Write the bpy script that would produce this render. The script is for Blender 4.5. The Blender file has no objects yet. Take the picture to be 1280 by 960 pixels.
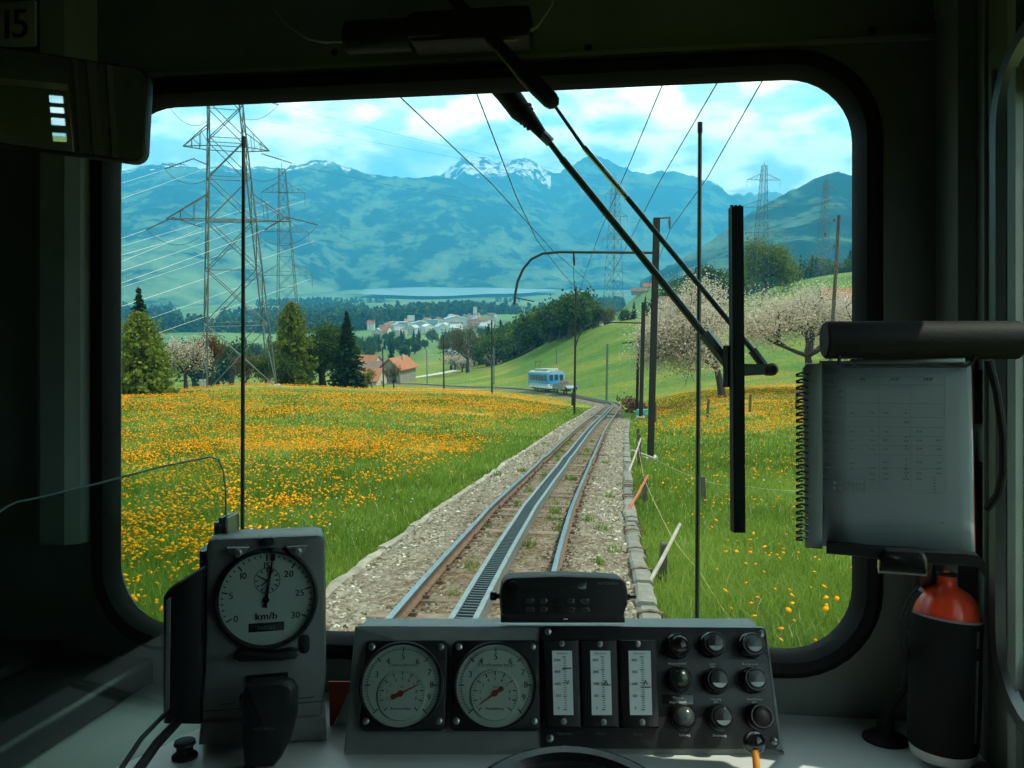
import bpy, math, random
import numpy as np
from mathutils import Matrix, Vector
R = math.radians
sc = bpy.context.scene
COL = sc.collection
random.seed(7)
RNG = np.random.default_rng(7)

# ---------------------------------------------------------------- camera, sky, sun, exposure
F = 1000.0                      # focal length in photograph pixels (1280 wide)
PITCH = math.atan(0.15)         # the cab stands on the falling line, so the view dips with it
CAMW = Matrix.Rotation(R(90) - PITCH, 4, 'X')
cd = bpy.data.cameras.new('camera')
cd.sensor_width = 36.0
cd.lens = 36.0 * F / 1280.0
cd.clip_start = 0.02
cd.clip_end = 60000
cam = bpy.data.objects.new('camera', cd)
cam.matrix_world = CAMW
COL.objects.link(cam)
sc.camera = cam

SUN_AZ, SUN_EL = R(95), R(61)  # clockwise from straight ahead: right and a little behind
world = bpy.data.worlds.new('World')
sc.world = world
world.use_nodes = True
wn, wl = world.node_tree.nodes, world.node_tree.links
wn.clear()
w_out = wn.new('ShaderNodeOutputWorld')
w_bg = wn.new('ShaderNodeBackground')
w_bg.inputs['Strength'].default_value = 0.13
w_sky = wn.new('ShaderNodeTexSky')
w_sky.sky_type = 'NISHITA'
w_sky.sun_disc = False
w_sky.sun_elevation = SUN_EL
w_sky.sun_rotation = SUN_AZ
w_sky.air_density = 1.0
w_sky.dust_density = 0.6
w_sky.ozone_density = 1.5
w_tc = wn.new('ShaderNodeTexCoord')
w_map = wn.new('ShaderNodeMapping')
w_map.inputs['Scale'].default_value = (1.0, 1.0, 2.3)
w_map.inputs['Location'].default_value = (0.35, 0.0, 0.1)
wl.new(w_tc.outputs['Generated'], w_map.inputs['Vector'])
w_n1 = wn.new('ShaderNodeTexNoise')
w_n1.inputs['Scale'].default_value = 6.0
w_n1.inputs['Detail'].default_value = 9.0
w_n1.inputs['Roughness'].default_value = 0.55
w_n1.inputs['Distortion'].default_value = 0.25
wl.new(w_map.outputs['Vector'], w_n1.inputs['Vector'])
w_r1 = wn.new('ShaderNodeValToRGB')
w_r1.color_ramp.elements[0].position = 0.29
w_r1.color_ramp.elements[0].color = (0, 0, 0, 1)
w_r1.color_ramp.elements[1].position = 0.49
w_r1.color_ramp.elements[1].color = (1, 1, 1, 1)
wl.new(w_n1.outputs['Fac'], w_r1.inputs['Fac'])
w_n2 = wn.new('ShaderNodeTexNoise')
w_n2.inputs['Scale'].default_value = 12.0
w_n2.inputs['Detail'].default_value = 8.0
wl.new(w_map.outputs['Vector'], w_n2.inputs['Vector'])
w_r2 = wn.new('ShaderNodeValToRGB')
w_r2.color_ramp.elements[0].position = 0.42
w_r2.color_ramp.elements[0].color = (13.5, 17.0, 16.0, 1)
w_r2.color_ramp.elements[1].position = 0.58
w_r2.color_ramp.elements[1].color = (33.0, 32.0, 27.5, 1)
wl.new(w_n2.outputs['Fac'], w_r2.inputs['Fac'])
w_tint = wn.new('ShaderNodeMixRGB')
w_tint.blend_type = 'MULTIPLY'
w_tint.inputs['Fac'].default_value = 1.0
w_tint.inputs['Color2'].default_value = (1.3, 2.3, 2.0, 1)
wl.new(w_sky.outputs['Color'], w_tint.inputs['Color1'])
w_mix = wn.new('ShaderNodeMixRGB')
wl.new(w_r1.outputs['Color'], w_mix.inputs['Fac'])
wl.new(w_tint.outputs['Color'], w_mix.inputs['Color1'])
wl.new(w_r2.outputs['Color'], w_mix.inputs['Color2'])
# the low sky is the bright one; towards the zenith the cover gets thinner and darker
w_sep = wn.new('ShaderNodeSeparateXYZ')
wl.new(w_tc.outputs['Generated'], w_sep.inputs['Vector'])
w_el = wn.new('ShaderNodeMapRange')
w_el.inputs['From Min'].default_value = 0.25
w_el.inputs['From Max'].default_value = 0.75
w_el.inputs['To Min'].default_value = 1.0
w_el.inputs['To Max'].default_value = 0.26
wl.new(w_sep.outputs['Z'], w_el.inputs['Value'])
w_dim = wn.new('ShaderNodeVectorMath')
w_dim.operation = 'SCALE'
wl.new(w_mix.outputs['Color'], w_dim.inputs[0])
wl.new(w_el.outputs['Result'], w_dim.inputs['Scale'])
wl.new(w_dim.outputs['Vector'], w_bg.inputs['Color'])
wl.new(w_bg.outputs['Background'], w_out.inputs['Surface'])

sl = bpy.data.lights.new('sun', 'SUN')
sl.energy = 4.6
sl.angle = R(0.53)
sl.color = (1.0, 0.92, 0.76)
sun = bpy.data.objects.new('sun', sl)
sdir = Vector((math.sin(SUN_AZ) * math.cos(SUN_EL), math.cos(SUN_AZ) * math.cos(SUN_EL), math.sin(SUN_EL)))
sun.rotation_euler = sdir.to_track_quat('Z', 'Y').to_euler()
COL.objects.link(sun)

sc.view_settings.view_transform = 'Standard'
sc.view_settings.look = 'None'
sc.view_settings.exposure = 0.55
sc.view_settings.gamma = 1.0
sc.view_settings.use_curve_mapping = False
sc.render.engine = 'CYCLES'
cy = sc.cycles
cy.use_denoising = True
cy.max_bounces = 8
cy.diffuse_bounces = 6
cy.glossy_bounces = 4
cy.transmission_bounces = 4
cy.transparent_max_bounces = 12
cy.volume_bounces = 0
cy.caustics_reflective = False
cy.caustics_refractive = False
cy.sample_clamp_indirect = 6.0

# ---------------------------------------------------------------- frames
def at(px, py, d):
    """world point seen at photograph pixel (px, py), d metres ahead"""
    return CAMW @ Vector(((px - 640) / F * d, (480 - py) / F * d, -d))

class Frame:
    """a local frame standing in the cab: x right, y up, z towards the driver"""
    def __init__(s, px, py, d, yaw=0, tilt=0, roll=0):
        s.O = Vector(((px - 640) / F * d, (480 - py) / F * d, -d))
        s.Rm = (Matrix.Rotation(R(yaw), 3, 'Y') @ Matrix.Rotation(R(tilt), 3, 'X') @ Matrix.Rotation(R(roll), 3, 'Z'))
        s.M = CAMW @ Matrix.Translation(s.O) @ s.Rm.to_4x4()
        s.k = d / F
    def uv(s, px, py, n=0.0):
        D = Vector(((px - 640) / F, (480 - py) / F, -1.0))
        Z = s.Rm @ Vector((0, 0, 1))
        t = (n + s.O.dot(Z)) / D.dot(Z)
        p = s.Rm.transposed() @ (D * t - s.O)
        return (p.x, p.y)
    def p3(s, px, py, n=0.0):
        a = s.uv(px, py, n)
        return Vector((a[0], a[1], n))
    def pd(s, px, py, d):
        """local point seen at the pixel, d metres ahead of the eye"""
        D = Vector(((px - 640) / F, (480 - py) / F, -1.0)) * d
        return s.Rm.transposed() @ (D - s.O)
    def dirl(s, v):
        return s.Rm.transposed() @ Vector(v)

# ---------------------------------------------------------------- mesh building
GLYPH = {}
def glyphs(chars):
    obs = []
    for ch in sorted(set(chars)):
        c = bpy.data.curves.new('g', 'FONT')
        c.body = ch
        c.resolution_u = 3
        o = bpy.data.objects.new('g', c)
        COL.objects.link(o)
        obs.append((ch, o, c))
    dg = bpy.context.evaluated_depsgraph_get()
    dg.update()
    for ch, o, c in obs:
        e = o.evaluated_get(dg)
        m = e.to_mesh()
        V = [(v.co.x, v.co.y) for v in m.vertices]
        Fc = [tuple(p.vertices) for p in m.polygons]
        x0 = min(v[0] for v in V)
        x1 = max(v[0] for v in V)
        GLYPH[ch] = ([(x - x0, y) for x, y in V], Fc, x1 - x0)
        e.to_mesh_clear()
    for ch, o, c in obs:
        bpy.data.objects.remove(o)
        bpy.data.curves.remove(c)
glyphs('0123456789ABCDEFGHIJKLMNOPQRSTUVWXYZabcdefghijklmnopqrstuvwxyzäöü/.:-')

def rrect(cx, cy_, w, h, r, n=6):
    r = min(r, w / 2 - 1e-5, h / 2 - 1e-5)
    pts = []
    for ax, ay, a0 in ((1, 1, 0), (-1, 1, 90), (-1, -1, 180), (1, -1, 270)):
        for i in range(n + 1):
            a = R(a0 + 90 * i / n)
            pts.append((cx + ax * (w / 2 - r) + r * math.cos(a), cy_ + ay * (h / 2 - r) + r * math.sin(a)))
    return pts

def inset(pts, b):
    cx = sum(p[0] for p in pts) / len(pts)
    cy_ = sum(p[1] for p in pts) / len(pts)
    n = len(pts)
    out = []
    for i in range(n):
        p0, p1, p2 = pts[i - 1], pts[i], pts[(i + 1) % n]
        t = Vector((p2[0] - p0[0], p2[1] - p0[1]))
        if t.length < 1e-9:
            out.append(p1)
            continue
        t.normalize()
        nrm = Vector((t.y, -t.x))
        if nrm.dot(Vector((p1[0] - cx, p1[1] - cy_))) < 0:
            nrm = -nrm
        out.append((p1[0] - nrm.x * b, p1[1] - nrm.y * b))
    return out

class MB:
    def __init__(s):
        s.v, s.f = [], []
    def add(s, V, Fc):
        o = len(s.v)
        s.v += [tuple(p) for p in V]
        s.f += [tuple(i + o for i in q) for q in Fc]
        return s
    def hexa(s, a):
        """a: 8 corners, 4 front (ccw) then 4 back"""
        return s.add(a, [(0, 1, 2, 3), (7, 6, 5, 4), (0, 4, 5, 1), (1, 5, 6, 2), (2, 6, 7, 3), (3, 7, 4, 0)])
    def box(s, x0, x1, y0, y1, z0, z1):
        return s.hexa([(x0, y0, z1), (x1, y0, z1), (x1, y1, z1), (x0, y1, z1), (x0, y0, z0), (x1, y0, z0), (x1, y1, z0), (x0, y1, z0)])
    def loops(s, Ls, cap0=True, cap1=True, closed=True):
        o = len(s.v)
        n = len(Ls[0])
        for L in Ls:
            s.v += [tuple(p) for p in L]
        for k in range(len(Ls) - 1):
            for i in range(n if closed else n - 1):
                j = (i + 1) % n
                s.f.append((o + k * n + i, o + k * n + j, o + (k + 1) * n + j, o + (k + 1) * n + i))
        if cap0:
            s.f.append(tuple(o + i for i in range(n))[::-1])
        if cap1:
            s.f.append(tuple(o + (len(Ls) - 1) * n + i for i in range(n)))
        return s
    def poly(s, pts, z0, z1, b=0.0):
        L = [[(x, y, z0) for x, y in pts]]
        if b:
            L.append([(x, y, z1 - b) for x, y in pts])
            q = inset(pts, b * 0.35)
            L.append([(x, y, z1 - b * 0.3) for x, y in q])
            q = inset(pts, b)
            L.append([(x, y, z1) for x, y in q])
        else:
            L.append([(x, y, z1) for x, y in pts])
        return s.loops(L)
    def rbox(s, cx, cy_, w, h, r, z0, z1, b=0.0, n=5):
        return s.poly(rrect(cx, cy_, w, h, r, n), z0, z1, b)
    def lathe(s, prof, n=24, M=None, cap0=True, cap1=True):
        Ls = []
        for r, z in prof:
            L = [Vector((r * math.cos(2 * math.pi * i / n), r * math.sin(2 * math.pi * i / n), z)) for i in range(n)]
            Ls.append([M @ p for p in L] if M else L)
        return s.loops(Ls, cap0, cap1)
    def disc(s, cx, cy_, r, z, n=32):
        return s.add([(cx + r * math.cos(2 * math.pi * i / n), cy_ + r * math.sin(2 * math.pi * i / n), z) for i in range(n)], [tuple(range(n))])
    def tube(s, path, r, n=8, caps=True):
        P = [Vector(p) for p in path]
        rs = r if isinstance(r, (list, tuple)) else [r] * len(P)
        t0 = (P[1] - P[0]).normalized()
        a = Vector((0, 0, 1)) if abs(t0.z) < 0.9 else Vector((1, 0, 0))
        nx = t0.cross(a).normalized()
        Ls = []
        for i, p in enumerate(P):
            t = (P[min(i + 1, len(P) - 1)] - P[max(i - 1, 0)])
            t = t.normalized() if t.length > 1e-9 else t0
            nx = (nx - t * nx.dot(t))
            nx = nx.normalized() if nx.length > 1e-6 else t.orthogonal().normalized()
            ny = t.cross(nx)
            Ls.append([p + (nx * math.cos(2 * math.pi * k / n) + ny * math.sin(2 * math.pi * k / n)) * rs[i] for k in range(n)])
        return s.loops(Ls, caps, caps)
    def bar(s, p, q, w):
        return s.tube([p, q], w * 0.7, 4, False)
    def seg(s, x0, y0, x1, y1, w, z, w1=None):
        d = Vector((x1 - x0, y1 - y0))
        if d.length < 1e-9:
            return s
        nn = Vector((-d.y, d.x)).normalized()
        a, b = nn * w / 2, nn * (w if w1 is None else w1) / 2
        return s.add([(x0 - a.x, y0 - a.y, z), (x1 - b.x, y1 - b.y, z), (x1 + b.x, y1 + b.y, z), (x0 + a.x, y0 + a.y, z)], [(0, 1, 2, 3)])
    def text(s, txt, cx, cy_, size, z, rot=0.0, bold=0.0):
        tw = sum((GLYPH[c][2] + 0.10) if c != ' ' else 0.35 for c in txt) - 0.10
        x = -tw / 2
        ca, sa = math.cos(rot), math.sin(rot)
        for c in txt:
            if c == ' ':
                x += 0.35
                continue
            V, Fc, w = GLYPH[c]
            for off in ((0,) if not bold else (-bold, bold)):
                s.add([(cx + size * ((vx + x + off) * ca - (vy - 0.35) * sa), cy_ + size * ((vx + x + off) * sa + (vy - 0.35) * ca), z + (off * 1e-4)) for vx, vy in V], Fc)
            x += w + 0.10
        return s
    def build(s, name, mat, parent=None, M=None, smooth=True, ang=35):
        me = bpy.data.meshes.new(name)
        me.from_pydata(s.v, [], s.f)
        me.materials.append(mat)
        if smooth and len(s.f):
            me.polygons.foreach_set('use_smooth', [True] * len(me.polygons))
            me.set_sharp_from_angle(angle=R(ang))
        me.update()
        o = bpy.data.objects.new(name, me)
        COL.objects.link(o)
        if parent is not None:
            o.parent = parent
        elif M is not None:
            o.matrix_world = M
        return o

def np_mesh(name, V, Fc, mats, fattr=None, smooth=False, vattr=None, midx=None):
    V = np.asarray(V, dtype=np.float32)
    Fc = np.asarray(Fc, dtype=np.int32)
    me = bpy.data.meshes.new(name)
    nf, k = Fc.shape
    me.vertices.add(len(V))
    me.vertices.foreach_set('co', V.ravel())
    me.loops.add(nf * k)
    me.loops.foreach_set('vertex_index', Fc.ravel())
    me.polygons.add(nf)
    me.polygons.foreach_set('loop_start', np.arange(0, nf * k, k, dtype=np.int32))
    if smooth:
        me.polygons.foreach_set('use_smooth', np.ones(nf, dtype=bool))
    for m in (mats if isinstance(mats, (list, tuple)) else [mats]):
        me.materials.append(m)
    if midx is not None:
        me.polygons.foreach_set('material_index', np.asarray(midx, dtype=np.int32))
    me.update(calc_edges=True)
    me.validate()
    for nm, a, dom in ([(n_, x, 'FACE') for n_, x in (fattr or {}).items()] + [(n_, x, 'POINT') for n_, x in (vattr or {}).items()]):
        at_ = me.attributes.new(nm, 'FLOAT', dom)
        at_.data.foreach_set('value', np.asarray(a, dtype=np.float32))
    return me

def link(name, me, parent=None, M=None):
    o = bpy.data.objects.new(name, me)
    COL.objects.link(o)
    if parent is not None:
        o.parent = parent
    elif M is not None:
        o.matrix_world = M
    return o

def tag(o, label, cat, group=None):
    o['label'] = label
    o['category'] = cat
    if group:
        o['group'] = group
    return o

def kind(o, k, label=None):
    o['kind'] = k
    if label:
        o['label'] = label
    return o

def thing(name, label, cat, M, group=None):
    o = bpy.data.objects.new(name, None)
    o.empty_display_size = 0.05
    COL.objects.link(o)
    o.matrix_world = M
    return tag(o, label, cat, group)

def copy_thing(root, M, label=None, group=None):
    c = root.copy()
    COL.objects.link(c)
    c.matrix_world = M
    if label:
        c['label'] = label
    if group:
        c['group'] = group
    for ch in list(root.children):
        k = ch.copy()
        COL.objects.link(k)
        k.parent = c
        for g in ch.children:
            h = g.copy()
            COL.objects.link(h)
            h.parent = k
    return c

# ---------------------------------------------------------------- materials
def newmat(name):
    m = bpy.data.materials.new(name)
    m.use_nodes = True
    nt = m.node_tree
    nt.nodes.clear()
    out = nt.nodes.new('ShaderNodeOutputMaterial')
    return m, nt, out

def mk(name, col, rough=0.6, metal=0.0, var=0.25, scale=30.0, bump=0.0, coat=0.0, spec=0.5, col2=None, obj_rand=0.0, coords='Object'):
    m, nt, out = newmat(name)
    N, L = nt.nodes, nt.links
    b = N.new('ShaderNodeBsdfPrincipled')
    b.inputs['Roughness'].default_value = rough
    b.inputs['Metallic'].default_value = metal
    b.inputs['Coat Weight'].default_value = coat
    b.inputs['Specular IOR Level'].default_value = spec
    tc = N.new('ShaderNodeTexCoord')
    nz = N.new('ShaderNodeTexNoise')
    nz.inputs['Scale'].default_value = scale
    nz.inputs['Detail'].default_value = 6.0
    nz.inputs['Roughness'].default_value = 0.6
    L.new(tc.outputs[coords], nz.inputs['Vector'])
    rp = N.new('ShaderNodeValToRGB')
    rp.color_ramp.elements[0].position = 0.3
    rp.color_ramp.elements[1].position = 0.7
    c2 = col2 or tuple(c * (1 - var) for c in col)
    rp.color_ramp.elements[0].color = (*c2, 1)
    rp.color_ramp.elements[1].color = (*col, 1)
    L.new(nz.outputs['Fac'], rp.inputs['Fac'])
    last = rp.outputs['Color']
    if obj_rand:
        oi = N.new('ShaderNodeObjectInfo')
        hs = N.new('ShaderNodeHueSaturation')
        mr = N.new('ShaderNodeMapRange')
        mr.inputs['To Min'].default_value = 1 - obj_rand
        mr.inputs['To Max'].default_value = 1 + obj_rand
        L.new(oi.outputs['Random'], mr.inputs['Value'])
        L.new(mr.outputs['Result'], hs.inputs['Value'])
        L.new(last, hs.inputs['Color'])
        last = hs.outputs['Color']
    L.new(last, b.inputs['Base Color'])
    if bump:
        bp = N.new('ShaderNodeBump')
        bp.inputs['Strength'].default_value = bump
        bp.inputs['Distance'].default_value = 0.002
        nb = N.new('ShaderNodeTexNoise')
        nb.inputs['Scale'].default_value = scale * 12
        nb.inputs['Detail'].default_value = 3.0
        L.new(tc.outputs[coords], nb.inputs['Vector'])
        L.new(nb.outputs['Fac'], bp.inputs['Height'])
        L.new(bp.outputs['Normal'], b.inputs['Normal'])
    L.new(b.outputs['BSDF'], out.inputs['Surface'])
    return m

def pane_mat(name, tint, refl=0.08, rough=0.0, dirt=0.0):
    m, nt, out = newmat(name)
    N, L = nt.nodes, nt.links
    t = N.new('ShaderNodeBsdfTransparent')
    t.inputs['Color'].default_value = (*tint, 1)
    g = N.new('ShaderNodeBsdfGlossy')
    g.inputs['Roughness'].default_value = rough
    lw = N.new('ShaderNodeLayerWeight')
    lw.inputs['Blend'].default_value = 0.5
    pw = N.new('ShaderNodeMath')
    pw.operation = 'POWER'
    pw.inputs[1].default_value = 4.0
    L.new(lw.outputs['Facing'], pw.inputs[0])
    ma = N.new('ShaderNodeMath')
    ma.operation = 'MULTIPLY_ADD'
    ma.inputs[1].default_value = 0.7
    ma.inputs[2].default_value = refl * 0.5
    L.new(pw.outputs[0], ma.inputs[0])
    mx = N.new('ShaderNodeMixShader')
    L.new(ma.outputs[0], mx.inputs['Fac'])
    L.new(t.outputs['BSDF'], mx.inputs[1])
    L.new(g.outputs['BSDF'], mx.inputs[2])
    last = mx.outputs['Shader']
    if dirt:
        tc = N.new('ShaderNodeTexCoord')
        n1 = N.new('ShaderNodeTexNoise')
        n1.inputs['Scale'].default_value = 7
        n1.inputs['Detail'].default_value = 8
        n2 = N.new('ShaderNodeTexNoise')
        n2.inputs['Scale'].default_value = 260
        rp = N.new('ShaderNodeValToRGB')
        rp.color_ramp.elements[0].position = 0.66
        rp.color_ramp.elements[1].position = 0.74
        L.new(tc.outputs['Object'], n1.inputs['Vector'])
        L.new(tc.outputs['Object'], n2.inputs['Vector'])
        L.new(n2.outputs['Fac'], rp.inputs['Fac'])
        a1 = N.new('ShaderNodeMath')
        a1.operation = 'MULTIPLY_ADD'
        a1.inputs[1].default_value = 0.8
        L.new(rp.outputs['Color'], a1.inputs[0])
        L.new(n1.outputs['Fac'], a1.inputs[2])
        a2 = N.new('ShaderNodeMath')
        a2.operation = 'MULTIPLY'
        a2.inputs[1].default_value = dirt
        L.new(a1.outputs[0], a2.inputs[0])
        df = N.new('ShaderNodeBsdfDiffuse')
        df.inputs['Color'].default_value = (0.4, 0.39, 0.35, 1)
        m2 = N.new('ShaderNodeMixShader')
        L.new(a2.outputs[0], m2.inputs['Fac'])
        L.new(last, m2.inputs[1])
        L.new(df.outputs['BSDF'], m2.inputs[2])
        last = m2.outputs['Shader']
    L.new(last, out.inputs['Surface'])
    return m

def leaf_mat(name, c1, c2, trans=0.35, obj_rand=0.15, c3=None):
    """leaf-sized faces: each face its own tint between c1 and c2, some light passing through"""
    m, nt, out = newmat(name)
    N, L = nt.nodes, nt.links
    a = N.new('ShaderNodeAttribute')
    a.attribute_name = 'rnd'
    rp = N.new('ShaderNodeValToRGB')
    rp.color_ramp.elements[0].color = (*c1, 1)
    rp.color_ramp.elements[1].color = (*c2, 1)
    if c3:
        e = rp.color_ramp.elements.new(0.85)
        e.color = (*c2, 1)
        rp.color_ramp.elements[-1].color = (*c3, 1)
    L.new(a.outputs['Fac'], rp.inputs['Fac'])
    oi = N.new('ShaderNodeObjectInfo')
    hs = N.new('ShaderNodeHueSaturation')
    mr = N.new('ShaderNodeMapRange')
    mr.inputs['To Min'].default_value = 1 - obj_rand
    mr.inputs['To Max'].default_value = 1 + obj_rand
    L.new(oi.outputs['Random'], mr.inputs['Value'])
    L.new(mr.outputs['Result'], hs.inputs['Value'])
    L.new(rp.outputs['Color'], hs.inputs['Color'])
    d = N.new('ShaderNodeBsdfDiffuse')
    t = N.new('ShaderNodeBsdfTranslucent')
    L.new(hs.outputs['Color'], d.inputs['Color'])
    L.new(hs.outputs['Color'], t.inputs['Color'])
    mx = N.new('ShaderNodeMixShader')
    mx.inputs['Fac'].default_value = trans
    L.new(d.outputs['BSDF'], mx.inputs[1])
    L.new(t.outputs['BSDF'], mx.inputs[2])
    L.new(mx.outputs['Shader'], out.inputs['Surface'])
    return m

# cab
M_wall = mk('cab_wall_paint', (0.165, 0.195, 0.178), 0.5, var=0.35, scale=6, bump=0.15)
M_pillar = mk('cab_pillar_paint', (0.235, 0.275, 0.25), 0.4, var=0.3, scale=7)
M_ceil = mk('cab_ceiling_paint', (0.18, 0.205, 0.19), 0.6, var=0.2, scale=5)
M_rubber = mk('rubber', (0.010, 0.011, 0.012), 0.65, var=0.3, scale=20, bump=0.2, spec=0.2)
M_desk = mk('desk_laminate', (0.60, 0.62, 0.62), 0.42, var=0.10, scale=16, bump=0.08)
M_black = mk('black_plastic', (0.012, 0.013, 0.014), 0.5, var=0.35, scale=40, bump=0.12, spec=0.3)
M_black_gloss = mk('black_gloss', (0.010, 0.011, 0.012), 0.22, var=0.3, scale=30, coat=0.3)
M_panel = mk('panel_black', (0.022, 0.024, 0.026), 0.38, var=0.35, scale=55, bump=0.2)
M_hammer = mk('console_grey', (0.23, 0.25, 0.24), 0.45, var=0.14, scale=60, bump=0.3)
M_box = mk('instrument_grey', (0.125, 0.14, 0.13), 0.45, var=0.16, scale=35, bump=0.3)
M_dial = mk('dial_face', (0.40, 0.46, 0.41), 0.5, var=0.08, scale=20)
M_scale = mk('scale_face', (0.62, 0.70, 0.70), 0.5, var=0.08, scale=30)
M_ink = mk('ink', (0.012, 0.013, 0.014), 0.6, var=0.1)
M_white_ink = mk('white_ink', (0.62, 0.64, 0.62), 0.6, var=0.15, scale=120)
M_faint_ink = mk('faint_ink', (0.16, 0.17, 0.17), 0.6, var=0.2, scale=90)
M_red_needle = mk('needle_red', (0.27, 0.035, 0.025), 0.45, var=0.15)
M_steel = mk('screw_steel', (0.42, 0.43, 0.43), 0.32, 0.9, var=0.3, scale=90)
M_chrome = mk('chrome', (0.62, 0.64, 0.65), 0.14, 1.0, var=0.1)
M_alu = mk('aluminium', (0.27, 0.29, 0.29), 0.38, 0.85, var=0.2, scale=25)
M_redcap = mk('bottle_red', (0.88, 0.065, 0.018), 0.34, var=0.12, scale=25, coat=0.15)
M_sleeve = mk('neoprene', (0.008, 0.0085, 0.009), 0.8, var=0.3, scale=60, bump=0.6, spec=0.15)
M_clear = mk('frosted_plastic', (0.42, 0.46, 0.46), 0.3, var=0.1)
M_stitch = mk('stitching', (0.20, 0.21, 0.21), 0.7, var=0.2)
def paper_mat():
    m, nt, out = newmat('paper')
    N, L = nt.nodes, nt.links
    d = N.new('ShaderNodeBsdfDiffuse')
    t = N.new('ShaderNodeBsdfTranslucent')
    d.inputs['Color'].default_value = (0.5, 0.54, 0.56, 1)
    t.inputs['Color'].default_value = (0.60, 0.62, 0.60, 1)
    mx = N.new('ShaderNodeMixShader')
    mx.inputs['Fac'].default_value = 0.28
    tc = N.new('ShaderNodeTexCoord')
    nz = N.new('ShaderNodeTexNoise')
    nz.inputs['Scale'].default_value = 25
    rp = N.new('ShaderNodeValToRGB')
    rp.color_ramp.elements[0].color = (0.30, 0.35, 0.38, 1)
    rp.color_ramp.elements[1].color = (0.37, 0.42, 0.45, 1)
    L.new(tc.outputs['Object'], nz.inputs['Vector'])
    L.new(nz.outputs['Fac'], rp.inputs['Fac'])
    L.new(rp.outputs['Color'], d.inputs['Color'])
    L.new(d.outputs['BSDF'], mx.inputs[1])
    L.new(t.outputs['BSDF'], mx.inputs[2])
    L.new(mx.outputs['Shader'], out.inputs['Surface'])
    return m
M_paper = paper_mat()
M_spine = mk('spine_plastic', (0.17, 0.20, 0.19), 0.45, var=0.12)
M_redsheet = mk('red_card', (0.55, 0.05, 0.035), 0.5, var=0.1)
M_glass = pane_mat('windscreen_glass', (0.93, 0.985, 0.965), 0.012, 0.0, 0.005)
M_plexi = pane_mat('acrylic', (0.80, 0.88, 0.82), 0.10)
M_edge = mk('acrylic_edge', (0.20, 0.34, 0.32), 0.25, var=0.1)
M_gauge_glass = pane_mat('gauge_glass', (0.96, 0.98, 0.97), 0.05)
M_mirror = mk('mirror_silver', (0.62, 0.66, 0.62), 0.012, 1.0, var=0.04, scale=4)
M_orange = mk('orange_cord', (0.75, 0.27, 0.03), 0.5, var=0.2, scale=200)
M_green_lens = mk('green_lens', (0.006, 0.014, 0.009), 0.3, var=0.1)
M_red_lens = mk('red_lens', (0.022, 0.009, 0.009), 0.25, var=0.1)
M_clear_lens = mk('clear_lens', (0.045, 0.055, 0.058), 0.25, var=0.2)
M_lcd = mk('display_glass', (0.022, 0.028, 0.024), 0.12, var=0.1)
M_plate = mk('number_plate_paint', (0.34, 0.38, 0.33), 0.5, var=0.1)
M_floor = mk('cab_floor_rubber', (0.16, 0.165, 0.16), 0.7, var=0.2)
# outside
M_rust_steel = mk('rusty_steel', (0.17, 0.105, 0.07), 0.7, 0.25, var=0.5, scale=14)
M_rail_head = mk('rail_head', (0.40, 0.41, 0.41), 0.30, 1.0, var=0.2, scale=8)
M_rail_web = mk('rail_web', (0.15, 0.085, 0.05), 0.8, 0.1, var=0.5, scale=12)
M_rack = mk('rack_steel', (0.30, 0.32, 0.32), 0.38, 0.7, var=0.35, scale=9)
M_rack_dark = mk('rack_greased', (0.055, 0.068, 0.068), 0.4, 0.6, var=0.4, scale=22)
M_sleeper = mk('sleeper', (0.20, 0.14, 0.095), 0.85, var=0.55, scale=6, obj_rand=0.2)
M_timber = mk('grey_timber', (0.19, 0.175, 0.145), 0.85, var=0.5, scale=5, obj_rand=0.2)
M_stone = mk('edging_stone', (0.30, 0.27, 0.21), 0.9, var=0.5, scale=4, obj_rand=0.25)
M_mast = mk('mast_steel', (0.022, 0.019, 0.016), 0.75, 0.2, var=0.45, scale=6)
M_mast_grey = mk('mast_painted', (0.12, 0.17, 0.17), 0.6, 0.2, var=0.3, scale=5)
M_wood_pole = mk('pole_wood', (0.075, 0.066, 0.038), 0.85, var=0.4, scale=5)
M_pylon = mk('pylon_galvanised', (0.105, 0.135, 0.12), 0.5, 0.4, var=0.3, scale=1.5)
M_pylon_far = mk('pylon_grey', (0.085, 0.115, 0.11), 0.6, 0.3, var=0.2, scale=1)
M_insul = mk('insulator_brown', (0.085, 0.045, 0.03), 0.3, var=0.3, scale=3)
M_cable = mk('cable_aluminium', (0.72, 0.74, 0.72), 0.35, 0.4, var=0.1, scale=1)
M_cable_dark = mk('cable_dark', (0.06, 0.075, 0.07), 0.5, 0.3, var=0.1, scale=1)
M_copper = mk('contact_wire', (0.045, 0.04, 0.035), 0.5, 0.4, var=0.2, scale=2)
M_bark = mk('bark', (0.05, 0.038, 0.028), 0.9, var=0.5, scale=4)
M_orange_pole = mk('orange_pole', (0.42, 0.095, 0.028), 0.6, var=0.3, scale=9)
M_white_pole = mk('white_pole', (0.40, 0.34, 0.29), 0.6, var=0.35, scale=7)
M_string = mk('yellow_cord', (0.34, 0.26, 0.08), 0.7, var=0.2)
M_post = mk('fence_post_wood', (0.09, 0.08, 0.055), 0.9, var=0.4, scale=7)
M_concrete = mk('concrete', (0.42, 0.41, 0.36), 0.9, var=0.3, scale=5)
M_plaster = mk('plaster_white', (0.50, 0.50, 0.47), 0.85, var=0.12, scale=0.7, obj_rand=0.12)
M_plaster_w = mk('plaster_cream', (0.45, 0.40, 0.31), 0.85, var=0.15, scale=0.7)
M_timberwall = mk('barn_boards', (0.27, 0.25, 0.205), 0.85, var=0.3, scale=1.2)
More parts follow.
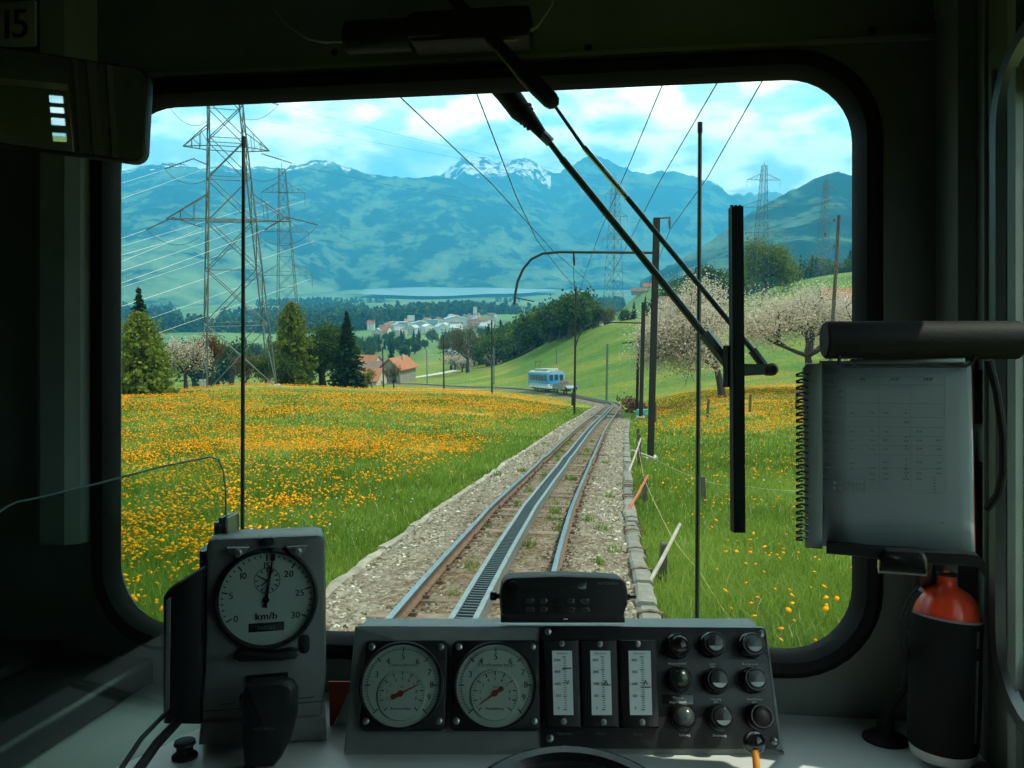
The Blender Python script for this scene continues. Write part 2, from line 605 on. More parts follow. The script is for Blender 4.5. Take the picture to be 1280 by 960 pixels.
M_tile = mk('roof_tiles', (0.32, 0.115, 0.05), 0.85, var=0.35, scale=1.5, obj_rand=0.15)
M_roofgrey = mk('roof_grey', (0.30, 0.36, 0.38), 0.7, var=0.2, scale=0.6, obj_rand=0.15)
M_rooffar = mk('roof_brown', (0.16, 0.10, 0.07), 0.8, var=0.3, scale=1)
M_winglass = mk('window_dark', (0.025, 0.032, 0.036), 0.35, var=0.2, scale=1)
M_teal = mk('teal_paint', (0.03, 0.30, 0.24), 0.6, var=0.15, scale=1)
M_loco_blue = mk('coach_blue', (0.01, 0.24, 0.52), 0.32, var=0.12, scale=2, coat=0.3)
M_loco_white = mk('coach_white', (0.52, 0.62, 0.66), 0.35, var=0.1, scale=2, coat=0.2)
M_loco_roof = mk('coach_roof', (0.33, 0.36, 0.36), 0.6, var=0.2, scale=2)
M_under = mk('underframe', (0.025, 0.025, 0.025), 0.7, var=0.3, scale=3)
M_wagon = mk('wagon_grey', (0.20, 0.21, 0.19), 0.7, var=0.3, scale=3)
M_path = mk('path_gravel', (0.42, 0.41, 0.36), 0.95, var=0.15, scale=0.6)
M_earth = mk('earth', (0.14, 0.085, 0.05), 0.95, var=0.5, scale=1.2)
L_grass = leaf_mat('grass_blades', (0.085, 0.155, 0.018), (0.225, 0.31, 0.048), 0.45, 0.0, (0.42, 0.42, 0.18))
L_flower = leaf_mat('dandelion_petals', (0.74, 0.26, 0.008), (0.89, 0.43, 0.015), 0.25, 0.0)
L_white_flower = leaf_mat('white_seed_heads', (0.45, 0.48, 0.42), (0.62, 0.64, 0.58), 0.3, 0.0)
L_broad = leaf_mat('leaves_fresh', (0.035, 0.075, 0.012), (0.10, 0.15, 0.028), 0.35)
L_yellowgreen = leaf_mat('leaves_spring', (0.075, 0.115, 0.014), (0.20, 0.235, 0.035), 0.4)
L_dark = leaf_mat('leaves_dark', (0.026, 0.055, 0.014), (0.07, 0.11, 0.026), 0.3)
L_fir = leaf_mat('needles', (0.010, 0.026, 0.012), (0.032, 0.058, 0.022), 0.15)
L_blossom = leaf_mat('blossom', (0.40, 0.335, 0.25), (0.70, 0.61, 0.50), 0.4, 0.08)
L_rusty = leaf_mat('leaves_rust', (0.11, 0.06, 0.02), (0.22, 0.12, 0.04), 0.35)
L_twig = leaf_mat('twigs_budding', (0.06, 0.055, 0.025), (0.13, 0.11, 0.045), 0.3)
# ---------------------------------------------------------------- terrain
CP, SP = math.cos(PITCH), math.sin(PITCH)
G0 = 2.6                         # eye above the ground beside the track
def base_z(x, y):
    return (-G0 - np.maximum(y, -600) * SP) / CP
_h = np.random.default_rng(3).random((256, 256)).astype(np.float64)
def vnoise(x, y):
    xi = np.floor(x).astype(np.int64)
    yi = np.floor(y).astype(np.int64)
    fx, fy = x - xi, y - yi
    fx = fx * fx * (3 - 2 * fx)
    fy = fy * fy * (3 - 2 * fy)
    a = _h[xi & 255, yi & 255]
    b = _h[(xi + 1) & 255, yi & 255]
    c = _h[xi & 255, (yi + 1) & 255]
    d = _h[(xi + 1) & 255, (yi + 1) & 255]
    return (a * (1 - fx) + b * fx) * (1 - fy) + (c * (1 - fx) + d * fx) * fy
def fbm(x, y, o=4, lac=2.03, g=0.5):
    s, a, t = 0.0, 1.0, 0.0
    for i in range(o):
        s = s + a * vnoise(x + 17.3 * i, y - 9.1 * i)
        t += a
        x, y, a = x * lac, y * lac, a * g
    return s / t
def sstep(a, b, x):
    t = np.clip((x - a) / (b - a), 0, 1)
    return t * t * (3 - 2 * t)

ctrl = []
for d in (3.5, 6, 9, 13, 18, 25):
    for px in (-500, 145, 640, 1100, 1700):
        ctrl.append((px, 480 + 1000 * G0 / d, d))
def zc(d, *pairs):
    for px, z in pairs:
        ctrl.append((px, 480 - 1000 * z / d, d))
def row(d, *pairs):
    for px, py in pairs:
        ctrl.append((px, py, d))
zc(35, (-500, -2.2), (145, -2.3), (500, -2.5), (700, -2.6), (900, -2.5), (1300, -2.2))
zc(46, (-500, -1.6), (145, -1.75), (450, -1.95), (735, -2.6), (900, -2.0), (1300, -1.6))
zc(60, (-500, -1.0), (150, -1.25), (450, -1.4), (650, -1.9), (757, -2.6), (905, -1.0), (1300, -0.5))
row(80, (-300, 488), (150, 495), (300, 490), (500, 494), (650, 501), (763, 512), (850, 494), (1000, 485), (1300, 470))
row(100, (-300, 488), (150, 493), (300, 481), (420, 485), (600, 491), (752, 505), (820, 494), (900, 483), (1100, 465))
row(125, (-300, 494), (150, 500), (300, 487), (450, 487), (560, 488), (706, 494.5), (780, 488), (900, 466), (1100, 440))
row(150, (300, 494), (450, 489), (560, 487), (661, 488), (750, 471), (850, 452), (1000, 430))
row(178, (-300, 500), (150, 498), (300, 494), (450, 488), (600, 485), (680, 470), (750, 446), (850, 425), (1000, 412))
row(222, (150, 495), (300, 490), (400, 486), (523, 481), (640, 465), (700, 440), (760, 408), (870, 398), (1000, 392), (1200, 385))
row(262, (150, 490), (470, 479), (580, 470), (640, 453), (700, 420), (740, 411), (1100, 372))
row(320, (150, 484), (300, 479), (480, 469), (560, 463), (640, 450), (720, 424), (760, 414), (870, 392), (920, 376), (1000, 353), (1070, 343), (1300, 325))
row(450, (150, 470), (300, 465), (480, 453), (600, 445), (700, 428), (800, 398), (930, 372), (1000, 358), (1070, 348), (1300, 330))
row(700, (150, 445), (300, 442), (500, 431), (640, 424), (760, 408), (800, 366), (900, 372), (1070, 362), (1300, 350))
row(1100, (-300, 425), (150, 420), (300, 419), (520, 411), (620, 407), (800, 392), (1000, 380), (1400, 360))
row(2000, (-300, 396), (150, 396), (300, 394), (500, 388), (700, 386), (900, 378), (1400, 350))
row(3400, (-300, 380), (150, 381), (500, 376.3), (800, 376.3), (1200, 370))
cw = [at(*c) for c in ctrl]
for yy in (5000, 7000, 10000):
    for th in (-45, -20, 0, 20, 45):
        cw.append(Vector((yy * math.tan(R(th)), yy, -160)))
cw = np.array([tuple(p) for p in cw])
def _feat(x, y):
    r = np.maximum(np.hypot(x, y), 2.5)
    th = np.clip(np.arctan2(x, y), -R(50), R(50))
    return np.stack([th * 2.6, np.log(r)], -1), r
def _kern(d2):
    return 0.5 * d2 * np.log(d2 + 1e-9)
_fc, _rc = _feat(cw[:, 0], cw[:, 1])
_w = (cw[:, 2] - base_z(cw[:, 0], cw[:, 1])) / _rc
_n = len(cw)
_K = _kern(((_fc[:, None] - _fc[None]) ** 2).sum(-1)) + np.eye(_n) * 2e-4
_P = np.concatenate([np.ones((_n, 1)), _fc], 1)
_A = np.block([[_K, _P], [_P.T, np.zeros((3, 3))]])
_sol = np.linalg.solve(_A, np.concatenate([_w, np.zeros(3)]))
def gzv(x, y):
    x = np.asarray(x, dtype=np.float64).ravel()
    y = np.asarray(y, dtype=np.float64).ravel()
    out = np.empty_like(x)
    for i in range(0, len(x), 20000):
        f, r = _feat(x[i:i + 20000], y[i:i + 20000])
        k = _kern(((f[:, None] - _fc[None]) ** 2).sum(-1))
        w = k @ _sol[:_n] + _sol[_n] + f @ _sol[_n + 1:]
        a = np.abs(np.arctan2(x[i:i + 20000], y[i:i + 20000]))
        w = w * (1 - sstep(R(75), R(120), a))
        rr = np.hypot(x[i:i + 20000], y[i:i + 20000])
        w = w * sstep(2.0, 7.0, rr)
        out[i:i + 20000] = base_z(x[i:i + 20000], y[i:i + 20000]) + w * rr
    return out
def gz(x, y):
    return float(gzv([x], [y])[0])
def gp(px, d):
    """the point of the ground d metres ahead in pixel column px"""
    z = -2.6
    for _ in range(4):
        x = (px - 640) / F * d
        y = d * CP + z * SP
        zw = gz(x, y)
        z = zw * CP + y * SP
    return Vector((x, y, zw))

# track centre line: (camera-frame x, depth)
_tp = [(-2.6, -8), (-1.25, 0), (-0.47, 7.74), (0.32, 14.7), (1.67, 24.5), (4.15, 42), (6.8, 59), (9.3, 75), (11.0, 87), (11.6, 97), (10.9, 109), (8.4, 124), (3.2, 148), (-7.0, 176), (-26, 222), (-45, 262), (-80, 330)]
def catmull(P, step):
    P = [np.array(p, float) for p in P]
    out = []
    for i in range(1, len(P) - 2):
        p0, p1, p2, p3 = P[i - 1], P[i], P[i + 1], P[i + 2]
        n = max(2, int(np.linalg.norm(p2 - p1) / step * 6))
        for k in range(n):
            t = k / n
            out.append(0.5 * ((2 * p1) + (-p0 + p2) * t + (2 * p0 - 5 * p1 + 4 * p2 - p3) * t * t + (-p0 + 3 * p1 - 3 * p2 + p3) * t ** 3))
    return np.array(out)
_tc = catmull(_tp, 0.6)
_zz = np.full(len(_tc), -2.6)
_ty = _tc[:, 1].copy()
for _ in range(3):
    _ty = _tc[:, 1] * CP + _zz * SP
    _zw = gzv(_tc[:, 0], _ty)
    _zz = _zw * CP + _ty * SP
TX, TY, TZ = _tc[:, 0], _ty, _zw
_k = np.ones(41) / 41
TZ = np.concatenate([TZ[:20], np.convolve(TZ, _k, 'valid'), TZ[-20:]])
_sl = np.concatenate([[0], np.cumsum(np.hypot(np.hypot(np.diff(TX), np.diff(TY)), np.diff(TZ)))])
TLEN = _sl[-1]
def tk(s):
    """track frame at arc length s: point on the ground line, forward, side, up"""
    f = lambda q: np.array([np.interp(q, _sl, TX), np.interp(q, _sl, TY), np.interp(q, _sl, TZ)])
    p = Vector(f(s))
    t = Vector(f(s + 0.7) - f(s - 0.7)).normalized()
    side = t.cross(Vector((0, 0, 1))).normalized()
    return p, t, side, side.cross(t)
def s_at_depth(y):
    i = int(np.argmax(TY >= y))
    return float(_sl[i])
def toff(x, y):
    """signed distance from the track's centre line for points in front (array)"""
    out = np.full(len(x), 99.0)
    m = TY < 330
    tx, ty = TX[m][::4], TY[m][::4]
    for i in range(0, len(x), 8000):
        dx = x[i:i + 8000, None] - tx[None]
        dy = y[i:i + 8000, None] - ty[None]
        j = np.argmin(dx * dx + dy * dy, 1)
        q = np.arange(len(j))
        out[i:i + 8000] = np.sqrt(dx[q, j] ** 2 + dy[q, j] ** 2) * np.where(dx[q, j] < 0, -1, 1)
    return out

def flower_density(x, y):
    """how thickly dandelions stand at a place of the meadow (0..1)"""
    d = np.hypot(x, y)
    off = toff(x, y)
    n1 = fbm(x * 0.055 + 3.1, y * 0.12 + 8.2, 4)
    n2 = fbm(x * 0.35 + 1.7, y * 0.5, 3)
    left = (off < 0) & (y < 190)
    m = sstep(0.40, 0.64, n1 * 0.58 + n2 * 0.42)
    L = (0.20 + 0.80 * m) * sstep(-2.6, -5.5, off)
    side = np.where(left, L, 0)
    px = 640 + 1000 * x / np.maximum(y, 1)
    right = (off > 0) & (px > 640)
    Rr = 0.04 + 0.30 * sstep(0.5, 0.66, n1) * sstep(16, 26, d) + (0.05 + 0.58 * m) * sstep(38, 50, d + 8 * n2) * (1 - 0.8 * sstep(78, 105, d))
    Rr = np.where(d > 100, Rr * 0.3 + 0.5 * sstep(0.5, 0.66, n1), Rr)
    return np.where(left, side, np.where(right, Rr, 0.1 * m)) * sstep(2.2, 3.4, np.abs(off))

# polar ground sheet
def ring_r():
    r = [0.8]
    while r[-1] < 11000:
        r.append(r[-1] * (1.013 if r[-1] < 400 else 1.022) + 0.01)
    return np.array(r)
_r = ring_r()
_th = np.concatenate([np.arange(-180, -48, 4.0), np.arange(-48, 48, 0.22), np.arange(48, 180.1, 4.0)])
_RR, _TT = np.meshgrid(_r, R(1) * _th, indexing='ij')
_X, _Y = _RR * np.sin(_TT), _RR * np.cos(_TT)
_Z = gzv(_X, _Y).reshape(_X.shape)
_near = sstep(6, 40, _RR) * (1 - sstep(300, 900, _RR))
_Z = _Z + (fbm(_X * 0.35, _Y * 0.35, 3) - 0.5) * 0.16 * sstep(2, 6, np.abs(toff(_X.ravel(), _Y.ravel()).reshape(_X.shape)))
_Z = _Z + (fbm(_X * 0.004, _Y * 0.004, 4) - 0.5) * 26 * sstep(600, 1500, _RR) * (1 - sstep(2700, 3300, _RR))
_fd = flower_density(_X.ravel(), _Y.ravel()) * (1 - sstep(180, 330, _RR.ravel()))
_px = 640 + 1000 * _X / np.maximum(_Y, 1)
_sand = np.zeros(_X.shape)
nR, nT = _X.shape
_i = np.arange(nR * nT).reshape(nR, nT)
_q = np.stack([_i[:-1, :-1], _i[:-1, 1:], _i[1:, 1:], _i[1:, :-1]], -1).reshape(-1, 4)

def ground_mat():
    m, nt, out = newmat('meadow_ground')
    N, L = nt.nodes, nt.links
    geo = N.new('ShaderNodeNewGeometry')
    b = N.new('ShaderNodeBsdfPrincipled')
    b.inputs['Roughness'].default_value = 0.9
    b.inputs['Specular IOR Level'].default_value = 0.15
    def noise_(scale, det=5, stretch=None):
        n = N.new('ShaderNodeTexNoise')
        n.inputs['Scale'].default_value = scale
        n.inputs['Detail'].default_value = det
        n.inputs['Roughness'].default_value = 0.62
        if stretch:
            mp = N.new('ShaderNodeMapping')
            mp.inputs['Scale'].default_value = stretch
            L.new(geo.outputs['Position'], mp.inputs['Vector'])
            L.new(mp.outputs['Vector'], n.inputs['Vector'])
        else:
            L.new(geo.outputs['Position'], n.inputs['Vector'])
        return n.outputs['Fac']
    def ramp(fac, *st):
        r = N.new('ShaderNodeValToRGB')
        e = r.color_ramp.elements
        while len(e) < len(st):
            e.new(0.5)
        for i, (p, c) in enumerate(st):
            e[i].position = p
            e[i].color = (*c, 1)
        L.new(fac, r.inputs['Fac'])
        return r.outputs['Color']
    def mix(f, a, c, mode='MIX'):
        x = N.new('ShaderNodeMixRGB')
        x.blend_type = mode
        for sck, v in ((x.inputs['Fac'], f), (x.inputs['Color1'], a), (x.inputs['Color2'], c)):
            if isinstance(v, (int, float)):
                sck.default_value = v
            elif isinstance(v, tuple):
                sck.default_value = (*v, 1)
            else:
                L.new(v, sck)
        return x.outputs['Color']
    def attr(nm):
        a = N.new('ShaderNodeAttribute')
        a.attribute_name = nm
        return a.outputs['Fac']
    def maprange(v, a, c, lo=0.0, hi=1.0):
        mr = N.new('ShaderNodeMapRange')
        mr.inputs['From Min'].default_value = a
        mr.inputs['From Max'].default_value = c
        mr.inputs['To Min'].default_value = lo
        mr.inputs['To Max'].default_value = hi
        L.new(v, mr.inputs['Value'])
        return mr.outputs['Result']
    grass = ramp(noise_(1.4, 8), (0.30, (0.055, 0.095, 0.012)), (0.52, (0.115, 0.165, 0.022)), (0.72, (0.19, 0.215, 0.035)))
    patch = ramp(noise_(0.05, 6, (1, 1.6, 1)), (0.36, (0.66, 0.88, 0.66)), (0.50, (1.05, 1.0, 0.9)), (0.64, (1.75, 1.2, 0.8)))
    grass = mix(1.0, grass, patch, 'MULTIPLY')
    # clusters of yellow heads
    fl = noise_(2.3, 6, (1, 1, 1))
    mth = N.new('ShaderNodeMath')
    mth.operation = 'ADD'
    L.new(fl, mth.inputs[0])
    L.new(maprange(attr('flower'), 0, 1, -0.34, 0.19), mth.inputs[1])
    fmask = ramp(mth.outputs[0], (0.46, (0, 0, 0)), (0.66, (1, 1, 1)))
    fm2 = N.new('ShaderNodeMath')
    fm2.operation = 'MULTIPLY'
    L.new(fmask, fm2.inputs[0])
    fm2.inputs[1].default_value = 0.75
    col = mix(fm2.outputs[0], grass, (0.56, 0.25, 0.014))
    # grazed pasture of the far slope: shorter and deeper green than the meadow
    past = mix(1.0, grass, (0.52, 0.74, 0.62), 'MULTIPLY')
    pf = N.new('ShaderNodeMath')
    pf.operation = 'MULTIPLY'
    L.new(attr('pasture'), pf.inputs[0])
    L.new(ramp(noise_(0.03, 5, (1, 2.2, 2)), (0.38, (0.45, 0.45, 0.45)), (0.6, (1, 1, 1))), pf.inputs[1])
    pm = N.new('ShaderNodeMixRGB')
    L.new(pf.outputs[0], pm.inputs['Fac'])
    L.new(col, pm.inputs['Color1'])
    L.new(past, pm.inputs['Color2'])
    col = pm.outputs['Color']
    # far valley: fields and copses
    far = ramp(noise_(0.0042, 5, (1, 0.55, 1)), (0.34, (0.03, 0.065, 0.025)), (0.42, (0.07, 0.13, 0.04)), (0.54, (0.11, 0.19, 0.055)), (0.68, (0.20, 0.24, 0.09)))
    col = mix(attr('far'), col, far)
    L.new(col, b.inputs['Base Color'])
    bp = N.new('ShaderNodeBump')
    bp.inputs['Strength'].default_value = 0.7
    bp.inputs['Distance'].default_value = 0.08
    L.new(noise_(9, 5), bp.inputs['Height'])
    L.new(bp.outputs['Normal'], b.inputs['Normal'])
    L.new(b.outputs['BSDF'], out.inputs['Surface'])
    return m
M_ground = ground_mat()
me = np_mesh('ground', np.stack([_X.ravel(), _Y.ravel(), _Z.ravel()], -1), _q[:, ::-1], M_ground, smooth=True,
             vattr={'flower': _fd, 'pasture': (sstep(92, 125, _RR) * sstep(0.0, 0.05, np.arctan2(_X, np.maximum(_Y, 1)) + 0.02)).ravel(), 'far': sstep(330, 700, _RR.ravel())})
kind(link('ground', me), 'structure', 'sloping alpine meadow falling away to the valley')

# lake
def sheet(name, pts, mat, label):
    mb = MB()
    mb.add(pts, [tuple(range(len(pts)))])
    return kind(mb.build(name, mat, smooth=False), 'structure', label)
M_water = mk('lake_water', (0.26, 0.40, 0.44), 0.25, var=0.12, scale=0.002, coords='Object')
lake = []
for k in range(48):
    a = 2 * math.pi * k / 48
    wob = 1 + 0.12 * math.sin(3 * a + 1) + 0.07 * math.sin(7 * a)
    lake.append((-330 + 500 * math.cos(a) * wob, 4330 + 640 * math.sin(a) * wob, -142.0))
sheet('lake', lake, M_water, 'pale lake lying across the valley floor')

# ---------------------------------------------------------------- mountains
def mountain_mat(name, snow, lush=1.0, zsnow=(620, 900)):
    m, nt, out = newmat(name)
    N, L = nt.nodes, nt.links
    geo = N.new('ShaderNodeNewGeometry')
    d = N.new('ShaderNodeBsdfDiffuse')
    def noise_(scale, det, st=(1, 1, 1)):
        mp = N.new('ShaderNodeMapping')
        mp.inputs['Scale'].default_value = st
        L.new(geo.outputs['Position'], mp.inputs['Vector'])
        n = N.new('ShaderNodeTexNoise')
        n.inputs['Scale'].default_value = scale
        n.inputs['Detail'].default_value = det
        n.inputs['Roughness'].default_value = 0.68
        L.new(mp.outputs['Vector'], n.inputs['Vector'])
        return n.outputs['Fac']
    r = N.new('ShaderNodeValToRGB')
    e = r.color_ramp.elements
    st = [(0.44, (0.006, 0.018, 0.010)), (0.495, (0.016, 0.038, 0.016)), (0.515, (0.07 * lush, 0.125 * lush, 0.05)), (0.66, (0.16 * lush, 0.23 * lush, 0.09))]
    while len(e) < 4:
        e.new(0.5)
    for i, (p, c) in enumerate(st):
        e[i].position = p
        e[i].color = (*c, 1)
    lo = N.new('ShaderNodeAttribute')
    lo.attribute_name = 'low'
    lm = N.new('ShaderNodeMath')
    lm.operation = 'MULTIPLY_ADD'
    lm.inputs[1].default_value = 0.075
    L.new(lo.outputs['Fac'], lm.inputs[0])
    L.new(noise_(0.0030, 14, (1, 0.6, 1.6)), lm.inputs[2])
    L.new(lm.outputs[0], r.inputs['Fac'])
    col = r.outputs['Color']
    at_ = N.new('ShaderNodeAttribute')
    at_.attribute_name = 'snow'
    ad = N.new('ShaderNodeMath')
    ad.operation = 'ADD'
    L.new(at_.outputs['Fac'], ad.inputs[0])
    L.new(noise_(0.011, 9, (1, 1, 0.5)), ad.inputs[1])
    rs = N.new('ShaderNodeValToRGB')
    rs.color_ramp.elements[0].position = 0.985
    rs.color_ramp.elements[1].position = 1.0
    sc_ = N.new('ShaderNodeMath')
    sc_.operation = 'MULTIPLY'
    sc_.inputs[1].default_value = 0.72
    L.new(ad.outputs[0], sc_.inputs[0])
    rs.color_ramp.elements[0].position = 0.80
    rs.color_ramp.elements[1].position = 0.83
    L.new(sc_.outputs[0], rs.inputs['Fac'])
    mx = N.new('ShaderNodeMixRGB')
    mx.inputs['Color2'].default_value = (0.86, 0.88, 0.88, 1)
    L.new(rs.outputs['Color'], mx.inputs['Fac'])
    L.new(col, mx.inputs['Color1'])
    L.new(mx.outputs['Color'], d.inputs['Color'])
    L.new(d.outputs['BSDF'], out.inputs['Surface'])
    return m

def range_mesh(name, ridge, foot, mat, label, rough, snow_fn, seed, nt=150, step=1.5, back=0.35, mid=None):
    """a mountain side between a foot line and a ridge line, each [(px, py, depth)], with a far side behind"""
    rx = [p[0] for p in ridge]
    fx = [p[0] for p in foot]
    px = np.arange(max(rx[0], fx[0]), min(rx[-1], fx[-1]) + 0.1, step)
    rp = np.stack([px, np.interp(px, rx, [p[1] for p in ridge]), np.interp(px, rx, [p[2] for p in ridge])], -1)
    fp = np.stack([px, np.interp(px, fx, [p[1] for p in foot]), np.interp(px, fx, [p[2] for p in foot])], -1)
    t = np.concatenate([np.linspace(0, 1, nt), 1 + back * np.linspace(0.08, 1, 12)])
    def w3(p):
        x = (p[:, 0] - 640) / F * p[:, 2]
        v = (480 - p[:, 1]) / F * p[:, 2]
        return np.stack([x, p[:, 2] * CP + v * SP, v * CP - p[:, 2] * SP], -1)
    A, B = w3(fp), w3(rp)
    T = t[:, None, None]
    Tt = np.clip(T, 0, 1)
    Pt = A[None] * (1 - T) + B[None] * T
    prof = np.where(T <= 1, 0.75 * Tt + 0.25 * Tt * Tt, 1 - 2.2 * (T - 1))
    Pt[:, :, 2] = A[None, :, 2] * (1 - prof[:, :, 0]) + B[None, :, 2] * prof[:, :, 0]
    n = fbm(Pt[:, :, 0] / 900 + seed, Pt[:, :, 1] / 900 + seed, 6)
    n2 = 1 - np.abs(2 * fbm(Pt[:, :, 0] / 620 + seed * 2, Pt[:, :, 1] / 1500, 5) - 1)
    w = np.sin(np.pi * np.clip(t, 0, 1)) ** 0.8
    n3 = 1 - np.abs(2 * fbm(Pt[:, :, 0] / 210 + seed * 3, Pt[:, :, 1] / 700, 5) - 1)
    Pt[:, :, 2] += ((n - 0.5) * 1.7 + (n2 - 0.75) * 1.9 + (n3 - 0.75) * 0.8) * rough * w[:, None]
    jag = (fbm(px / 7.0 + seed, px * 0 + seed, 4) - 0.5)
    Pt[:, :, 2] += (jag[None, :] * rough * (0.75 if rough > 100 else 0.35)) * np.exp(-((t - 1) / 0.12) ** 2)[:, None]
    nn, mm = Pt.shape[:2]
    i = np.arange(nn * mm).reshape(nn, mm)
    q = np.stack([i[:-1, :-1], i[:-1, 1:], i[1:, 1:], i[1:, :-1]], -1).reshape(-1, 4)
    sn = snow_fn(px[None, :] + 0 * t[:, None], t[:, None] + 0 * px[None, :])
    me_ = np_mesh(name, Pt.reshape(-1, 3), q, mat, smooth=True, vattr={'snow': sn.ravel(), 'low': ((1 - sstep(0.08, 0.5, t[:, None])) * (0.35 + 0.65 * (1 - sstep(380, 480, px[None]))) + 0 * sn - 0.25 * sstep(0.5, 0.8, t[:, None])).ravel()})
    return kind(link(name, me_), 'structure', label)

M_mtn = mountain_mat('alpine_slopes', True)
M_mtn_near = mountain_mat('wooded_slopes', False, 0.75)
# rugged snow-flecked summits at the head of the valley
range_mesh('snowy_mountain',
    [(480, 240, 9200), (520, 226, 9200), (548, 219, 9200), (562, 210, 9200), (574, 199, 9200), (582, 192, 9200), (590, 197, 9200), (600, 196, 9200), (612, 200, 9200), (626, 203, 9200), (642, 199, 9200), (655, 196, 9200), (668, 202, 9200), (684, 211, 9200), (696, 215, 9200), (704, 213, 9200), (713, 209, 9200), (722, 201, 9200), (732, 195, 9200), (742, 193, 9200), (756, 197, 9200), (775, 208, 9200), (800, 216, 9200), (830, 214, 9200), (862, 217, 9200), (885, 226, 9200), (915, 243, 9200), (950, 240, 9200), (990, 244, 9200), (1080, 250, 9200)],
    [(480, 340, 7000), (700, 355, 6600), (800, 356, 6400), (900, 350, 6400), (1080, 340, 6400)], M_mtn,
    'rugged rocky peaks flecked with snow at the head of the valley', 105,
    lambda x, t: np.where((x > 555) & (x < 690), sstep(0.64, 0.90, t) * 0.645, np.where(x > 880, sstep(0.85, 1.0, t) * 0.57, sstep(0.9, 1.0, t) * 0.3)), 4.2)
range_mesh('alpine_mountain',
    [(-350, 235, 7300), (0, 226, 7300), (120, 219, 7300), (150, 214, 7300), (180, 207, 7300), (205, 203, 7300), (228, 205, 7300), (250, 211, 7300), (275, 206, 7300), (300, 212, 7300), (325, 208, 7300), (350, 210, 7300), (375, 206, 7300), (392, 199, 7300), (412, 201, 7300), (432, 208, 7300), (455, 216, 7300), (480, 220, 7300), (505, 222, 7300), (530, 221, 7300), (560, 222, 7350), (600, 236, 7400), (650, 262, 7500), (720, 296, 7200), (790, 325, 6800), (880, 350, 6500)],
    [(-350, 395, 2500), (145, 392, 2700), (230, 388, 3000), (330, 378, 3700), (400, 370, 4500), (440, 364, 5000), (600, 361, 5150), (760, 360, 5200), (880, 358, 5200)], M_mtn,
    'long green mountainside with forest and pasture and snow along its ridge', 90,
    lambda x, t: np.where(x < 470, sstep(0.82, 0.97, t) * 0.585, sstep(0.9, 1.0, t) * 0.45), 1.3)
range_mesh('wooded_mountain',
    [(800, 352, 3000), (840, 330, 3000), (870, 314, 3000), (900, 293, 3000), (930, 272, 3000), (960, 253, 3000), (990, 238, 3000), (1015, 226, 3000), (1035, 217, 3000), (1048, 214, 3000), (1062, 219, 3000), (1085, 226, 3000), (1150, 215, 3000), (1300, 180, 3000), (1600, 150, 3000)],
    [(800, 380, 1900), (900, 378, 1700), (1000, 372, 1600), (1300, 365, 1500), (1600, 355, 1500)], M_mtn_near,
    'dark wooded mountain rising on the near side of the lake', 42,
    lambda x, t: 0 * x, 7.7)
# ---------------------------------------------------------------- railway
RAIL0 = 0.14
def ballast_mat():
    m, nt, out = newmat('ballast')
    N, L = nt.nodes, nt.links
    geo = N.new('ShaderNodeNewGeometry')
    v = N.new('ShaderNodeTexVoronoi')
    v.inputs['Scale'].default_value = 17
    L.new(geo.outputs['Position'], v.inputs['Vector'])
    r = N.new('ShaderNodeValToRGB')
    e = r.color_ramp.elements
    for _ in range(2):
        e.new(0.5)
    for i, (p, c) in enumerate([(0.0, (0.06, 0.047, 0.034)), (0.35, (0.145, 0.122, 0.092)), (0.7, (0.225, 0.205, 0.165)), (1.0, (0.34, 0.32, 0.27))]):
        e[i].position = p
        e[i].color = (*c, 1)
    L.new(v.outputs['Color'], r.inputs['Fac'])
    n = N.new('ShaderNodeTexNoise')
    n.inputs['Scale'].default_value = 1.6
    n.inputs['Detail'].default_value = 5
    L.new(geo.outputs['Position'], n.inputs['Vector'])
    r2 = N.new('ShaderNodeValToRGB')
    r2.color_ramp.elements[0].position = 0.38
    r2.color_ramp.elements[0].color = (0.62, 0.47, 0.34, 1)
    r2.color_ramp.elements[1].position = 0.62
    r2.color_ramp.elements[1].color = (1, 1, 1, 1)
    L.new(n.outputs['Fac'], r2.inputs['Fac'])
    a = N.new('ShaderNodeAttribute')
    a.attribute_name = 'rust'
    mx0 = N.new('ShaderNodeMixRGB')
    mx0.inputs['Color1'].default_value = (1, 1, 1, 1)
    mx0.inputs['Color2'].default_value = (0.72, 0.50, 0.34, 1)
    L.new(a.outputs['Fac'], mx0.inputs['Fac'])
    mx = N.new('ShaderNodeMixRGB')
    mx.blend_type = 'MULTIPLY'
    mx.inputs['Fac'].default_value = 0.8
    L.new(r.outputs['Color'], mx.inputs['Color1'])
    L.new(r2.outputs['Color'], mx.inputs['Color2'])
    mx2 = N.new('ShaderNodeMixRGB')
    mx2.blend_type = 'MULTIPLY'
    mx2.inputs['Fac'].default_value = 1
    L.new(mx.outputs['Color'], mx2.inputs['Color1'])
    L.new(mx0.outputs['Color'], mx2.inputs['Color2'])
    b = N.new('ShaderNodeBsdfPrincipled')
    b.inputs['Roughness'].default_value = 0.9
    b.inputs['Specular IOR Level'].default_value = 0.2
    L.new(mx2.outputs['Color'], b.inputs['Base Color'])
    bp = N.new('ShaderNodeBump')
    bp.inputs['Strength'].default_value = 1.0
    bp.inputs['Distance'].default_value = 0.03
    L.new(v.outputs['Distance'], bp.inputs['Height'])
    bp.invert = True
    L.new(bp.outputs['Normal'], b.inputs['Normal'])
    L.new(b.outputs['BSDF'], out.inputs['Surface'])
    return m
M_ballast = ballast_mat()
S0, S1 = 2.0, TLEN - 5
BH = 0.12                     # ballast above the ground line
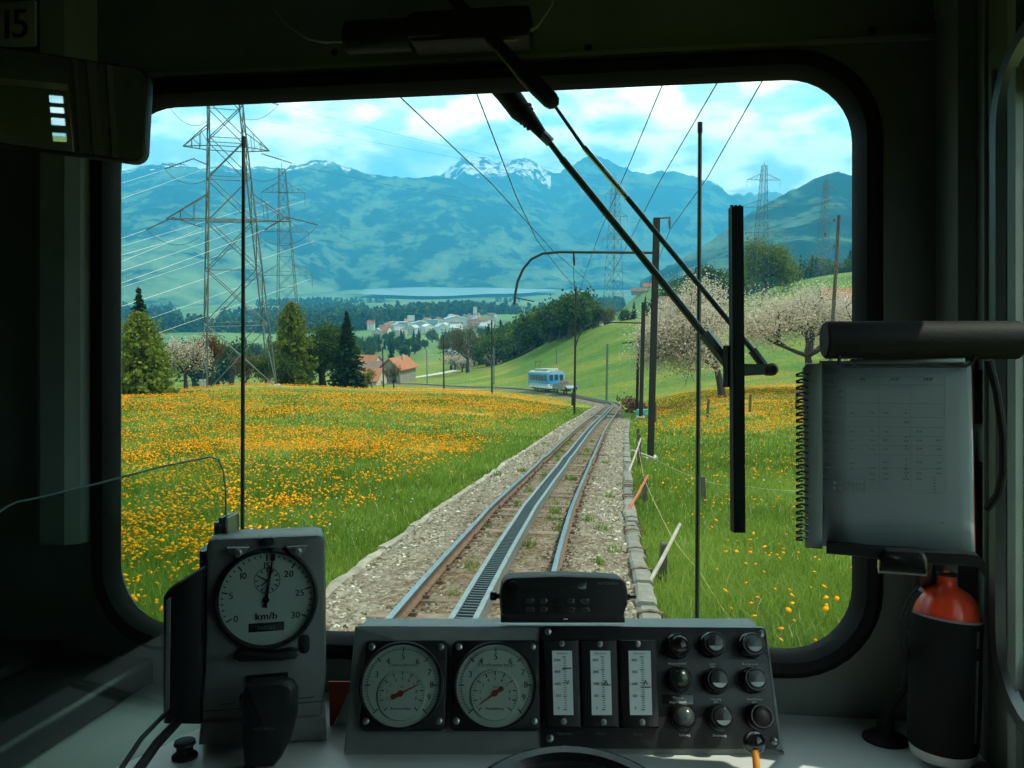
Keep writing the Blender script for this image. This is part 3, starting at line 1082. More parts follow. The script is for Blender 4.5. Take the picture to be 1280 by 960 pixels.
prof = [(-2.35, -0.25), (-2.0, 0.02), (-1.75, BH), (-1.0, BH + 0.02), (-0.72, BH - 0.02), (-0.35, BH + 0.015), (0, BH + 0.01), (0.35, BH + 0.015), (0.72, BH - 0.02), (1.0, BH + 0.02), (1.75, BH), (2.0, 0.02), (2.35, -0.25)]
V, rust = [], []
ss = np.arange(S0, S1, 0.6)
for s in ss:
    p, t, sd, up = tk(s)
    for o, h in prof:
        q = p + sd * o + up * (h + random.uniform(-0.012, 0.012))
        V.append(tuple(q))
        rust.append(max(0, 1 - abs(abs(o) - 0.72) / 0.34) * 0.75 + (0.45 if abs(o) < 0.7 else 0))
k = len(prof)
i = np.arange(len(ss) * k).reshape(len(ss), k)
q = np.stack([i[:-1, :-1], i[:-1, 1:], i[1:, 1:], i[1:, :-1]], -1).reshape(-1, 4)
o = link('track_bed', np_mesh('track_bed', V, q, M_ballast, smooth=True, vattr={'rust': rust}))
kind(o, 'structure', 'stone ballast bed carrying the rack railway')

# loose stones on the near ballast
def stones():
    base = np.array([(1, 0, 0), (0.3, 0.95, 0), (-0.8, 0.6, 0), (-0.8, -0.6, 0), (0.3, -0.95, 0), (0.1, 0.1, 0.75)])
    tri = np.array([(0, 1, 5), (1, 2, 5), (2, 3, 5), (3, 4, 5), (4, 0, 5)])
    n = 46000
    s = 5.5 * np.exp(RNG.random(n) * math.log(62 / 5.5))
    s = s + s_at_depth(0.5)
    off = RNG.uniform(-1.8, 1.8, n)
    keep = (np.abs(np.abs(off) - 0.72) > 0.09) & (np.abs(off) > 0.2)
    s, off = s[keep], off[keep]
    n = len(s)
    px_, py_, pz_ = np.interp(s, _sl, TX), np.interp(s, _sl, TY), np.interp(s, _sl, TZ)
    tx, ty = np.interp(s + .5, _sl, TX) - px_, np.interp(s + .5, _sl, TY) - py_
    ln = np.hypot(tx, ty)
    sx, sy = ty / ln, -tx / ln
    c = np.stack([px_ + sx * off, py_ + sy * off, pz_ + np.where(np.abs(off) < 0.62, BH - 0.0, BH + 0.005)], -1)
    d = s - s_at_depth(0.5)
    sz = RNG.uniform(0.016, 0.036, n) * (1 + d / 45)
    sz = np.where(np.abs(off) < 0.66, sz * 0.75, sz)
    sc3 = np.stack([sz * RNG.uniform(0.7, 1.4, n), sz * RNG.uniform(0.7, 1.4, n), sz * RNG.uniform(0.5, 1.2, n)], -1)
    a = RNG.random(n) * 6.283
    ca, sa = np.cos(a), np.sin(a)
    b = base[None] * sc3[:, None] + RNG.normal(0, 0.18, (n, 6, 3)) * sz[:, None, None]
    x = b[:, :, 0] * ca[:, None] - b[:, :, 1] * sa[:, None]
    y = b[:, :, 0] * sa[:, None] + b[:, :, 1] * ca[:, None]
    Vv = np.stack([x, y, b[:, :, 2]], -1) + c[:, None]
    Fv = tri[None] + (np.arange(n) * 6)[:, None, None]
    col = np.repeat(np.clip(RNG.normal(0.5, 0.24, n) - np.where(np.abs(off) < 0.95, 0.2, 0), 0, 1), 5)
    return np_mesh('gravel', Vv.reshape(-1, 3), Fv.reshape(-1, 3), leaf_mat('ballast_stones', (0.06, 0.042, 0.028), (0.27, 0.245, 0.195), 0.0, 0.0, (0.46, 0.43, 0.37)), fattr={'rnd': col})
kind(link('gravel', stones()), 'stuff', 'loose pale ballast stones between and beside the rails')

def sweep(section, off, s0, s1, mat, name, parent=None, step=0.6, z0=0.0):
    mb = MB()
    Ls = []
    s = s0
    while s < s1:
        p, t, sd, up = tk(s)
        Ls.append([p + sd * (off + a) + up * (b + z0) for a, b in section])
        s += step if s < 130 else 1.2
    mb.loops(Ls)
    return mb.build(name, mat, parent, smooth=True, ang=25)
RT = 0.30                     # rail top above the ground line
head = [(-0.034, RT - 0.03), (0.034, RT - 0.03), (0.034, RT - 0.004), (0.028, RT), (-0.028, RT), (-0.034, RT - 0.004)]
web = [(-0.062, RT - 0.15), (0.062, RT - 0.15), (0.062, RT - 0.135), (0.012, RT - 0.11), (0.012, RT - 0.031), (-0.012, RT - 0.031), (-0.012, RT - 0.11), (-0.062, RT - 0.135)]
for sgn, lab in ((-1, 'outer running rail on the flower meadow side of the rack'), (1, 'running rail on the timber edged side of the rack')):
    r_ = thing('rail', lab, 'rail', Matrix(), 'running rails of the railway')
    sweep(head, sgn * 0.75, S0, S1, M_rail_head, 'rail_head', r_)
    sweep(web, sgn * 0.75, S0, S1, M_rail_web, 'rail_web', r_)
r_ = thing('rack_rail', 'toothed ladder rack running between the two rails', 'rack rail', Matrix())
for sgn in (-1, 1):
    sweep([(sgn * 0.115 - 0.028, RT - 0.12), (sgn * 0.115 + 0.028, RT - 0.12), (sgn * 0.115 + 0.028, RT + 0.05), (sgn * 0.115 - 0.028, RT + 0.05)], 0, S0, S1, M_rack, 'side_channel', r_)
sweep([(-0.086, RT - 0.12), (0.086, RT - 0.12), (0.086, RT - 0.045), (-0.086, RT - 0.045)], 0, S0, S1, M_under, 'base_strip', r_)
mb = MB()
s = 7.5
while s < 75:
    p, t, sd, up = tk(s)
    a, b = p + sd * -0.084, p + sd * 0.084
    w0, w1, h0, h1 = 0.026, 0.018, RT - 0.045, RT + 0.036
    mb.hexa([a - t * w0 + up * h0, b - t * w0 + up * h0, b - t * w1 + up * h1, a - t * w1 + up * h1, a + t * w0 + up * h0, b + t * w0 + up * h0, b + t * w1 + up * h1, a + t * w1 + up * h1])
    s += 0.1
kind(mb.build('rack_teeth', M_rack_dark, r_, smooth=False), 'stuff')

def tmat(s, off=0.0, up_=0.0, jit=0.0):
    p, t, sd, up = tk(s)
    p = p + sd * off + up * up_
    M = Matrix.Identity(4)
    for i_, ax in enumerate((sd, t, up)):
        for j_ in range(3):
            M[j_][i_] = ax[j_]
    M.translation = p
    if jit:
        M = M @ Matrix.Rotation(random.uniform(-jit, jit), 4, 'Z') @ Matrix.Rotation(random.uniform(-jit, jit) * 0.5, 4, 'Y')
    return M
mb = MB()
mb.rbox(0, 0, 2.3, 0.24, 0.03, -0.08, BH + 0.035, 0.012, 2)
sl_mesh = mb.build('sleeper', M_sleeper)
for a in (-0.84, -0.66, 0.66, 0.84):
    clip = MB()
    clip.box(a - 0.035, a + 0.035, -0.05, 0.05, BH + 0.035, BH + 0.075)
    clip.tube([(a, 0, BH + 0.07), (a, 0, BH + 0.105)], 0.018, 6)
    clip.build('rail_fastening', M_rail_web, sl_mesh)
tag(sl_mesh, 'brown sleeper half sunk in the ballast under the rails', 'sleeper', 'sleepers of the railway track')
def copy_bare(o, M):
    c = o.copy()
    COL.objects.link(c)
    c.matrix_world = M
s = s_at_depth(5.0)
first = True
nsl = 0
while nsl < 118:
    M = tmat(s, random.uniform(-0.03, 0.03), random.uniform(-0.035, 0.0), 0.02)
    if first:
        sl_mesh.matrix_world = M
        first = False
    else:
        copy_thing(sl_mesh, M) if nsl < 48 else copy_bare(sl_mesh, M)
    nsl += 1
    s += 0.72
# pale crossing boards near the bend
mb = MB()
for a, b in ((-0.68, -0.16), (0.16, 0.68)):
    mb.box(a, b, -0.22, 0.22, BH, BH + 0.10)
tag(mb.build('crossing_board', mk('crossing_board', (0.62, 0.58, 0.47), 0.8, var=0.2, scale=3), M=tmat(s_at_depth(59))), 'pale boards laid across the track just before the bend', 'crossing board')

# edging along the bed
s = s_at_depth(6.5)
i_ = 0
proto_l = None
while i_ < 46:
    L_ = random.uniform(1.3, 2.2)
    mb = MB()
    n_ = 5
    Ls = []
    for j in range(n_ + 1):
        y_ = (j / n_ - 0.5) * L_ * 0.97
        w_, h_ = 0.07 * random.uniform(0.8, 1.25), 0.16 * random.uniform(0.8, 1.2)
        dx = random.uniform(-0.02, 0.02)
        Ls.append([(dx - w_, y_, -0.2), (dx + w_, y_, -0.2), (dx + w_ * 0.9, y_, h_ - 0.02), (dx + w_ * 0.6, y_, h_), (dx - w_ * 0.7, y_, h_), (dx - w_, y_, h_ - 0.03)])
    mb.loops(Ls)
    o = mb.build('edging_stone', M_stone, M=tmat(s + L_ / 2, -1.86, 0.0, 0.03))
    tag(o, 'weathered edging slab holding the ballast on the flower meadow side', 'edging stone', 'edging slabs along the meadow side of the ballast')
    s += L_
    i_ += 1
s = s_at_depth(6.0)
i_ = 0
while i_ < 34:
    L_ = random.uniform(0.9, 2.1)
    mb = MB()
    n_ = 4
    Ls = []
    for j in range(n_ + 1):
        y_ = (j / n_ - 0.5) * L_ * 0.96
        w_, h_ = 0.115 * random.uniform(0.85, 1.15), 0.20 * random.uniform(0.85, 1.12)
        Ls.append([(-w_, y_, -0.2), (w_, y_, -0.2), (w_, y_, h_ - 0.03), (w_ * 0.7, y_, h_), (-w_ * 0.7, y_, h_), (-w_, y_, h_ - 0.03)])
    mb.loops(Ls)
    M = tmat(s + L_ / 2, 1.84, random.uniform(-0.04, 0.02), 0.03)
    o = mb.build('edging_timber', M_timber, M=M)
    tag(o, 'cracked grey edging timber on the fence side of the ballast', 'edging timber', 'grey edging timbers along the fence side of the ballast')
    if i_ < 12 and random.random() < 0.8:
        cb = MB()
        for j in range(random.choice((1, 2))):
            yy = random.uniform(-0.4, 0.4) * L_
            cb.tube([(-0.14, yy, 0.02), (-0.13, yy, 0.215), (0, yy + 0.02, 0.235), (0.13, yy + 0.01, 0.215), (0.15, yy + 0.03, 0.0)], 0.016, 6)
        cb.build('iron_strap', M_rust_steel, o)
    s += L_
    i_ += 1

# ---------------------------------------------------------------- trees
def quads(C, S, up=0.0, flat=None, asp=1.0):
    n = len(C)
    a = RNG.normal(size=(n, 3))
    a[:, 2] *= (1 - up)
    a /= np.linalg.norm(a, axis=1)[:, None] + 1e-9
    b = RNG.normal(size=(n, 3))
    b[:, 2] *= (1 - up)
    b = b - a * (a * b).sum(1)[:, None]
    b /= np.linalg.norm(b, axis=1)[:, None] + 1e-9
    S = np.asarray(S)[:, None]
    a, b = a * S, b * S * asp
    Vv = np.stack([C - a * 0.5 - b * 0.15, C + b * 0.5 - a * 0.1, C + a * 0.55 + b * 0.1, C - b * 0.5 + a * 0.08], 1).reshape(-1, 3)
    return Vv, np.arange(4 * n).reshape(n, 4)

def grow(mb, tips, p, d, L, r, lev, nmax, spread, rng, up=0.15):
    P = [p]
    n = 4
    dd = d.copy()
    for k in range(n):
        dd = (dd + Vector((rng.uniform(-1, 1), rng.uniform(-1, 1), rng.uniform(-0.5, 1) * 0.6)) * 0.18 + Vector((0, 0, up * 0.3))).normalized()
        P.append(P[-1] + dd * L / n)
    mb.tube(P, [r * (1 - 0.55 * k / n) for k in range(n + 1)], 7 if lev == 0 else 5, False)
    if lev >= 2:
        for q_ in P[1:]:
            tips.append(tuple(q_))
    if lev >= nmax:
        tips.append(tuple(P[-1]))
        return
    kids = rng.randint(4, 6) if lev == 0 else rng.randint(3, 5)
    for c in range(kids):
        k = rng.choice((2, 3, 4, 4)) if lev else rng.choice((3, 4, 4))
        a = rng.uniform(0, 6.283)
        o = dd.orthogonal().normalized()
        o = Matrix.Rotation(a + c * 2.4, 3, dd) @ o
        nd = (dd * rng.uniform(0.35, 0.9) + o * spread * rng.uniform(0.7, 1.2)).normalized()
        grow(mb, tips, P[k], nd, L * rng.uniform(0.62, 0.85), r * 0.5, lev + 1, nmax, spread, rng, up)

def fit(mb, tips, H, W):
    T = np.array(tips)
    s = (W / 2 / max(np.percentile(np.hypot(T[:, 0], T[:, 1]), 92), 1e-3), H / max(T[:, 2].max(), 1e-3))
    T = T * np.array([s[0], s[0], s[1]])
    mb.v = [(x * s[0], y * s[0], z * s[1]) for x, y, z in mb.v]
    return T

def decid(seed, H, W, nleaf, size, spread=0.9, nmax=3, trunk=0.28, r=0.03, scatter=0.10, up=0.15, low=0.1):
    rng = random.Random(seed)
    mb, tips = MB(), []
    grow(mb, tips, Vector((0, 0, -0.02)), Vector((0, 0, 1)), trunk, r, 0, nmax, spread, rng, up)
    T = fit(mb, tips, H * 0.96, W)
    T = T[T[:, 2] > H * low]
    idx = RNG.integers(0, len(T), nleaf)
    C = T[idx] + RNG.normal(0, 1, (nleaf, 3)) * np.array([W, W, H * 0.8]) * scatter * RNG.random((nleaf, 1)) ** 0.5
    C[:, 2] = np.maximum(C[:, 2], H * low * RNG.uniform(0.3, 1.0, nleaf))
    Vv, Fv = quads(C, RNG.uniform(0.6, 1.3, nleaf) * size)
    cl = np.repeat(RNG.random(len(T)), 1)[idx] * 0.5 + RNG.random(nleaf) * 0.5
    return mb, Vv, Fv, cl

def conifer(seed, H, W, tiers, per, sprays, size, egg=False):
    mb = MB()
    mb.tube([(0, 0, -0.3), (0, 0, H * 0.5), (0, 0, H)], [H * 0.016, H * 0.010, 0.02], 7)
    Cs, Sz = [], []
    for i_ in range(tiers):
        f = (i_ + RNG.uniform(-0.3, 0.3)) / tiers
        z = H * (0.05 + 0.93 * f)
        rad = W / 2 * max(0.03, (1 - f)) ** 0.85 * RNG.uniform(0.8, 1.12)
        if egg:
            rad = W / 2 * max(0.02, 1 - f) ** 0.55 * (0.72 + 0.5 * max(f, 0)) * RNG.uniform(0.78, 1.15)
        nb = max(3, int(per * (1 - (0.35 if egg else 0.6) * f)))
        for b in range(nb):
            a = 6.283 * b / nb + RNG.uniform(-0.3, 0.3) + i_ * 1.1
            rl = rad * (RNG.uniform(0.55, 1.2) * (1 + 0.2 * math.sin(3 * a + z * 1.7) + 0.14 * math.sin(5 * a - z * 2.9)) if egg else RNG.uniform(0.65, 1.15))
            for k_ in range(sprays):
                t_ = ((k_ + RNG.random()) / sprays) ** (0.6 if egg else 1.0)
                rr = rl * t_
                Cs.append((rr * math.cos(a) + RNG.normal(0, 0.05) * W * 0.2, rr * math.sin(a) + RNG.normal(0, 0.05) * W * 0.2, z - (0.05 if egg else 0.28) * rr * t_ + RNG.normal(0, 0.012) * H))
                Sz.append(size * RNG.uniform(0.6, 1.3) * (0.6 + 0.6 * (1 - f)))
    C = np.array(Cs)
    Vv, Fv = quads(C, Sz, up=0.1 if egg else 0.55, asp=0.8 if egg else 0.6)
    return mb, Vv, Fv, RNG.random(len(C))

def tree_proto(name, gen, leafm, label, cat, crown='crown'):
    mb, Vv, Fv, rnd = gen
    root = thing(name, label, cat, Matrix())
    mb.build('trunk', M_bark, root)
    link(crown, np_mesh(crown, Vv, Fv, leafm, fattr={'rnd': rnd}), root)
    return root

def far_proto(name, gen, leafm):
    """a far tree: crown and stem in one mesh"""
    mb, Vv, Fv, rnd = gen
    tv = np.array(mb.v)
    tf = []
    for f in mb.f:
        if len(f) == 4:
            tf.append(f)
        elif len(f) == 3:
            tf.append((*f, f[-1]))
    tf = np.array([f for f in tf if len(set(f)) == 4]).reshape(-1, 4)
    V_ = np.concatenate([Vv, tv])
    F_ = np.concatenate([Fv, tf + len(Vv)])
    return np_mesh(name, V_, F_, [leafm, M_bark], fattr={'rnd': np.concatenate([rnd, np.zeros(len(tf))])}, midx=[0] * len(Fv) + [1] * len(tf))

def TM(px, d, s=1.0, rz=None, dz=-0.15, sx=None):
    p = gp(px, d)
    rz = random.uniform(0, 6.28) if rz is None else rz
    sx = s if sx is None else sx
    return Matrix.Translation(p + Vector((0, 0, dz))) @ Matrix.Rotation(rz, 4, 'Z') @ Matrix.Diagonal((sx, sx, s, 1))

# single trees round the meadow, each with its own crown and trunk
def solo(gen, leafm, name, label, cat, px, d, crown='crown', sx=None):
    t = tree_proto(name, gen, leafm, label, cat, crown)
    t.matrix_world = TM(px, d, 1.0, sx=sx)
    return t
solo(conifer(11, 8.3, 7.2, 44, 26, 14, 0.33, True), L_yellowgreen, 'broadleaf_tree', 'dense bushy green tree at the meadow edge nearest the window post', 'tree', 180, 76)
solo(conifer(12, 12.2, 6.4, 40, 14, 9, 0.6), L_fir, 'fir_tree', 'dark fir whose tip rises behind the bushy green tree', 'tree', 182, 90)
solo(decid(13, 6.6, 4.8, 5000, 0.17, 0.8, 3, 0.2, 0.028, 0.12), L_blossom, 'blossom_tree', 'pale blossoming tree between the bushy green tree and the big pylon', 'tree', 232, 98, 'blossom')
solo(decid(14, 6.8, 5.0, 3600, 0.22, 0.8, 3, 0.2, 0.026, 0.12), L_rusty, 'rusty_tree', 'rust coloured budding tree behind the leg of the big pylon', 'tree', 263, 104)
solo(decid(15, 5.4, 3.6, 3200, 0.2, 0.7, 3, 0.2, 0.026, 0.12), L_blossom, 'blossom_tree', 'white blossoming bush at the foot of the window post', 'tree', 140, 82, 'blossom')
solo(conifer(16, 12.2, 7.6, 46, 24, 13, 0.42, True), L_yellowgreen, 'leafy_tree', 'tall full yellowish green tree to the right of the big pylon', 'tree', 368, 112)
solo(decid(17, 9.2, 7.6, 13000, 0.26, 0.8, 3, 0.12, 0.03, 0.15, low=0.03), L_dark, 'broadleaf_tree', 'dark leafy tree between the tall yellowish tree and the black spruce', 'tree', 404, 118)
solo(conifer(18, 11.0, 7.0, 42, 15, 10, 0.6), L_fir, 'spruce_tree', 'black green spruce standing at the end of the tree row beside the farm', 'tree', 436, 112)
solo(decid(19, 4.0, 5.0, 3000, 0.2, 0.9, 3, 0.15, 0.02, 0.14), L_dark, 'bush', 'low dark bush in front of the tall yellowish tree', 'bush', 345, 106, 'foliage')
solo(decid(20, 5.6, 5.5, 3200, 0.22, 0.8, 3, 0.2, 0.02, 0.13), L_twig, 'budding_tree', 'brownish budding tree seen through the legs of the big pylon', 'tree', 306, 125)
solo(decid(21, 4.2, 2.6, 700, 0.14, 0.5, 3, 0.2, 0.02, 0.10, up=0.6), L_twig, 'bare_shrub', 'thin bare shrub beside a pole in front of the farmhouse', 'shrub', 492, 122, 'twigs')
solo(decid(22, 3.2, 2.6, 900, 0.16, 0.6, 3, 0.2, 0.02, 0.11, up=0.5), L_yellowgreen, 'shrub', 'small yellow green shrub between the spruce and the farm pole', 'shrub', 466, 120, 'twigs')
solo(decid(23, 17, 17, 3000, 0.42, 0.95, 3, 0.24, 0.03, 0.10), L_twig, 'bare_tree', 'spreading bare budding tree beside the farmhouse lane', 'tree', 585, 282)
# cherry trees in blossom on the right
def cherry(seed, H, W):
    return decid(seed, H, W, 34000, 0.125, 1.0, 4, 0.2, 0.020, 0.075, up=0.12, low=0.2)
solo(cherry(31, 9.2, 11.0), L_blossom, 'cherry_tree', 'blossoming cherry tree with its dark trunk behind the wiper blade', 'tree', 905, 60, 'blossom')
solo(cherry(32, 10.0, 13.0), L_blossom, 'cherry_tree', 'largest blossoming cherry tree beside the timetable', 'tree', 1010, 64, 'blossom')
solo(cherry(33, 8.4, 8.0), L_blossom, 'cherry_tree', 'blossoming cherry tree half hidden behind the timetable lamp', 'tree', 1085, 70, 'blossom')
# big trees on the slope at the right pylons
solo(decid(34, 20, 17, 14000, 0.6, 0.85, 3, 0.12, 0.02, 0.14, low=0.03), L_yellowgreen, 'broadleaf_tree', 'big sunlit green tree around the foot of the right hand pylon', 'tree', 955, 300)
solo(decid(35, 17, 14, 11000, 0.6, 0.8, 3, 0.12, 0.02, 0.14, low=0.03), L_dark, 'broadleaf_tree', 'dark round tree left of the pylon tree on the slope', 'tree', 884, 330)
for k_, (px, d, h, lab) in enumerate([(985, 420, 13, 'dark fir on the ridge, lowest of the three ridge firs'), (999, 420, 16, 'dark fir on the ridge in the middle of the three ridge firs'), (1014, 420, 15, 'dark fir standing apart at the right of the ridge firs')]):
    solo(conifer(40 + k_, h, 6.5, 22, 9, 5, 0.9), L_fir, 'fir_tree', lab, 'tree', px, d)

# woods made of many single trees
protos = [far_proto('deciduous_tree', decid(50 + j, 12, 10.5, 2600, 0.8, 0.85, 2, 0.1, 0.02, 0.16, low=0.03), [L_broad, L_dark, L_yellowgreen, L_dark][j]) for j in range(4)]
protos_c = [far_proto('conifer_tree', conifer(60 + j, 16, 7.5, 24, 10, 6, 1.2), L_fir) for j in range(2)]
proto_b = far_proto('blossom_tree', decid(65, 7, 7, 1500, 0.4, 0.9, 3, 0.2, 0.03, 0.1), L_blossom)
proto_t = far_proto('budding_tree', decid(66, 9, 8, 900, 0.5, 0.9, 3, 0.2, 0.03, 0.12), L_twig)
def wood(spots, label, group):
    for px, d, pr, s in spots:
        o = link(pr.name.split('.')[0], pr, M=TM(px, d, s))
        tag(o, label, 'tree', group)
rr = random.Random(5)
def scatter(n, pxa, pxb, da, db, mix, smin, smax, edge=None):
    out = []
    for _ in range(n):
        px = rr.uniform(pxa, pxb)
        d = rr.uniform(da, db)
        out.append((px, d, rr.choice(mix), rr.uniform(smin, smax)))
    return out
D, Cn = protos, protos_c
wood(scatter(20, 682, 734, 240, 300, [D[1], D[3], D[0], D[1]], 0.65, 1.05), 'leafy tree in the dark clump crowning the lakeward end of the green hill', 'trees crowning the lakeward end of the hill')
wood(scatter(80, 606, 745, 285, 480, [D[0], D[1], D[2], D[3], Cn[0], proto_t], 0.75, 1.25), 'tree in the wood on the slope between village and hill', 'trees on the slope between village and hill')
wood(scatter(10, 560, 640, 290, 330, [proto_b, proto_t, proto_b], 0.7, 1.1), 'pale blossoming or budding tree beside the footpath up the hill', 'blossom trees beside the hill footpath')
wood(scatter(9, 575, 625, 330, 400, [proto_b, proto_b, D[0]], 0.7, 1.1), 'pale blossoming or leafy tree in front of the white house below the village', 'garden trees below the village')
wood(scatter(95, 420, 640, 450, 820, [Cn[0], Cn[1], D[1], D[0], D[3]], 0.5, 0.85), 'dark tree in the belt between the farm and the village', 'trees between farm and village')
wood(scatter(60, 130, 445, 260, 640, [D[1], D[0], Cn[0], D[3], proto_t], 0.8, 1.3), 'tree in the wood behind the row of trees beside the big pylon', 'trees behind the tree row at the big pylon')
wood(scatter(60, 842, 1090, 430, 660, [D[1], D[3], Cn[0], D[0], D[1]], 0.9, 1.5), 'tree in the dark wood on the slope behind the cherry trees and two pylons', 'trees of the wood behind two pylons')
wood(scatter(40, 965, 1095, 425, 490, [D[1], D[3], Cn[0], D[0]], 0.45, 0.75), 'dark tree in the line of trees along the right hand crest', 'trees lining the right hand crest')
wood(scatter(22, 830, 930, 300, 420, [D[0], D[1], D[2], Cn[1]], 0.6, 1.15), 'tree on the slope just behind the cherry trees', 'trees on the slope behind the cherries')
wood([(792, 300, Cn[0], 0.55), (806, 300, Cn[1], 0.62), (781, 300, D[1], 0.5), (820, 305, D[3], 0.7), (838, 290, D[0], 0.8), (745, 258, proto_t, 0.8), (752, 250, proto_t, 0.6), (757, 262, D[2], 0.5)], 'small tree along the crest of the green hill below the farm roofs', 'small trees on the hill crest')
# the far woods of the valley read as one mass
def far_wood():
    C, S = [], []
    n = 0
    r2 = np.random.default_rng(12)
    px = r2.uniform(60, 780, 9000)
    d = 1150 * np.exp(r2.random(9000) * math.log(3200 / 1150))
    x = (px - 640) / F * d
    m = fbm(x * 0.004 + 5, d * 0.0022, 4)
    belt = (np.abs(d - 1450) < 240) & (px > 380)
    keep = (m > 0.585) | (belt & (m > 0.50))
    px, d, x = px[keep], d[keep], x[keep]
    z = np.full(len(x), -100.0)
    y = d.copy()
    for _ in range(3):
        zw = gzv(x, y)
        z = zw * CP + y * SP
        y = d * CP + z * SP
    zw = zw + (fbm(x * 0.004, y * 0.004, 4) - 0.5) * 26 * sstep(600, 1500, np.hypot(x, y)) * (1 - sstep(2700, 3300, np.hypot(x, y)))
    base = np.stack([x, y, zw], -1)
    k = 26
    n = len(x)
    h = r2.uniform(12, 26, n)
    t = r2.random((n, k))
    rad = (1 - t) ** 0.7 * h[:, None] * 0.32
    a = r2.random((n, k)) * 6.283
    C = base[:, None] + np.stack([rad * np.cos(a), rad * np.sin(a), t * h[:, None]], -1)
    S = np.repeat(h * 0.30, k)
    Vv, Fv = quads(C.reshape(-1, 3), S)
    return np_mesh('far_woods', Vv, Fv, leaf_mat('far_leaves', (0.018, 0.040, 0.014), (0.075, 0.115, 0.032), 0.2, 0.0), fattr={'rnd': np.repeat(r2.random(n), k) * 0.7 + r2.random(n * k) * 0.3})
kind(link('far_woods', far_wood()), 'stuff', 'distant woods and copses on the valley floor')
# ---------------------------------------------------------------- footpaths
def ribbon(name, pts, wid, mat, label, lift=0.12):
    P = catmull([pts[0]] + pts + [pts[-1]], 6)
    mb = MB()
    Ls = []
    W3 = [gp(px, d) for px, d in P]
    for k in range(len(W3)):
        t = W3[min(k + 1, len(W3) - 1)] - W3[max(k - 1, 0)]
        sd = Vector((t.y, -t.x, 0)).normalized() * wid / 2
        a, b = W3[k] - sd, W3[k] + sd
        h = max(gz(a.x, a.y), gz(b.x, b.y), W3[k].z) + lift
        Ls.append([(a.x, a.y, h), (W3[k].x, W3[k].y, h + 0.03), (b.x, b.y, h)])
    mb.loops(Ls, False, False, False)
    return kind(mb.build(name, mat), 'structure', label)
ribbon('path', [(564, 300), (590, 292), (615, 288), (640, 282), (655, 276), (668, 268)], 2.4, M_path, 'pale footpath climbing along the edge of the green hill')
ribbon('path', [(470, 262), (500, 275), (530, 288), (556, 300), (572, 312)], 3.0, M_path, 'pale lane passing in front of the farm')

# ---------------------------------------------------------------- masts and poles
UP = Vector((0, 0, 1))
def mast(px, d, toppy, w, mat, label, cat='mast', name='catenary_mast', group=None, foot=True, round_=False):
    b = gp(px, d)
    lo, hi = 1.0, 40.0
    def pyof(h):
        q = CAMW.inverted() @ (b + UP * h)
        return 480 - F * q.y / -q.z
    for _ in range(40):
        m_ = (lo + hi) / 2
        if pyof(m_) > toppy:
            lo = m_
        else:
            hi = m_
    h = lo
    root = thing(name, label, cat, Matrix.Translation(b), group)
    mb = MB()
    if round_:
        mb.tube([(0, 0, -0.5), (0, 0, h)], [w / 2 * 1.15, w / 2 * 0.85], 10)
    else:
        t = w * 0.09
        mb.box(-w / 2, w / 2, -w / 2, -w / 2 + t, -0.5, h)
        mb.box(-w / 2, w / 2, w / 2 - t, w / 2, -0.5, h)
        mb.box(-t / 2, t / 2, -w / 2 + t, w / 2 - t, -0.5, h)
    mb.build('post', mat, root)
    if foot:
        f = MB()
        f.rbox(0, 0, w * 2.3, w * 2.3, 0.05, -0.6, 0.12, 0.03, 2)
        f.build('footing', M_concrete, root)
    return root, b, h
def loc(b, px, py, d):
    return at(px, py, d) - b
# nearest mast with its curved cantilever
m1, b1, h1 = mast(813, 28, 272, 0.20, M_mast, 'nearest dark steel catenary mast with a long curved cantilever over the track')
mb = MB()
arm = [(822, 316), (760, 315.5), (700, 315), (678, 317), (664, 324), (654, 336), (647, 352), (644, 368), (643, 381)]
mb.tube([loc(b1, x, y, 28) for x, y in arm], 0.045, 8)
mb.build('cantilever', M_mast, m1)
mb = MB()
mb.tube([loc(b1, 644, 372, 28), loc(b1, 668, 377, 28)], 0.022, 6)
mb.tube([loc(b1, 717, 316, 28), loc(b1, 717.5, 326, 28), loc(b1, 718, 332, 28)], [0.03, 0.05, 0.03], 6)
mb.build('steady_arm', M_mast, m1)
mb = MB()
mb.tube([loc(b1, 820, 273, 28), loc(b1, 838, 272, 28)], 0.03, 6)
mb.tube([loc(b1, 837, 272, 28), loc(b1, 837, 278, 28), loc(b1, 837, 286, 28)], [0.02, 0.055, 0.02], 8)
mb.build('insulator', M_insul, m1)
m2, b2, h2 = mast(801, 55, 378, 0.24, M_mast, 'second dark catenary mast with a curved cantilever, just behind the nearest')
mb = MB()
mb.tube([loc(b2, x, y, 55) for x, y in [(806, 404), (770, 403), (745, 403.5), (734, 407), (727, 414), (722, 424), (720, 432)]], 0.05, 6)
mb.build('cantilever', M_mast, m2)
m3, b3, h3 = mast(796, 64, 420, 0.2, M_mast, 'short dark mast with a small side bracket behind the two tall masts')
mb = MB()
mb.tube([loc(b3, 797, 427, 64), loc(b3, 778, 429, 64)], 0.05, 6)
mb.tube([loc(b3, 797, 434, 64), loc(b3, 786, 428, 64)], 0.03, 6)
mb.build('bracket', M_mast, m3)
mast(758, 102, 430, 0.24, M_mast_grey, 'blue grey pole standing where the track bends')
m5, b5, h5 = mast(718, 64, 358, 0.17, M_mast, 'slim dark pole on the flower meadow between camera and train', round_=True, foot=False)
mb = MB()
p = loc(b5, 716.5, 499, 63.8)
mb.rbox(p.x, p.y, 0.28, 0.24, 0.03, p.z - 0.5, p.z + 0.55, 0.03, 3)
mb.build('switch_box', M_black, m5)
mast(615, 100, 400, 0.22, M_mast, 'dark pole on the meadow left of the blue train', round_=True, foot=False)
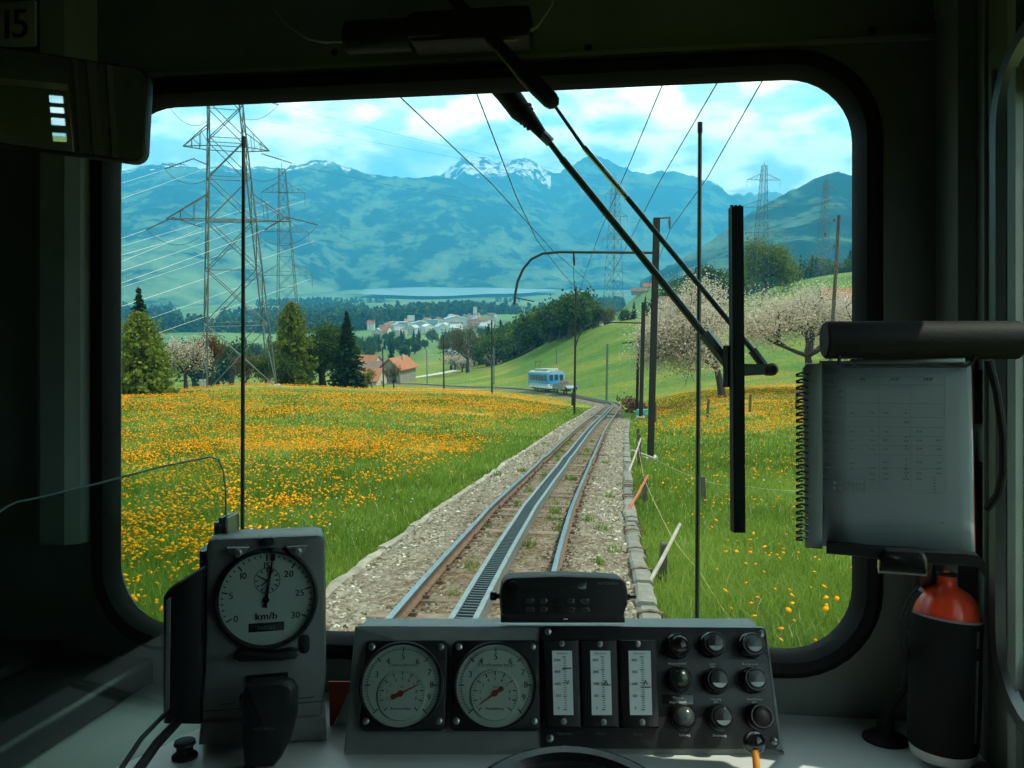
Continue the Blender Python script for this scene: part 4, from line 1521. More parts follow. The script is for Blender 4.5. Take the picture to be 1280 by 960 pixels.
mast(555, 122, 419, 0.22, M_mast, 'dark pole on the far meadow edge in front of the bare tree', round_=True, foot=False)
mast(479.5, 130, 433, 0.22, M_mast, 'dark pole in front of the farmhouse', round_=True, foot=False)
mast(617.5, 188, 434, 0.3, M_mast_grey, 'blue grey pole beyond the far track, close behind a dark one', round_=True, foot=False)
mast(534, 226, 437, 0.3, M_mast_grey, 'blue grey pole beyond the far track near the bare tree', round_=True, foot=False)
mast(695.5, 196, 434, 0.3, M_mast_grey, 'blue grey pole rising behind the train roof', round_=True, foot=False)
mast(646, 292, 417, 0.22, M_mast, 'thin pole beside the footpath on the hill', round_=True, foot=False)
mast(579, 318, 432, 0.25, M_mast, 'thin pole beside the lane below the hill', round_=True, foot=False)
mw, bw, hw = mast(1034, 45, 269, 0.21, M_wood_pole, 'olive wooden power pole with insulators rising behind the timetable lamp', 'pole', 'power_pole', None, False, True)
for y in (275, 293, 308):
    mb = MB()
    sg = 1 if y != 293 else -1
    q0 = loc(bw, 1037, y + 3, 45)
    q1 = q0 + Vector((0.25 * sg, 0, 0.02))
    mb.tube([q0, q1, q1 + Vector((0, 0, 0.1))], 0.015, 5)
    mb.tube([q1 + Vector((0, 0, 0.06)), q1 + Vector((0, 0, 0.13)), q1 + Vector((0, 0, 0.22))], [0.04, 0.065, 0.035], 8)
    mb.build('insulator', M_insul, mw)

# ---------------------------------------------------------------- pylons
def pylon(px, d, H, wb, wt, arms, yaw, mat, label, sz, npan=9, strings='hang', waist=None, footz=True):
    b = gp(px, d)
    root = thing('pylon', label, 'pylon', Matrix.Translation(b) @ Matrix.Rotation(R(yaw), 4, 'Z'), None)
    def hw(z):
        if waist and z > waist[0]:
            return (waist[1] + (wt - waist[1]) * (z - waist[0]) / (H - waist[0])) / 2
        w1, z1 = (waist[1], waist[0]) if waist else (wt, H)
        return (wb + (w1 - wb) * z / z1) / 2
    zs = [0.0]
    hh = H * 1.55 / npan
    while zs[-1] < H * 0.985:
        zs.append(min(H, zs[-1] + max(H / npan * 0.55, hw(zs[-1]) * 2 * 0.95)))
    mb = MB()
    cs = [(-1, -1), (1, -1), (1, 1), (-1, 1)]
    for z0, z1 in zip(zs[:-1], zs[1:]):
        a, c = hw(z0), hw(z1)
        for i_, (sx, sy) in enumerate(cs):
            mb.bar(Vector((sx * a, sy * a, z0)), Vector((sx * c, sy * c, z1)), sz)
            tx, ty = cs[(i_ + 1) % 4]
            mb.bar(Vector((sx * a, sy * a, z0)), Vector((tx * c, ty * c, z1)), sz * 0.62)
            mb.bar(Vector((tx * a, ty * a, z0)), Vector((sx * c, sy * c, z1)), sz * 0.62)
            mb.bar(Vector((sx * c, sy * c, z1)), Vector((tx * c, ty * c, z1)), sz * 0.5)
    mb.tube([(0, 0, H - 0.1), (0, 0, H * 1.03)], [sz, sz * 0.4], 5)
    mb.build('tower', mat, root)
    if footz:
        f = MB()
        for sx, sy in cs:
            f.box(sx * wb / 2 - 0.45, sx * wb / 2 + 0.45, sy * wb / 2 - 0.45, sy * wb / 2 + 0.45, -0.8, 0.35)
        f.build('footing', M_concrete, root)
    tips = []
    for z, half, rise in arms:
        am = MB()
        w = hw(z)
        for sx in (-1, 1):
            tip = Vector((sx * half, 0, z))
            pts = [Vector((sx * w, -w, z)), Vector((sx * w, w, z)), Vector((sx * hw(z + rise), -hw(z + rise), z + rise)), Vector((sx * hw(z + rise), hw(z + rise), z + rise))]
            for q in pts:
                am.bar(q, tip, sz * 0.7)
            for f_ in (0.33, 0.66):
                L = [q.lerp(tip, f_) for q in pts]
                am.bar(L[0], L[2], sz * 0.4)
                am.bar(L[1], L[3], sz * 0.4)
                am.bar(L[0], L[1], sz * 0.4)
                am.bar(L[2], pts[0].lerp(tip, max(0, f_ - 0.33)), sz * 0.4)
            tips.append((b + Matrix.Rotation(R(yaw), 3, 'Z') @ tip, sx, z))
        am.bar(Vector((-w, -w, z)), Vector((w, -w, z)), sz * 0.6)
        am.bar(Vector((-w, w, z)), Vector((w, w, z)), sz * 0.6)
        am.build('cross_arm', mat, root)
        if strings == 'hang':
            for sx in (-1, 1):
                s_ = MB()
                L_ = H * 0.055
                s_.tube([Vector((sx * half, 0, z - k * L_ / 8)) for k in range(9)], [sz * (0.25 if k % 2 else 0.55) for k in range(9)], 5)
                s_.build('insulator', M_insul, root)
    return root, b, tips
big, bb, btips = pylon(299, 100, 41.5, 8.0, 3.0, [(20.2, 7.2, 3.0), (28.6, 4.9, 2.6), (35.2, 4.6, 2.4)], 24, M_pylon, 'tall lattice pylon at the meadow edge, nearest and largest of the pylons', 0.13, 10, 'none', (31, 3.9))
def string(root, b, pxa, pya, pxb, pyb, d, yaw, r=0.10):
    mi = root.matrix_world.inverted()
    a, c = mi @ at(pxa, pya, d), mi @ at(pxb, pyb, d)
    s_ = MB()
    n = 22
    s_.tube([a.lerp(c, k / n) for k in range(n + 1)], [r * (0.35 if k % 2 else 1.0) for k in range(n + 1)], 6)
    s_.build('insulator', M_insul, root)
for a in [(218, 271, 183, 287, 97), (358, 271, 397, 281, 98.5), (243, 198, 206, 211, 97), (327, 192, 365, 204, 98.5), (218, 272, 252, 284, 101), (356, 272, 331, 287, 96), (243, 199, 262, 207, 101), (228, 129, 212, 134, 97), (335, 127, 348, 131, 98.5)]:
    string(big, bb, *a, 0)
# slack jumper loops between the strings
def loop_(root, p0, p1, sag, d, r=0.03):
    mi = root.matrix_world.inverted()
    P = []
    for k in range(13):
        t = k / 12
        P.append(mi @ at(p0[0] + (p1[0] - p0[0]) * t, p0[1] + (p1[1] - p0[1]) * t + sag * 4 * t * (1 - t), d))
    s_ = MB()
    s_.tube(P, r, 5)
    s_.build('jumper_cable', M_cable_dark, root)
for a in [((212, 134), (262, 150), 14), ((348, 131), (300, 146), 10), ((207, 213), (262, 222), 12), ((364, 206), (306, 218), 14), ((184, 288), (250, 296), 14), ((396, 283), (330, 300), 14)]:
    loop_(big, *a, 98)
pylon(364, 182, 49.5, 6.0, 1.3, [(44.5, 4.6, 2.2), (36.0, 5.2, 2.2), (26.5, 5.6, 2.4)], 8, M_pylon_far, 'lattice pylon standing behind the big one above the tall yellowish tree', 0.085, 10)
pylon(766, 232, 40, 4.6, 1.5, [(36.5, 3.6, 1.6), (30.5, 5.0, 1.8), (24.0, 4.4, 1.8)], 35, M_pylon_far, 'slim lattice pylon on the green hill behind the wiper arms', 0.085, 12)
pylon(948, 292, 47, 5.6, 1.5, [(42.0, 6.2, 2.2), (32.5, 8.6, 2.4), (23.5, 9.6, 2.6)], 6, M_pylon_far, 'lattice pylon rising out of the sunlit tree on the right slope', 0.11, 13)
pylon(1026, 395, 48, 5.6, 1.4, [(43.0, 5.4, 2.2), (35.5, 7.8, 2.4), (27.5, 7.0, 2.4)], 15, M_pylon_far, 'lattice pylon on the right ridge beside the window edge', 0.13, 13)

# conductors: each cable a thing of its own
def cable(name, P, r, mat, label, cat='cable', group=None, sag=0.0, n=24):
    W3 = [Vector(p) for p in P]
    pts = []
    for k in range(len(W3) - 1):
        for j in range(n + (k == len(W3) - 2)):
            t = j / n
            q = W3[k].lerp(W3[k + 1], t)
            q.z -= sag * 4 * t * (1 - t)
            pts.append(q)
    o = pts[0].copy()
    mb = MB()
    mb.tube([p - o for p in pts], r, 5)
    return tag(mb.build(name, mat, M=Matrix.Translation(o)), label, cat, group)
def ext(x0, y0, x1, y1, x):
    return y1 + (y0 - y1) * (x - x1) / (x0 - x1)
GP = 'power cables fanning out from the pylons towards the window post'
for x0, y0, x1, y1, d1 in [(146, 227, 206, 212, 97), (146, 246, 262, 208, 101), (143, 298, 183, 287, 97), (143, 307, 337, 252, 182), (143, 318, 381, 251, 182), (143, 326, 252, 285, 101), (143, 352, 331, 287, 96), (143, 359, 326, 301, 182), (157, 378, 393, 301, 182), (200, 391, 334, 346, 182), (260, 392, 387, 349, 182), (146, 336, 300, 287, 100)]:
    dl = d1 * 0.62
    cable('power_cable', [at(-40, ext(x0, y0, x1, y1, -40) + 3, dl), at(x1, y1, d1)], 0.019 if d1 < 150 else 0.027, M_cable, 'bright power cable slanting from a left hand pylon down to the window post', 'cable', GP, sag=0.25)
GR = 'thin power cables crossing from the big pylon towards the right hand pylons'
for x0, y0, x1, y1 in [(348, 131, 930, 238), (328, 150, 962, 238), (397, 282, 916, 266), (365, 206, 976, 268), (397, 300, 982, 300)]:
    cable('power_cable', [at(x0, y0, 98), at(x1, y1, 292)], 0.016 if y0 < 250 else 0.011, M_cable_dark, 'thin power cable sagging across the valley between the big pylon and the right hand pylon', 'cable', GR, sag=3.0 if y0 < 160 else 5.0)
for x0, y0, x1, y1, lab in [(970, 266, 1037, 262, 'uppermost of the thin cables between the two right hand pylons'), (982, 301, 1048, 280, 'middle one of the thin cables between the two right hand pylons'), (915, 300, 1012, 281, 'lowest of the thin cables between the two right hand pylons'), (916, 300, 760, 338, 'thin cable dropping from the tree pylon towards the slim hill pylon')]:
    cable('power_cable', [at(x0, y0, 292), at(x1, y1, 395 if x1 > 900 else 232)], 0.02, M_cable_dark, lab, sag=3)
# overhead line of the railway
cable('contact_wire', [at(330, -40, 9.2), at(499, 120, 12.9), at(614, 229, 19), at(690, 312, 28), at(735, 352, 38), at(757, 388, 55)], 0.012, M_copper, 'overhead wire running down across the sky left of the wiper to the curved cantilever', 'wire')
cable('catenary_wire', [at(560, 0, 9.5), at(596, 117, 12.9), at(645, 245, 19.5), at(671, 300, 26), at(700, 338, 33), at(742, 385, 52), at(758, 400, 57)], 0.012, M_copper, 'overhead wire crossing the snowy peak on its way to the bend', 'wire')
cable('dropper_wire', [at(717, 316, 28), at(717, 345, 28.5), at(719, 370, 29)], 0.010, M_copper, 'short wire hanging from the curved cantilever', 'wire')
cable('feeder_wire', [at(868, 0, 10), at(828, 106, 13), at(790, 197, 18), at(752, 285, 27), at(730, 345, 40), at(722, 372, 55)], 0.011, M_copper, 'feeder wire falling steeply through the sky just right of the wiper', 'wire')
cable('feeder_wire', [at(945, 20, 10.5), at(898, 101, 13), at(824, 228, 22), at(778, 318, 40), at(757, 360, 58)], 0.012, M_copper, 'feeder wire passing behind the top of the nearest mast', 'wire')
cable('feeder_wire', [at(1005, 10, 10), at(954, 99, 13), at(883, 224, 20), at(838, 286, 28), at(815, 345, 45), at(803, 385, 55)], 0.012, M_copper, 'feeder wire hung on the insulator of the nearest mast', 'wire')
# ---------------------------------------------------------------- houses
def house(px, d, w, l, h, rise, wallm, roofm, label, yaw=0, gable=True, cat='house', name='house', nwin=(3, 2), over=0.4, group=None, dz=-0.5, chimney=False, door=False, winw=0.9):
    """local x = width across the gable front, y = depth"""
    b = gp(px, d) + Vector((0, 0, dz))
    root = thing(name, label, cat, Matrix.Translation(b) @ Matrix.Rotation(R(yaw), 4, 'Z'), group)
    mb = MB()
    if gable:
        mb.poly([(-w / 2, 0), (w / 2, 0), (w / 2, h), (0, h + rise), (-w / 2, h)], -l / 2, l / 2)
        mb.v = [(x, -z, y) for x, y, z in mb.v]
    else:
        mb.box(-w / 2, w / 2, -l / 2, l / 2, 0, h)
    wl_ = mb.build('wall', wallm, root, smooth=False)
    rf = MB()
    if gable:
        t = 0.28
        k = over * rise / (w / 2)
        for sx in (-1, 1):
            a = [(sx * (w / 2 + over), h - k), (0, h + rise), (0, h + rise + t), (sx * (w / 2 + over), h - k + t)]
            y0, y1 = -l / 2 - over, l / 2 + over
            rf.hexa([(a[0][0], y0, a[0][1] + .02), (a[1][0], y0, a[1][1] + .02), (a[2][0], y0, a[2][1]), (a[3][0], y0, a[3][1]), (a[0][0], y1, a[0][1] + .02), (a[1][0], y1, a[1][1] + .02), (a[2][0], y1, a[2][1]), (a[3][0], y1, a[3][1])])
    else:
        rf.box(-w / 2 - 0.2, w / 2 + 0.2, -l / 2 - 0.2, l / 2 + 0.2, h + 0.003, h + 0.35)
    ro = rf.build('roof', roofm, root, smooth=False)
    if chimney:
        c = MB()
        c.box(w * 0.12, w * 0.12 + 0.6, l * 0.1, l * 0.1 + 0.6, h + rise * 0.4, h + rise + 0.9)
        c.build('chimney', M_plaster_w, ro)
    nx, nz = nwin
    for a in range(nx):
        for c in range(nz):
            f = MB()
            x = (a + 0.5) / nx * w * 0.86 - w * 0.43
            z = h * (0.22 + 0.72 * c / max(nz, 1))
            f.box(x - winw / 2, x + winw / 2, -l / 2 - 0.05, -l / 2 - 0.004, z, z + min(1.3, h / nz * 0.5))
            f.build('window', M_winglass, root, smooth=False)
    if door:
        f = MB()
        f.box(-w * 0.08, w * 0.08, -l / 2 - 0.06, -l / 2 - 0.005, 0, 2.2)
        f.build('door', M_timberwall, root, smooth=False)
    return root
house(498, 258, 7.4, 9.5, 5.6, 3.0, M_timberwall, M_tile, 'pale gabled farmhouse with a steep orange tiled roof beside the spruce', -24, True, 'farmhouse', 'farmhouse', (2, 2), 0.7, None, -0.5, True, True, 1.4)
house(465, 244, 11.0, 6.2, 2.6, 3.0, M_plaster_w, M_tile, 'low barn with an orange tiled roof in front of the farmhouse', 82, True, 'barn', 'barn', (1, 1), 0.6)
house(476, 284, 12.0, 7, 4.6, 2.6, M_plaster_w, M_rooffar, 'brown roofed farm wing behind the barn', 80, True, 'barn', 'barn', (1, 1), 0.6)
house(461, 330, 7, 9, 6.0, 2.6, M_plaster, M_tile, 'small pale house with orange roof behind the farm', 70, True, 'house', 'house', (2, 2), 0.5)
house(597, 430, 9, 9, 9.0, 2.4, M_plaster, M_roofgrey, 'white house with a big dark window below the village', -30, True, 'house', 'house', (2, 2), 0.4, None, -0.5, False, False, 2.0)
house(566, 390, 9, 6, 2.6, 1.6, M_plaster_w, M_tile, 'low shed with a rusty orange roof below the white house', 75, True, 'shed', 'shed', (1, 1), 0.5)
house(570, 470, 14, 8, 4.0, 1.6, M_plaster, M_roofgrey, 'long pale low house left of the white house', 60, True, 'house', 'house', (3, 1), 0.4)
VIL = [  # px, d, width, depth, height, rise, wall, roof, yaw, gable, label
    (502, 1180, 34, 14, 7, 0, M_roofgrey, M_roofgrey, 5, False, 'long pale blue industrial hall at the far left of the village'),
    (514, 1120, 9, 9, 15, 0, M_plaster, M_plaster, 10, False, 'white tower block in the village'),
    (498, 1040, 14, 12, 8, 2, M_plaster, M_roofgrey, 20, True, 'pale village house below the white tower block'),
    (482, 1020, 15, 12, 7, 3, M_plaster_w, M_rooffar, -15, True, 'beige village house at the left end of the village'),
    (488, 1090, 13, 11, 7, 3, M_plaster_w, M_tile, 35, True, 'beige village house with tiled roof behind the left end of the village'),
    (525, 1030, 20, 14, 9, 2.5, M_roofgrey, M_roofgrey, 10, True, 'blue grey village hall in the middle of the village'),
    (541, 1060, 14, 12, 11, 0, M_roofgrey, M_teal, 0, False, 'blue grey flat roofed block with teal trim in the village'),
    (554, 1010, 17, 12, 7, 2, M_plaster, M_roofgrey, -20, True, 'white low village house right of the teal trimmed block'),
    (569, 1090, 28, 16, 11, 3, M_plaster, M_roofgrey, 12, True, 'large white village building with a shallow grey roof'),
    (581, 1150, 18, 12, 10, 3, M_plaster_w, M_rooffar, 0, True, 'brown village house behind the large white building'),
    (596, 1090, 22, 14, 8, 2, mk('wall_orange', (0.52, 0.24, 0.13), 0.8, var=0.1, scale=1), M_tile, -8, True, 'orange walled village building at the right end of the village'),
    (594, 1210, 5, 5, 21, 0, M_plaster, M_roofgrey, 0, False, 'slim white tower behind the orange village building'),
    (535, 980, 13, 10, 7, 2, M_plaster, M_plaster, 40, True, 'white village house lowest in the middle of the village'),
    (517, 990, 12, 10, 6, 2.5, M_plaster, M_roofgrey, -30, True, 'white village house with grey roof at the lower edge of the village'),
    (549, 1180, 15, 10, 8, 3, M_plaster_w, M_tile, 20, True, 'tile roofed village house behind the teal trimmed block'),
    (531, 1140, 14, 12, 8, 3, M_plaster, M_rooffar, -10, True, 'brown roofed white house behind the village hall'),
    (563, 985, 10, 9, 6, 2, M_plaster, M_teal, 15, True, 'little white house with teal roof at the lower edge of the village'),
]
for px, d, w, l, h, r_, wm, rm, yw, gb, lab in VIL:
    house(px, d, w * 1.05, l, h * 1.25, r_ * 1.25, wm, rm, lab, yw, gb, 'building', 'village_house', (3, 2), 0.4, None, -1.5, False, False, 1.5)
rv = random.Random(21)
for _ in range(44):
    px = rv.choice((rv.uniform(455, 500), rv.uniform(475, 612), rv.uniform(560, 618)))
    house(px, rv.uniform(860, 1380), rv.uniform(9, 13), rv.uniform(9, 13), rv.uniform(7, 10), rv.uniform(3, 4.5), rv.choice((M_plaster, M_plaster, M_plaster_w)), rv.choice((M_tile, M_rooffar, M_roofgrey)), 'small far village house half hidden among trees and neighbours', rv.uniform(0, 90), True, 'house', 'village_house', (2, 2), 0.5, 'small far houses filling the village', -1.5, False, False, 1.4)
house(797, 690, 7, 10, 3.4, 2.6, M_timberwall, M_rooffar, 'brown farm barn on the crest of the green hill', 70, True, 'barn', 'barn', (1, 1), 0.6, None, 0.5)
house(810, 680, 5.5, 8, 3.2, 2.6, M_plaster_w, M_tile, 'orange roofed farm house on the crest of the green hill', 80, True, 'house', 'house', (1, 1), 0.6, None, 0.5)
house(846, 262, 7, 11, 3.0, 3.0, M_timberwall, M_rooffar, 'dark roofed shed behind the left cherry tree', 60, True, 'shed', 'shed', (1, 1), 0.6, None, 0)
house(1063, 205, 7, 15, 3.6, 3.6, M_plaster, M_tile, 'white farmhouse with orange roof half hidden by the cherry trees', 82, True, 'farmhouse', 'farmhouse', (2, 1), 0.7, None, 0.2)

# ---------------------------------------------------------------- train
def train():
    s0 = None
    # nose of the railcar stands where the track passes px 700 beyond the bend
    i = int(np.argmin((TX - 7.0) ** 2 + (TY - 136) ** 2))
    s0 = float(_sl[i])
    M = tmat(s0, 0, RT)
    root = thing('railcar', 'blue and white railcar climbing away round the bend', 'train', M)
    W, H0, Lh = 2.9, 0.75, 7.2
    def sect(z0, z1, x):
        return z0, z1, x
    lo = MB()
    lo.rbox(0, 0, W, 2 * Lh, 0.25, H0 - 0.15, 1.30, 0.05, 4)
    lo.build('lower_body', M_loco_white, root)
    up_ = MB()
    up_.rbox(0, 0, W, 2 * Lh, 0.25, 1.303, 3.05, 0.05, 4)
    up_.build('upper_body', M_loco_blue, root)
    rf = MB()
    rf.loops([[(x, y, z) for x, z in [(-1.42, 3.05), (-1.36, 3.25), (-0.9, 3.45), (0, 3.52), (0.9, 3.45), (1.36, 3.25), (1.42, 3.05)]] for y in (-Lh + 0.05, Lh - 0.05)])
    rf.build('roof', M_loco_roof, root)
    for sx in (-1, 1):
        for k in range(6):
            f = MB()
            y = -5.6 + k * 2.0
            f.rbox(0, 0, 1.5, 0.92, 0.12, 0, 0.02, 0, 3)
            f.v = [(sx * (W / 2 + 0.004 + z), y + x, 2.3 + yy) for x, yy, z in f.v]
            f.build('window', M_winglass, root)
        f = MB()
        f.rbox(0, 0, 0.75, 1.85, 0.08, 0, 0.02, 0, 3)
        f.v = [(sx * (W / 2 + 0.006 + z), 6.5 + x, 1.75 + yy) for x, yy, z in f.v]
        f.build('door', M_loco_blue, root)
        # sloping blue band into the white skirt
        f = MB()
        f.box(sx * (W / 2 + 0.004) - 0.003, sx * (W / 2 + 0.004) + 0.003, -Lh + 0.3, Lh - 0.3, 1.0, 1.29)
        f.build('stripe', mk('stripe_lightblue', (0.22, 0.45, 0.62), 0.35, var=0.1, scale=2), root)
    for e in (-1, 1):
        for x in (-0.85, 0.0, 0.85):
            f = MB()
            f.rbox(0, 0, 0.62, 0.95, 0.08, 0, 0.02, 0, 3)
            f.v = [(x + a, e * (Lh + 0.004 + z), 2.35 + b) for a, b, z in f.v]
            f.build('end_window', M_winglass, root)
        for x in (-0.95, 0.95):
            f = MB()
            f.lathe([(0.14, 0), (0.14, 0.06), (0.10, 0.09)], 12)
            f.v = [(x + a, e * (Lh + 0.002 + z), 1.15 + b) for a, b, z in f.v]
            f.build('headlight', M_clear_lens, root)
    q = MB()
    q.rbox(0, -0.6, 1.9, 9.0, 0.1, 3.40, 3.82, 0.08, 3)
    q.build('roof_equipment', M_loco_roof, root)
    pn = MB()
    for x in (-0.5, 0.5):
        pn.tube([(x, 4.6, 3.5), (x * 0.8, 5.9, 4.25), (x * 0.9, 4.7, 5.0)], 0.035, 5)
    pn.tube([(-0.75, 4.7, 5.0), (0.75, 4.7, 5.0)], 0.04, 5)
    pn.build('pantograph', M_under, root)
    un = MB()
    un.box(-1.1, 1.1, -5.9, 5.9, 0.35, 0.6)
    un.build('underframe', M_under, root)
    for y in (-4.9, -2.9, 2.9, 4.9):
        for sx in (-1, 1):
            f = MB()
            f.lathe([(0.40, -0.06), (0.45, -0.05), (0.45, 0.03), (0.40, 0.06)], 18)
            f.v = [(sx * 0.75 + z, y + a, 0.45 + b) for a, b, z in f.v]
            f.build('wheel', M_under, root)
    # low wagon coupled on the near end
    i = int(np.argmin((TX - 9.3) ** 2 + (TY - 123) ** 2))
    M2 = tmat(float(_sl[i]), 0, RT)
    wg = thing('flat_wagon', 'low grey open wagon coupled to the near end of the railcar', 'wagon', M2)
    f = MB()
    f.rbox(0, 0, 2.6, 6.4, 0.05, 0.75, 1.0, 0.02, 2)
    f.build('deck', M_wagon, wg)
    for sx in (-1, 1):
        f = MB()
        f.box(sx * 1.28 - 0.03, sx * 1.28 + 0.03, -3.1, 3.1, 1.003, 1.55)
        f.build('side_board', M_wagon, wg)
        f = MB()
        f.box(-1.24, 1.24, sx * 3.12 - 0.03, sx * 3.12 + 0.03, 1.003, 1.5)
        f.build('end_board', M_wagon, wg)
        for y in (-2.1, 2.1):
            f = MB()
            f.lathe([(0.36, -0.06), (0.40, -0.05), (0.40, 0.03), (0.36, 0.06)], 16)
            f.v = [(sx * 0.75 + z, y + a, 0.40 + b) for a, b, z in f.v]
            f.build('wheel', M_under, wg)
        f = MB()
        f.lathe([(0.07, 0), (0.07, 0.3), (0.2, 0.31), (0.2, 0.36)], 12)
        f.v = [(sx * 0.8 + a, -3.15 - z, 0.9 + b) for a, b, z in f.v]
        f.build('buffer', M_under, wg)
    f = MB()
    f.box(-0.75, 0.75, -3.30, -3.16, 0.95, 1.35)
    f.build('end_panel', M_loco_white, wg)
    f = MB()
    f.box(-0.1, 0.1, -3.0, 3.0, 0.45, 0.75)
    f.build('underframe', M_under, wg)
    Ls = []
    for k, (a, z) in enumerate([(1.0, 1.0), (0.96, 1.45), (0.7, 1.85), (0.35, 2.1), (0.05, 2.15)]):
        Ls.append([(1.2 * a * math.cos(j * 0.449) * random.uniform(.93, 1.05), 2.95 * a * math.sin(j * 0.449) * random.uniform(.93, 1.05), z + random.uniform(-.06, .06)) for j in range(14)])
    f = MB()
    f.loops(Ls)
    kind(f.build('earth_load', M_earth, M=M2), 'stuff', 'heap of brown earth loaded on the low wagon')
train()

# ---------------------------------------------------------------- fences, stakes and rubble on the right
def stake(px, d, h, w, mat, label, name='fence_post', cat='post', lean=(0, 0), group=None):
    b = gp(px, d)
    mb = MB()
    lx, ly = lean
    Ls = []
    for f, k in ((-0.25 / max(h, .1), 1.0), (0.5, 0.95), (0.97, 0.9), (1.0, 0.7)):
        Ls.append([(sx * w / 2 * k + lx * max(f, 0), sy * w / 2 * k + ly * max(f, 0), f * h) for sx, sy in ((-1, -1), (1, -1), (1, 1), (-1, 1))])
    mb.loops(Ls)
    return tag(mb.build(name, mat, M=Matrix.Translation(b), smooth=False), label, cat, group), b
posts = {}
for px, d, h, lab in [(879.5, 17.5, 0.62, 'grey fence post alone in the grass beside the right marker rod'), (827, 10.6, 0.52, 'dark fence post crossed by the leaning white pole'), (805, 17.4, 0.62, 'dark fence post behind the leaning orange pole'), (799, 25, 1.1, 'grey fence post close to the foot of the nearest mast'), (797, 29, 1.05, 'brown fence post behind the grey one near the nearest mast'), (819, 47, 1.35, 'fence post right behind the nearest mast'), (884, 47, 1.15, 'fence post between right marker rod and wiper blade'), (937, 48, 1.1, 'fence post in the flowers right of the wiper blade'), (995, 49, 1.1, 'fence post in the flowers beside the timetable rings')]:
    posts[px] = stake(px, d, h, 0.10 if d < 30 else 0.13, M_post, lab, lean=(random.uniform(-.06, .06), 0))
def pole(px0, py0, d0, px1, py1, d1, r, mat, label, name='pole'):
    a, c = at(px0, py0, d0), at(px1, py1, d1)
    mb = MB()
    mb.tube([Vector((0, 0, 0)), (c - a) * 0.5 + Vector((0.01, 0, 0.0)), c - a], [r, r * 0.95, r * 0.8], 8)
    return tag(mb.build(name, mat, M=Matrix.Translation(a)), label, 'pole')
pole(806, 738, 9.9, 850, 655, 10.6, 0.028, M_white_pole, 'pale weathered pole leaning over the edging timber')
pole(780, 647, 15.3, 810, 594, 16.2, 0.03, M_orange_pole, 'orange painted pole leaning away from the ballast')
pole(786, 590, 22.6, 801, 548, 23.6, 0.03, M_white_pole, 'thin pale stick leaning near the foot of the nearest mast')
pole(789, 563, 24.5, 818, 573, 26.5, 0.04, M_white_pole, 'pale stick lying at the foot of the nearest mast')
cable('boundary_line', [at(797, 552, 24), at(805, 598, 17.2), at(838, 668, 12.6), at(873, 712, 10.6), at(925, 790, 8.0), at(980, 860, 6.6)], 0.006, M_string, 'yellow fence cord slanting down through the near grass', 'cord', None, 0.03, 8)
cable('boundary_line', [at(815, 572, 25.5), at(880, 601, 19.5), at(935, 608, 19.0), at(1010, 613, 18.6), at(1100, 618, 18.4)], 0.005, mk('white_cord', (0.38, 0.38, 0.32), 0.7, var=0.1), 'pale fence cord running from the nearest mast past the wiper blade', 'cord', None, 0.04, 8)
cable('fence_wire', [gp(819, 47) + Vector((0, 0, 1.0)), gp(884, 47) + Vector((0, 0, 0.9)), gp(937, 48) + Vector((0, 0, 0.9)), gp(995, 49) + Vector((0, 0, 0.9)), gp(1080, 50) + Vector((0, 0, 0.9))], 0.012, M_cable_dark, 'thin wire strung along the posts in the flowers', 'wire', None, 0.05, 6)
def heap(name, px, d, sx, sy, h, n, label):
    b = gp(px, d)
    c = np.stack([RNG.normal(0, 0.4, n) * sx, RNG.normal(0, 0.4, n) * sy, np.zeros(n)], -1)
    c[:, 2] = h * np.exp(-((c[:, 0] / sx) ** 2 + (c[:, 1] / sy) ** 2) * 1.5) * RNG.random(n)
    Vv, Fv = quads(c, RNG.uniform(0.08, 0.26, n))
    return kind(link(name, np_mesh(name, Vv, Fv, leaf_mat('rubble_brown', (0.05, 0.03, 0.018), (0.17, 0.105, 0.06), 0.0, 0.0), fattr={'rnd': RNG.random(n)}), M=Matrix.Translation(b)), 'stuff', label)
heap('rubble', 797, 66, 1.1, 7, 0.55, 2200, 'brown brush and earth heaped beside the bend')
b = gp(805, 56)
f = MB()
f.rbox(0, 0, 1.1, 0.5, 0.08, -0.1, 0.42, 0.05, 3)
f.box(-0.5, 0.5, -0.22, 0.22, 0.42, 0.5)
tag(f.build('cable_box', M_teal, M=Matrix.Translation(b)), 'small teal box at the foot of the second mast', 'box')

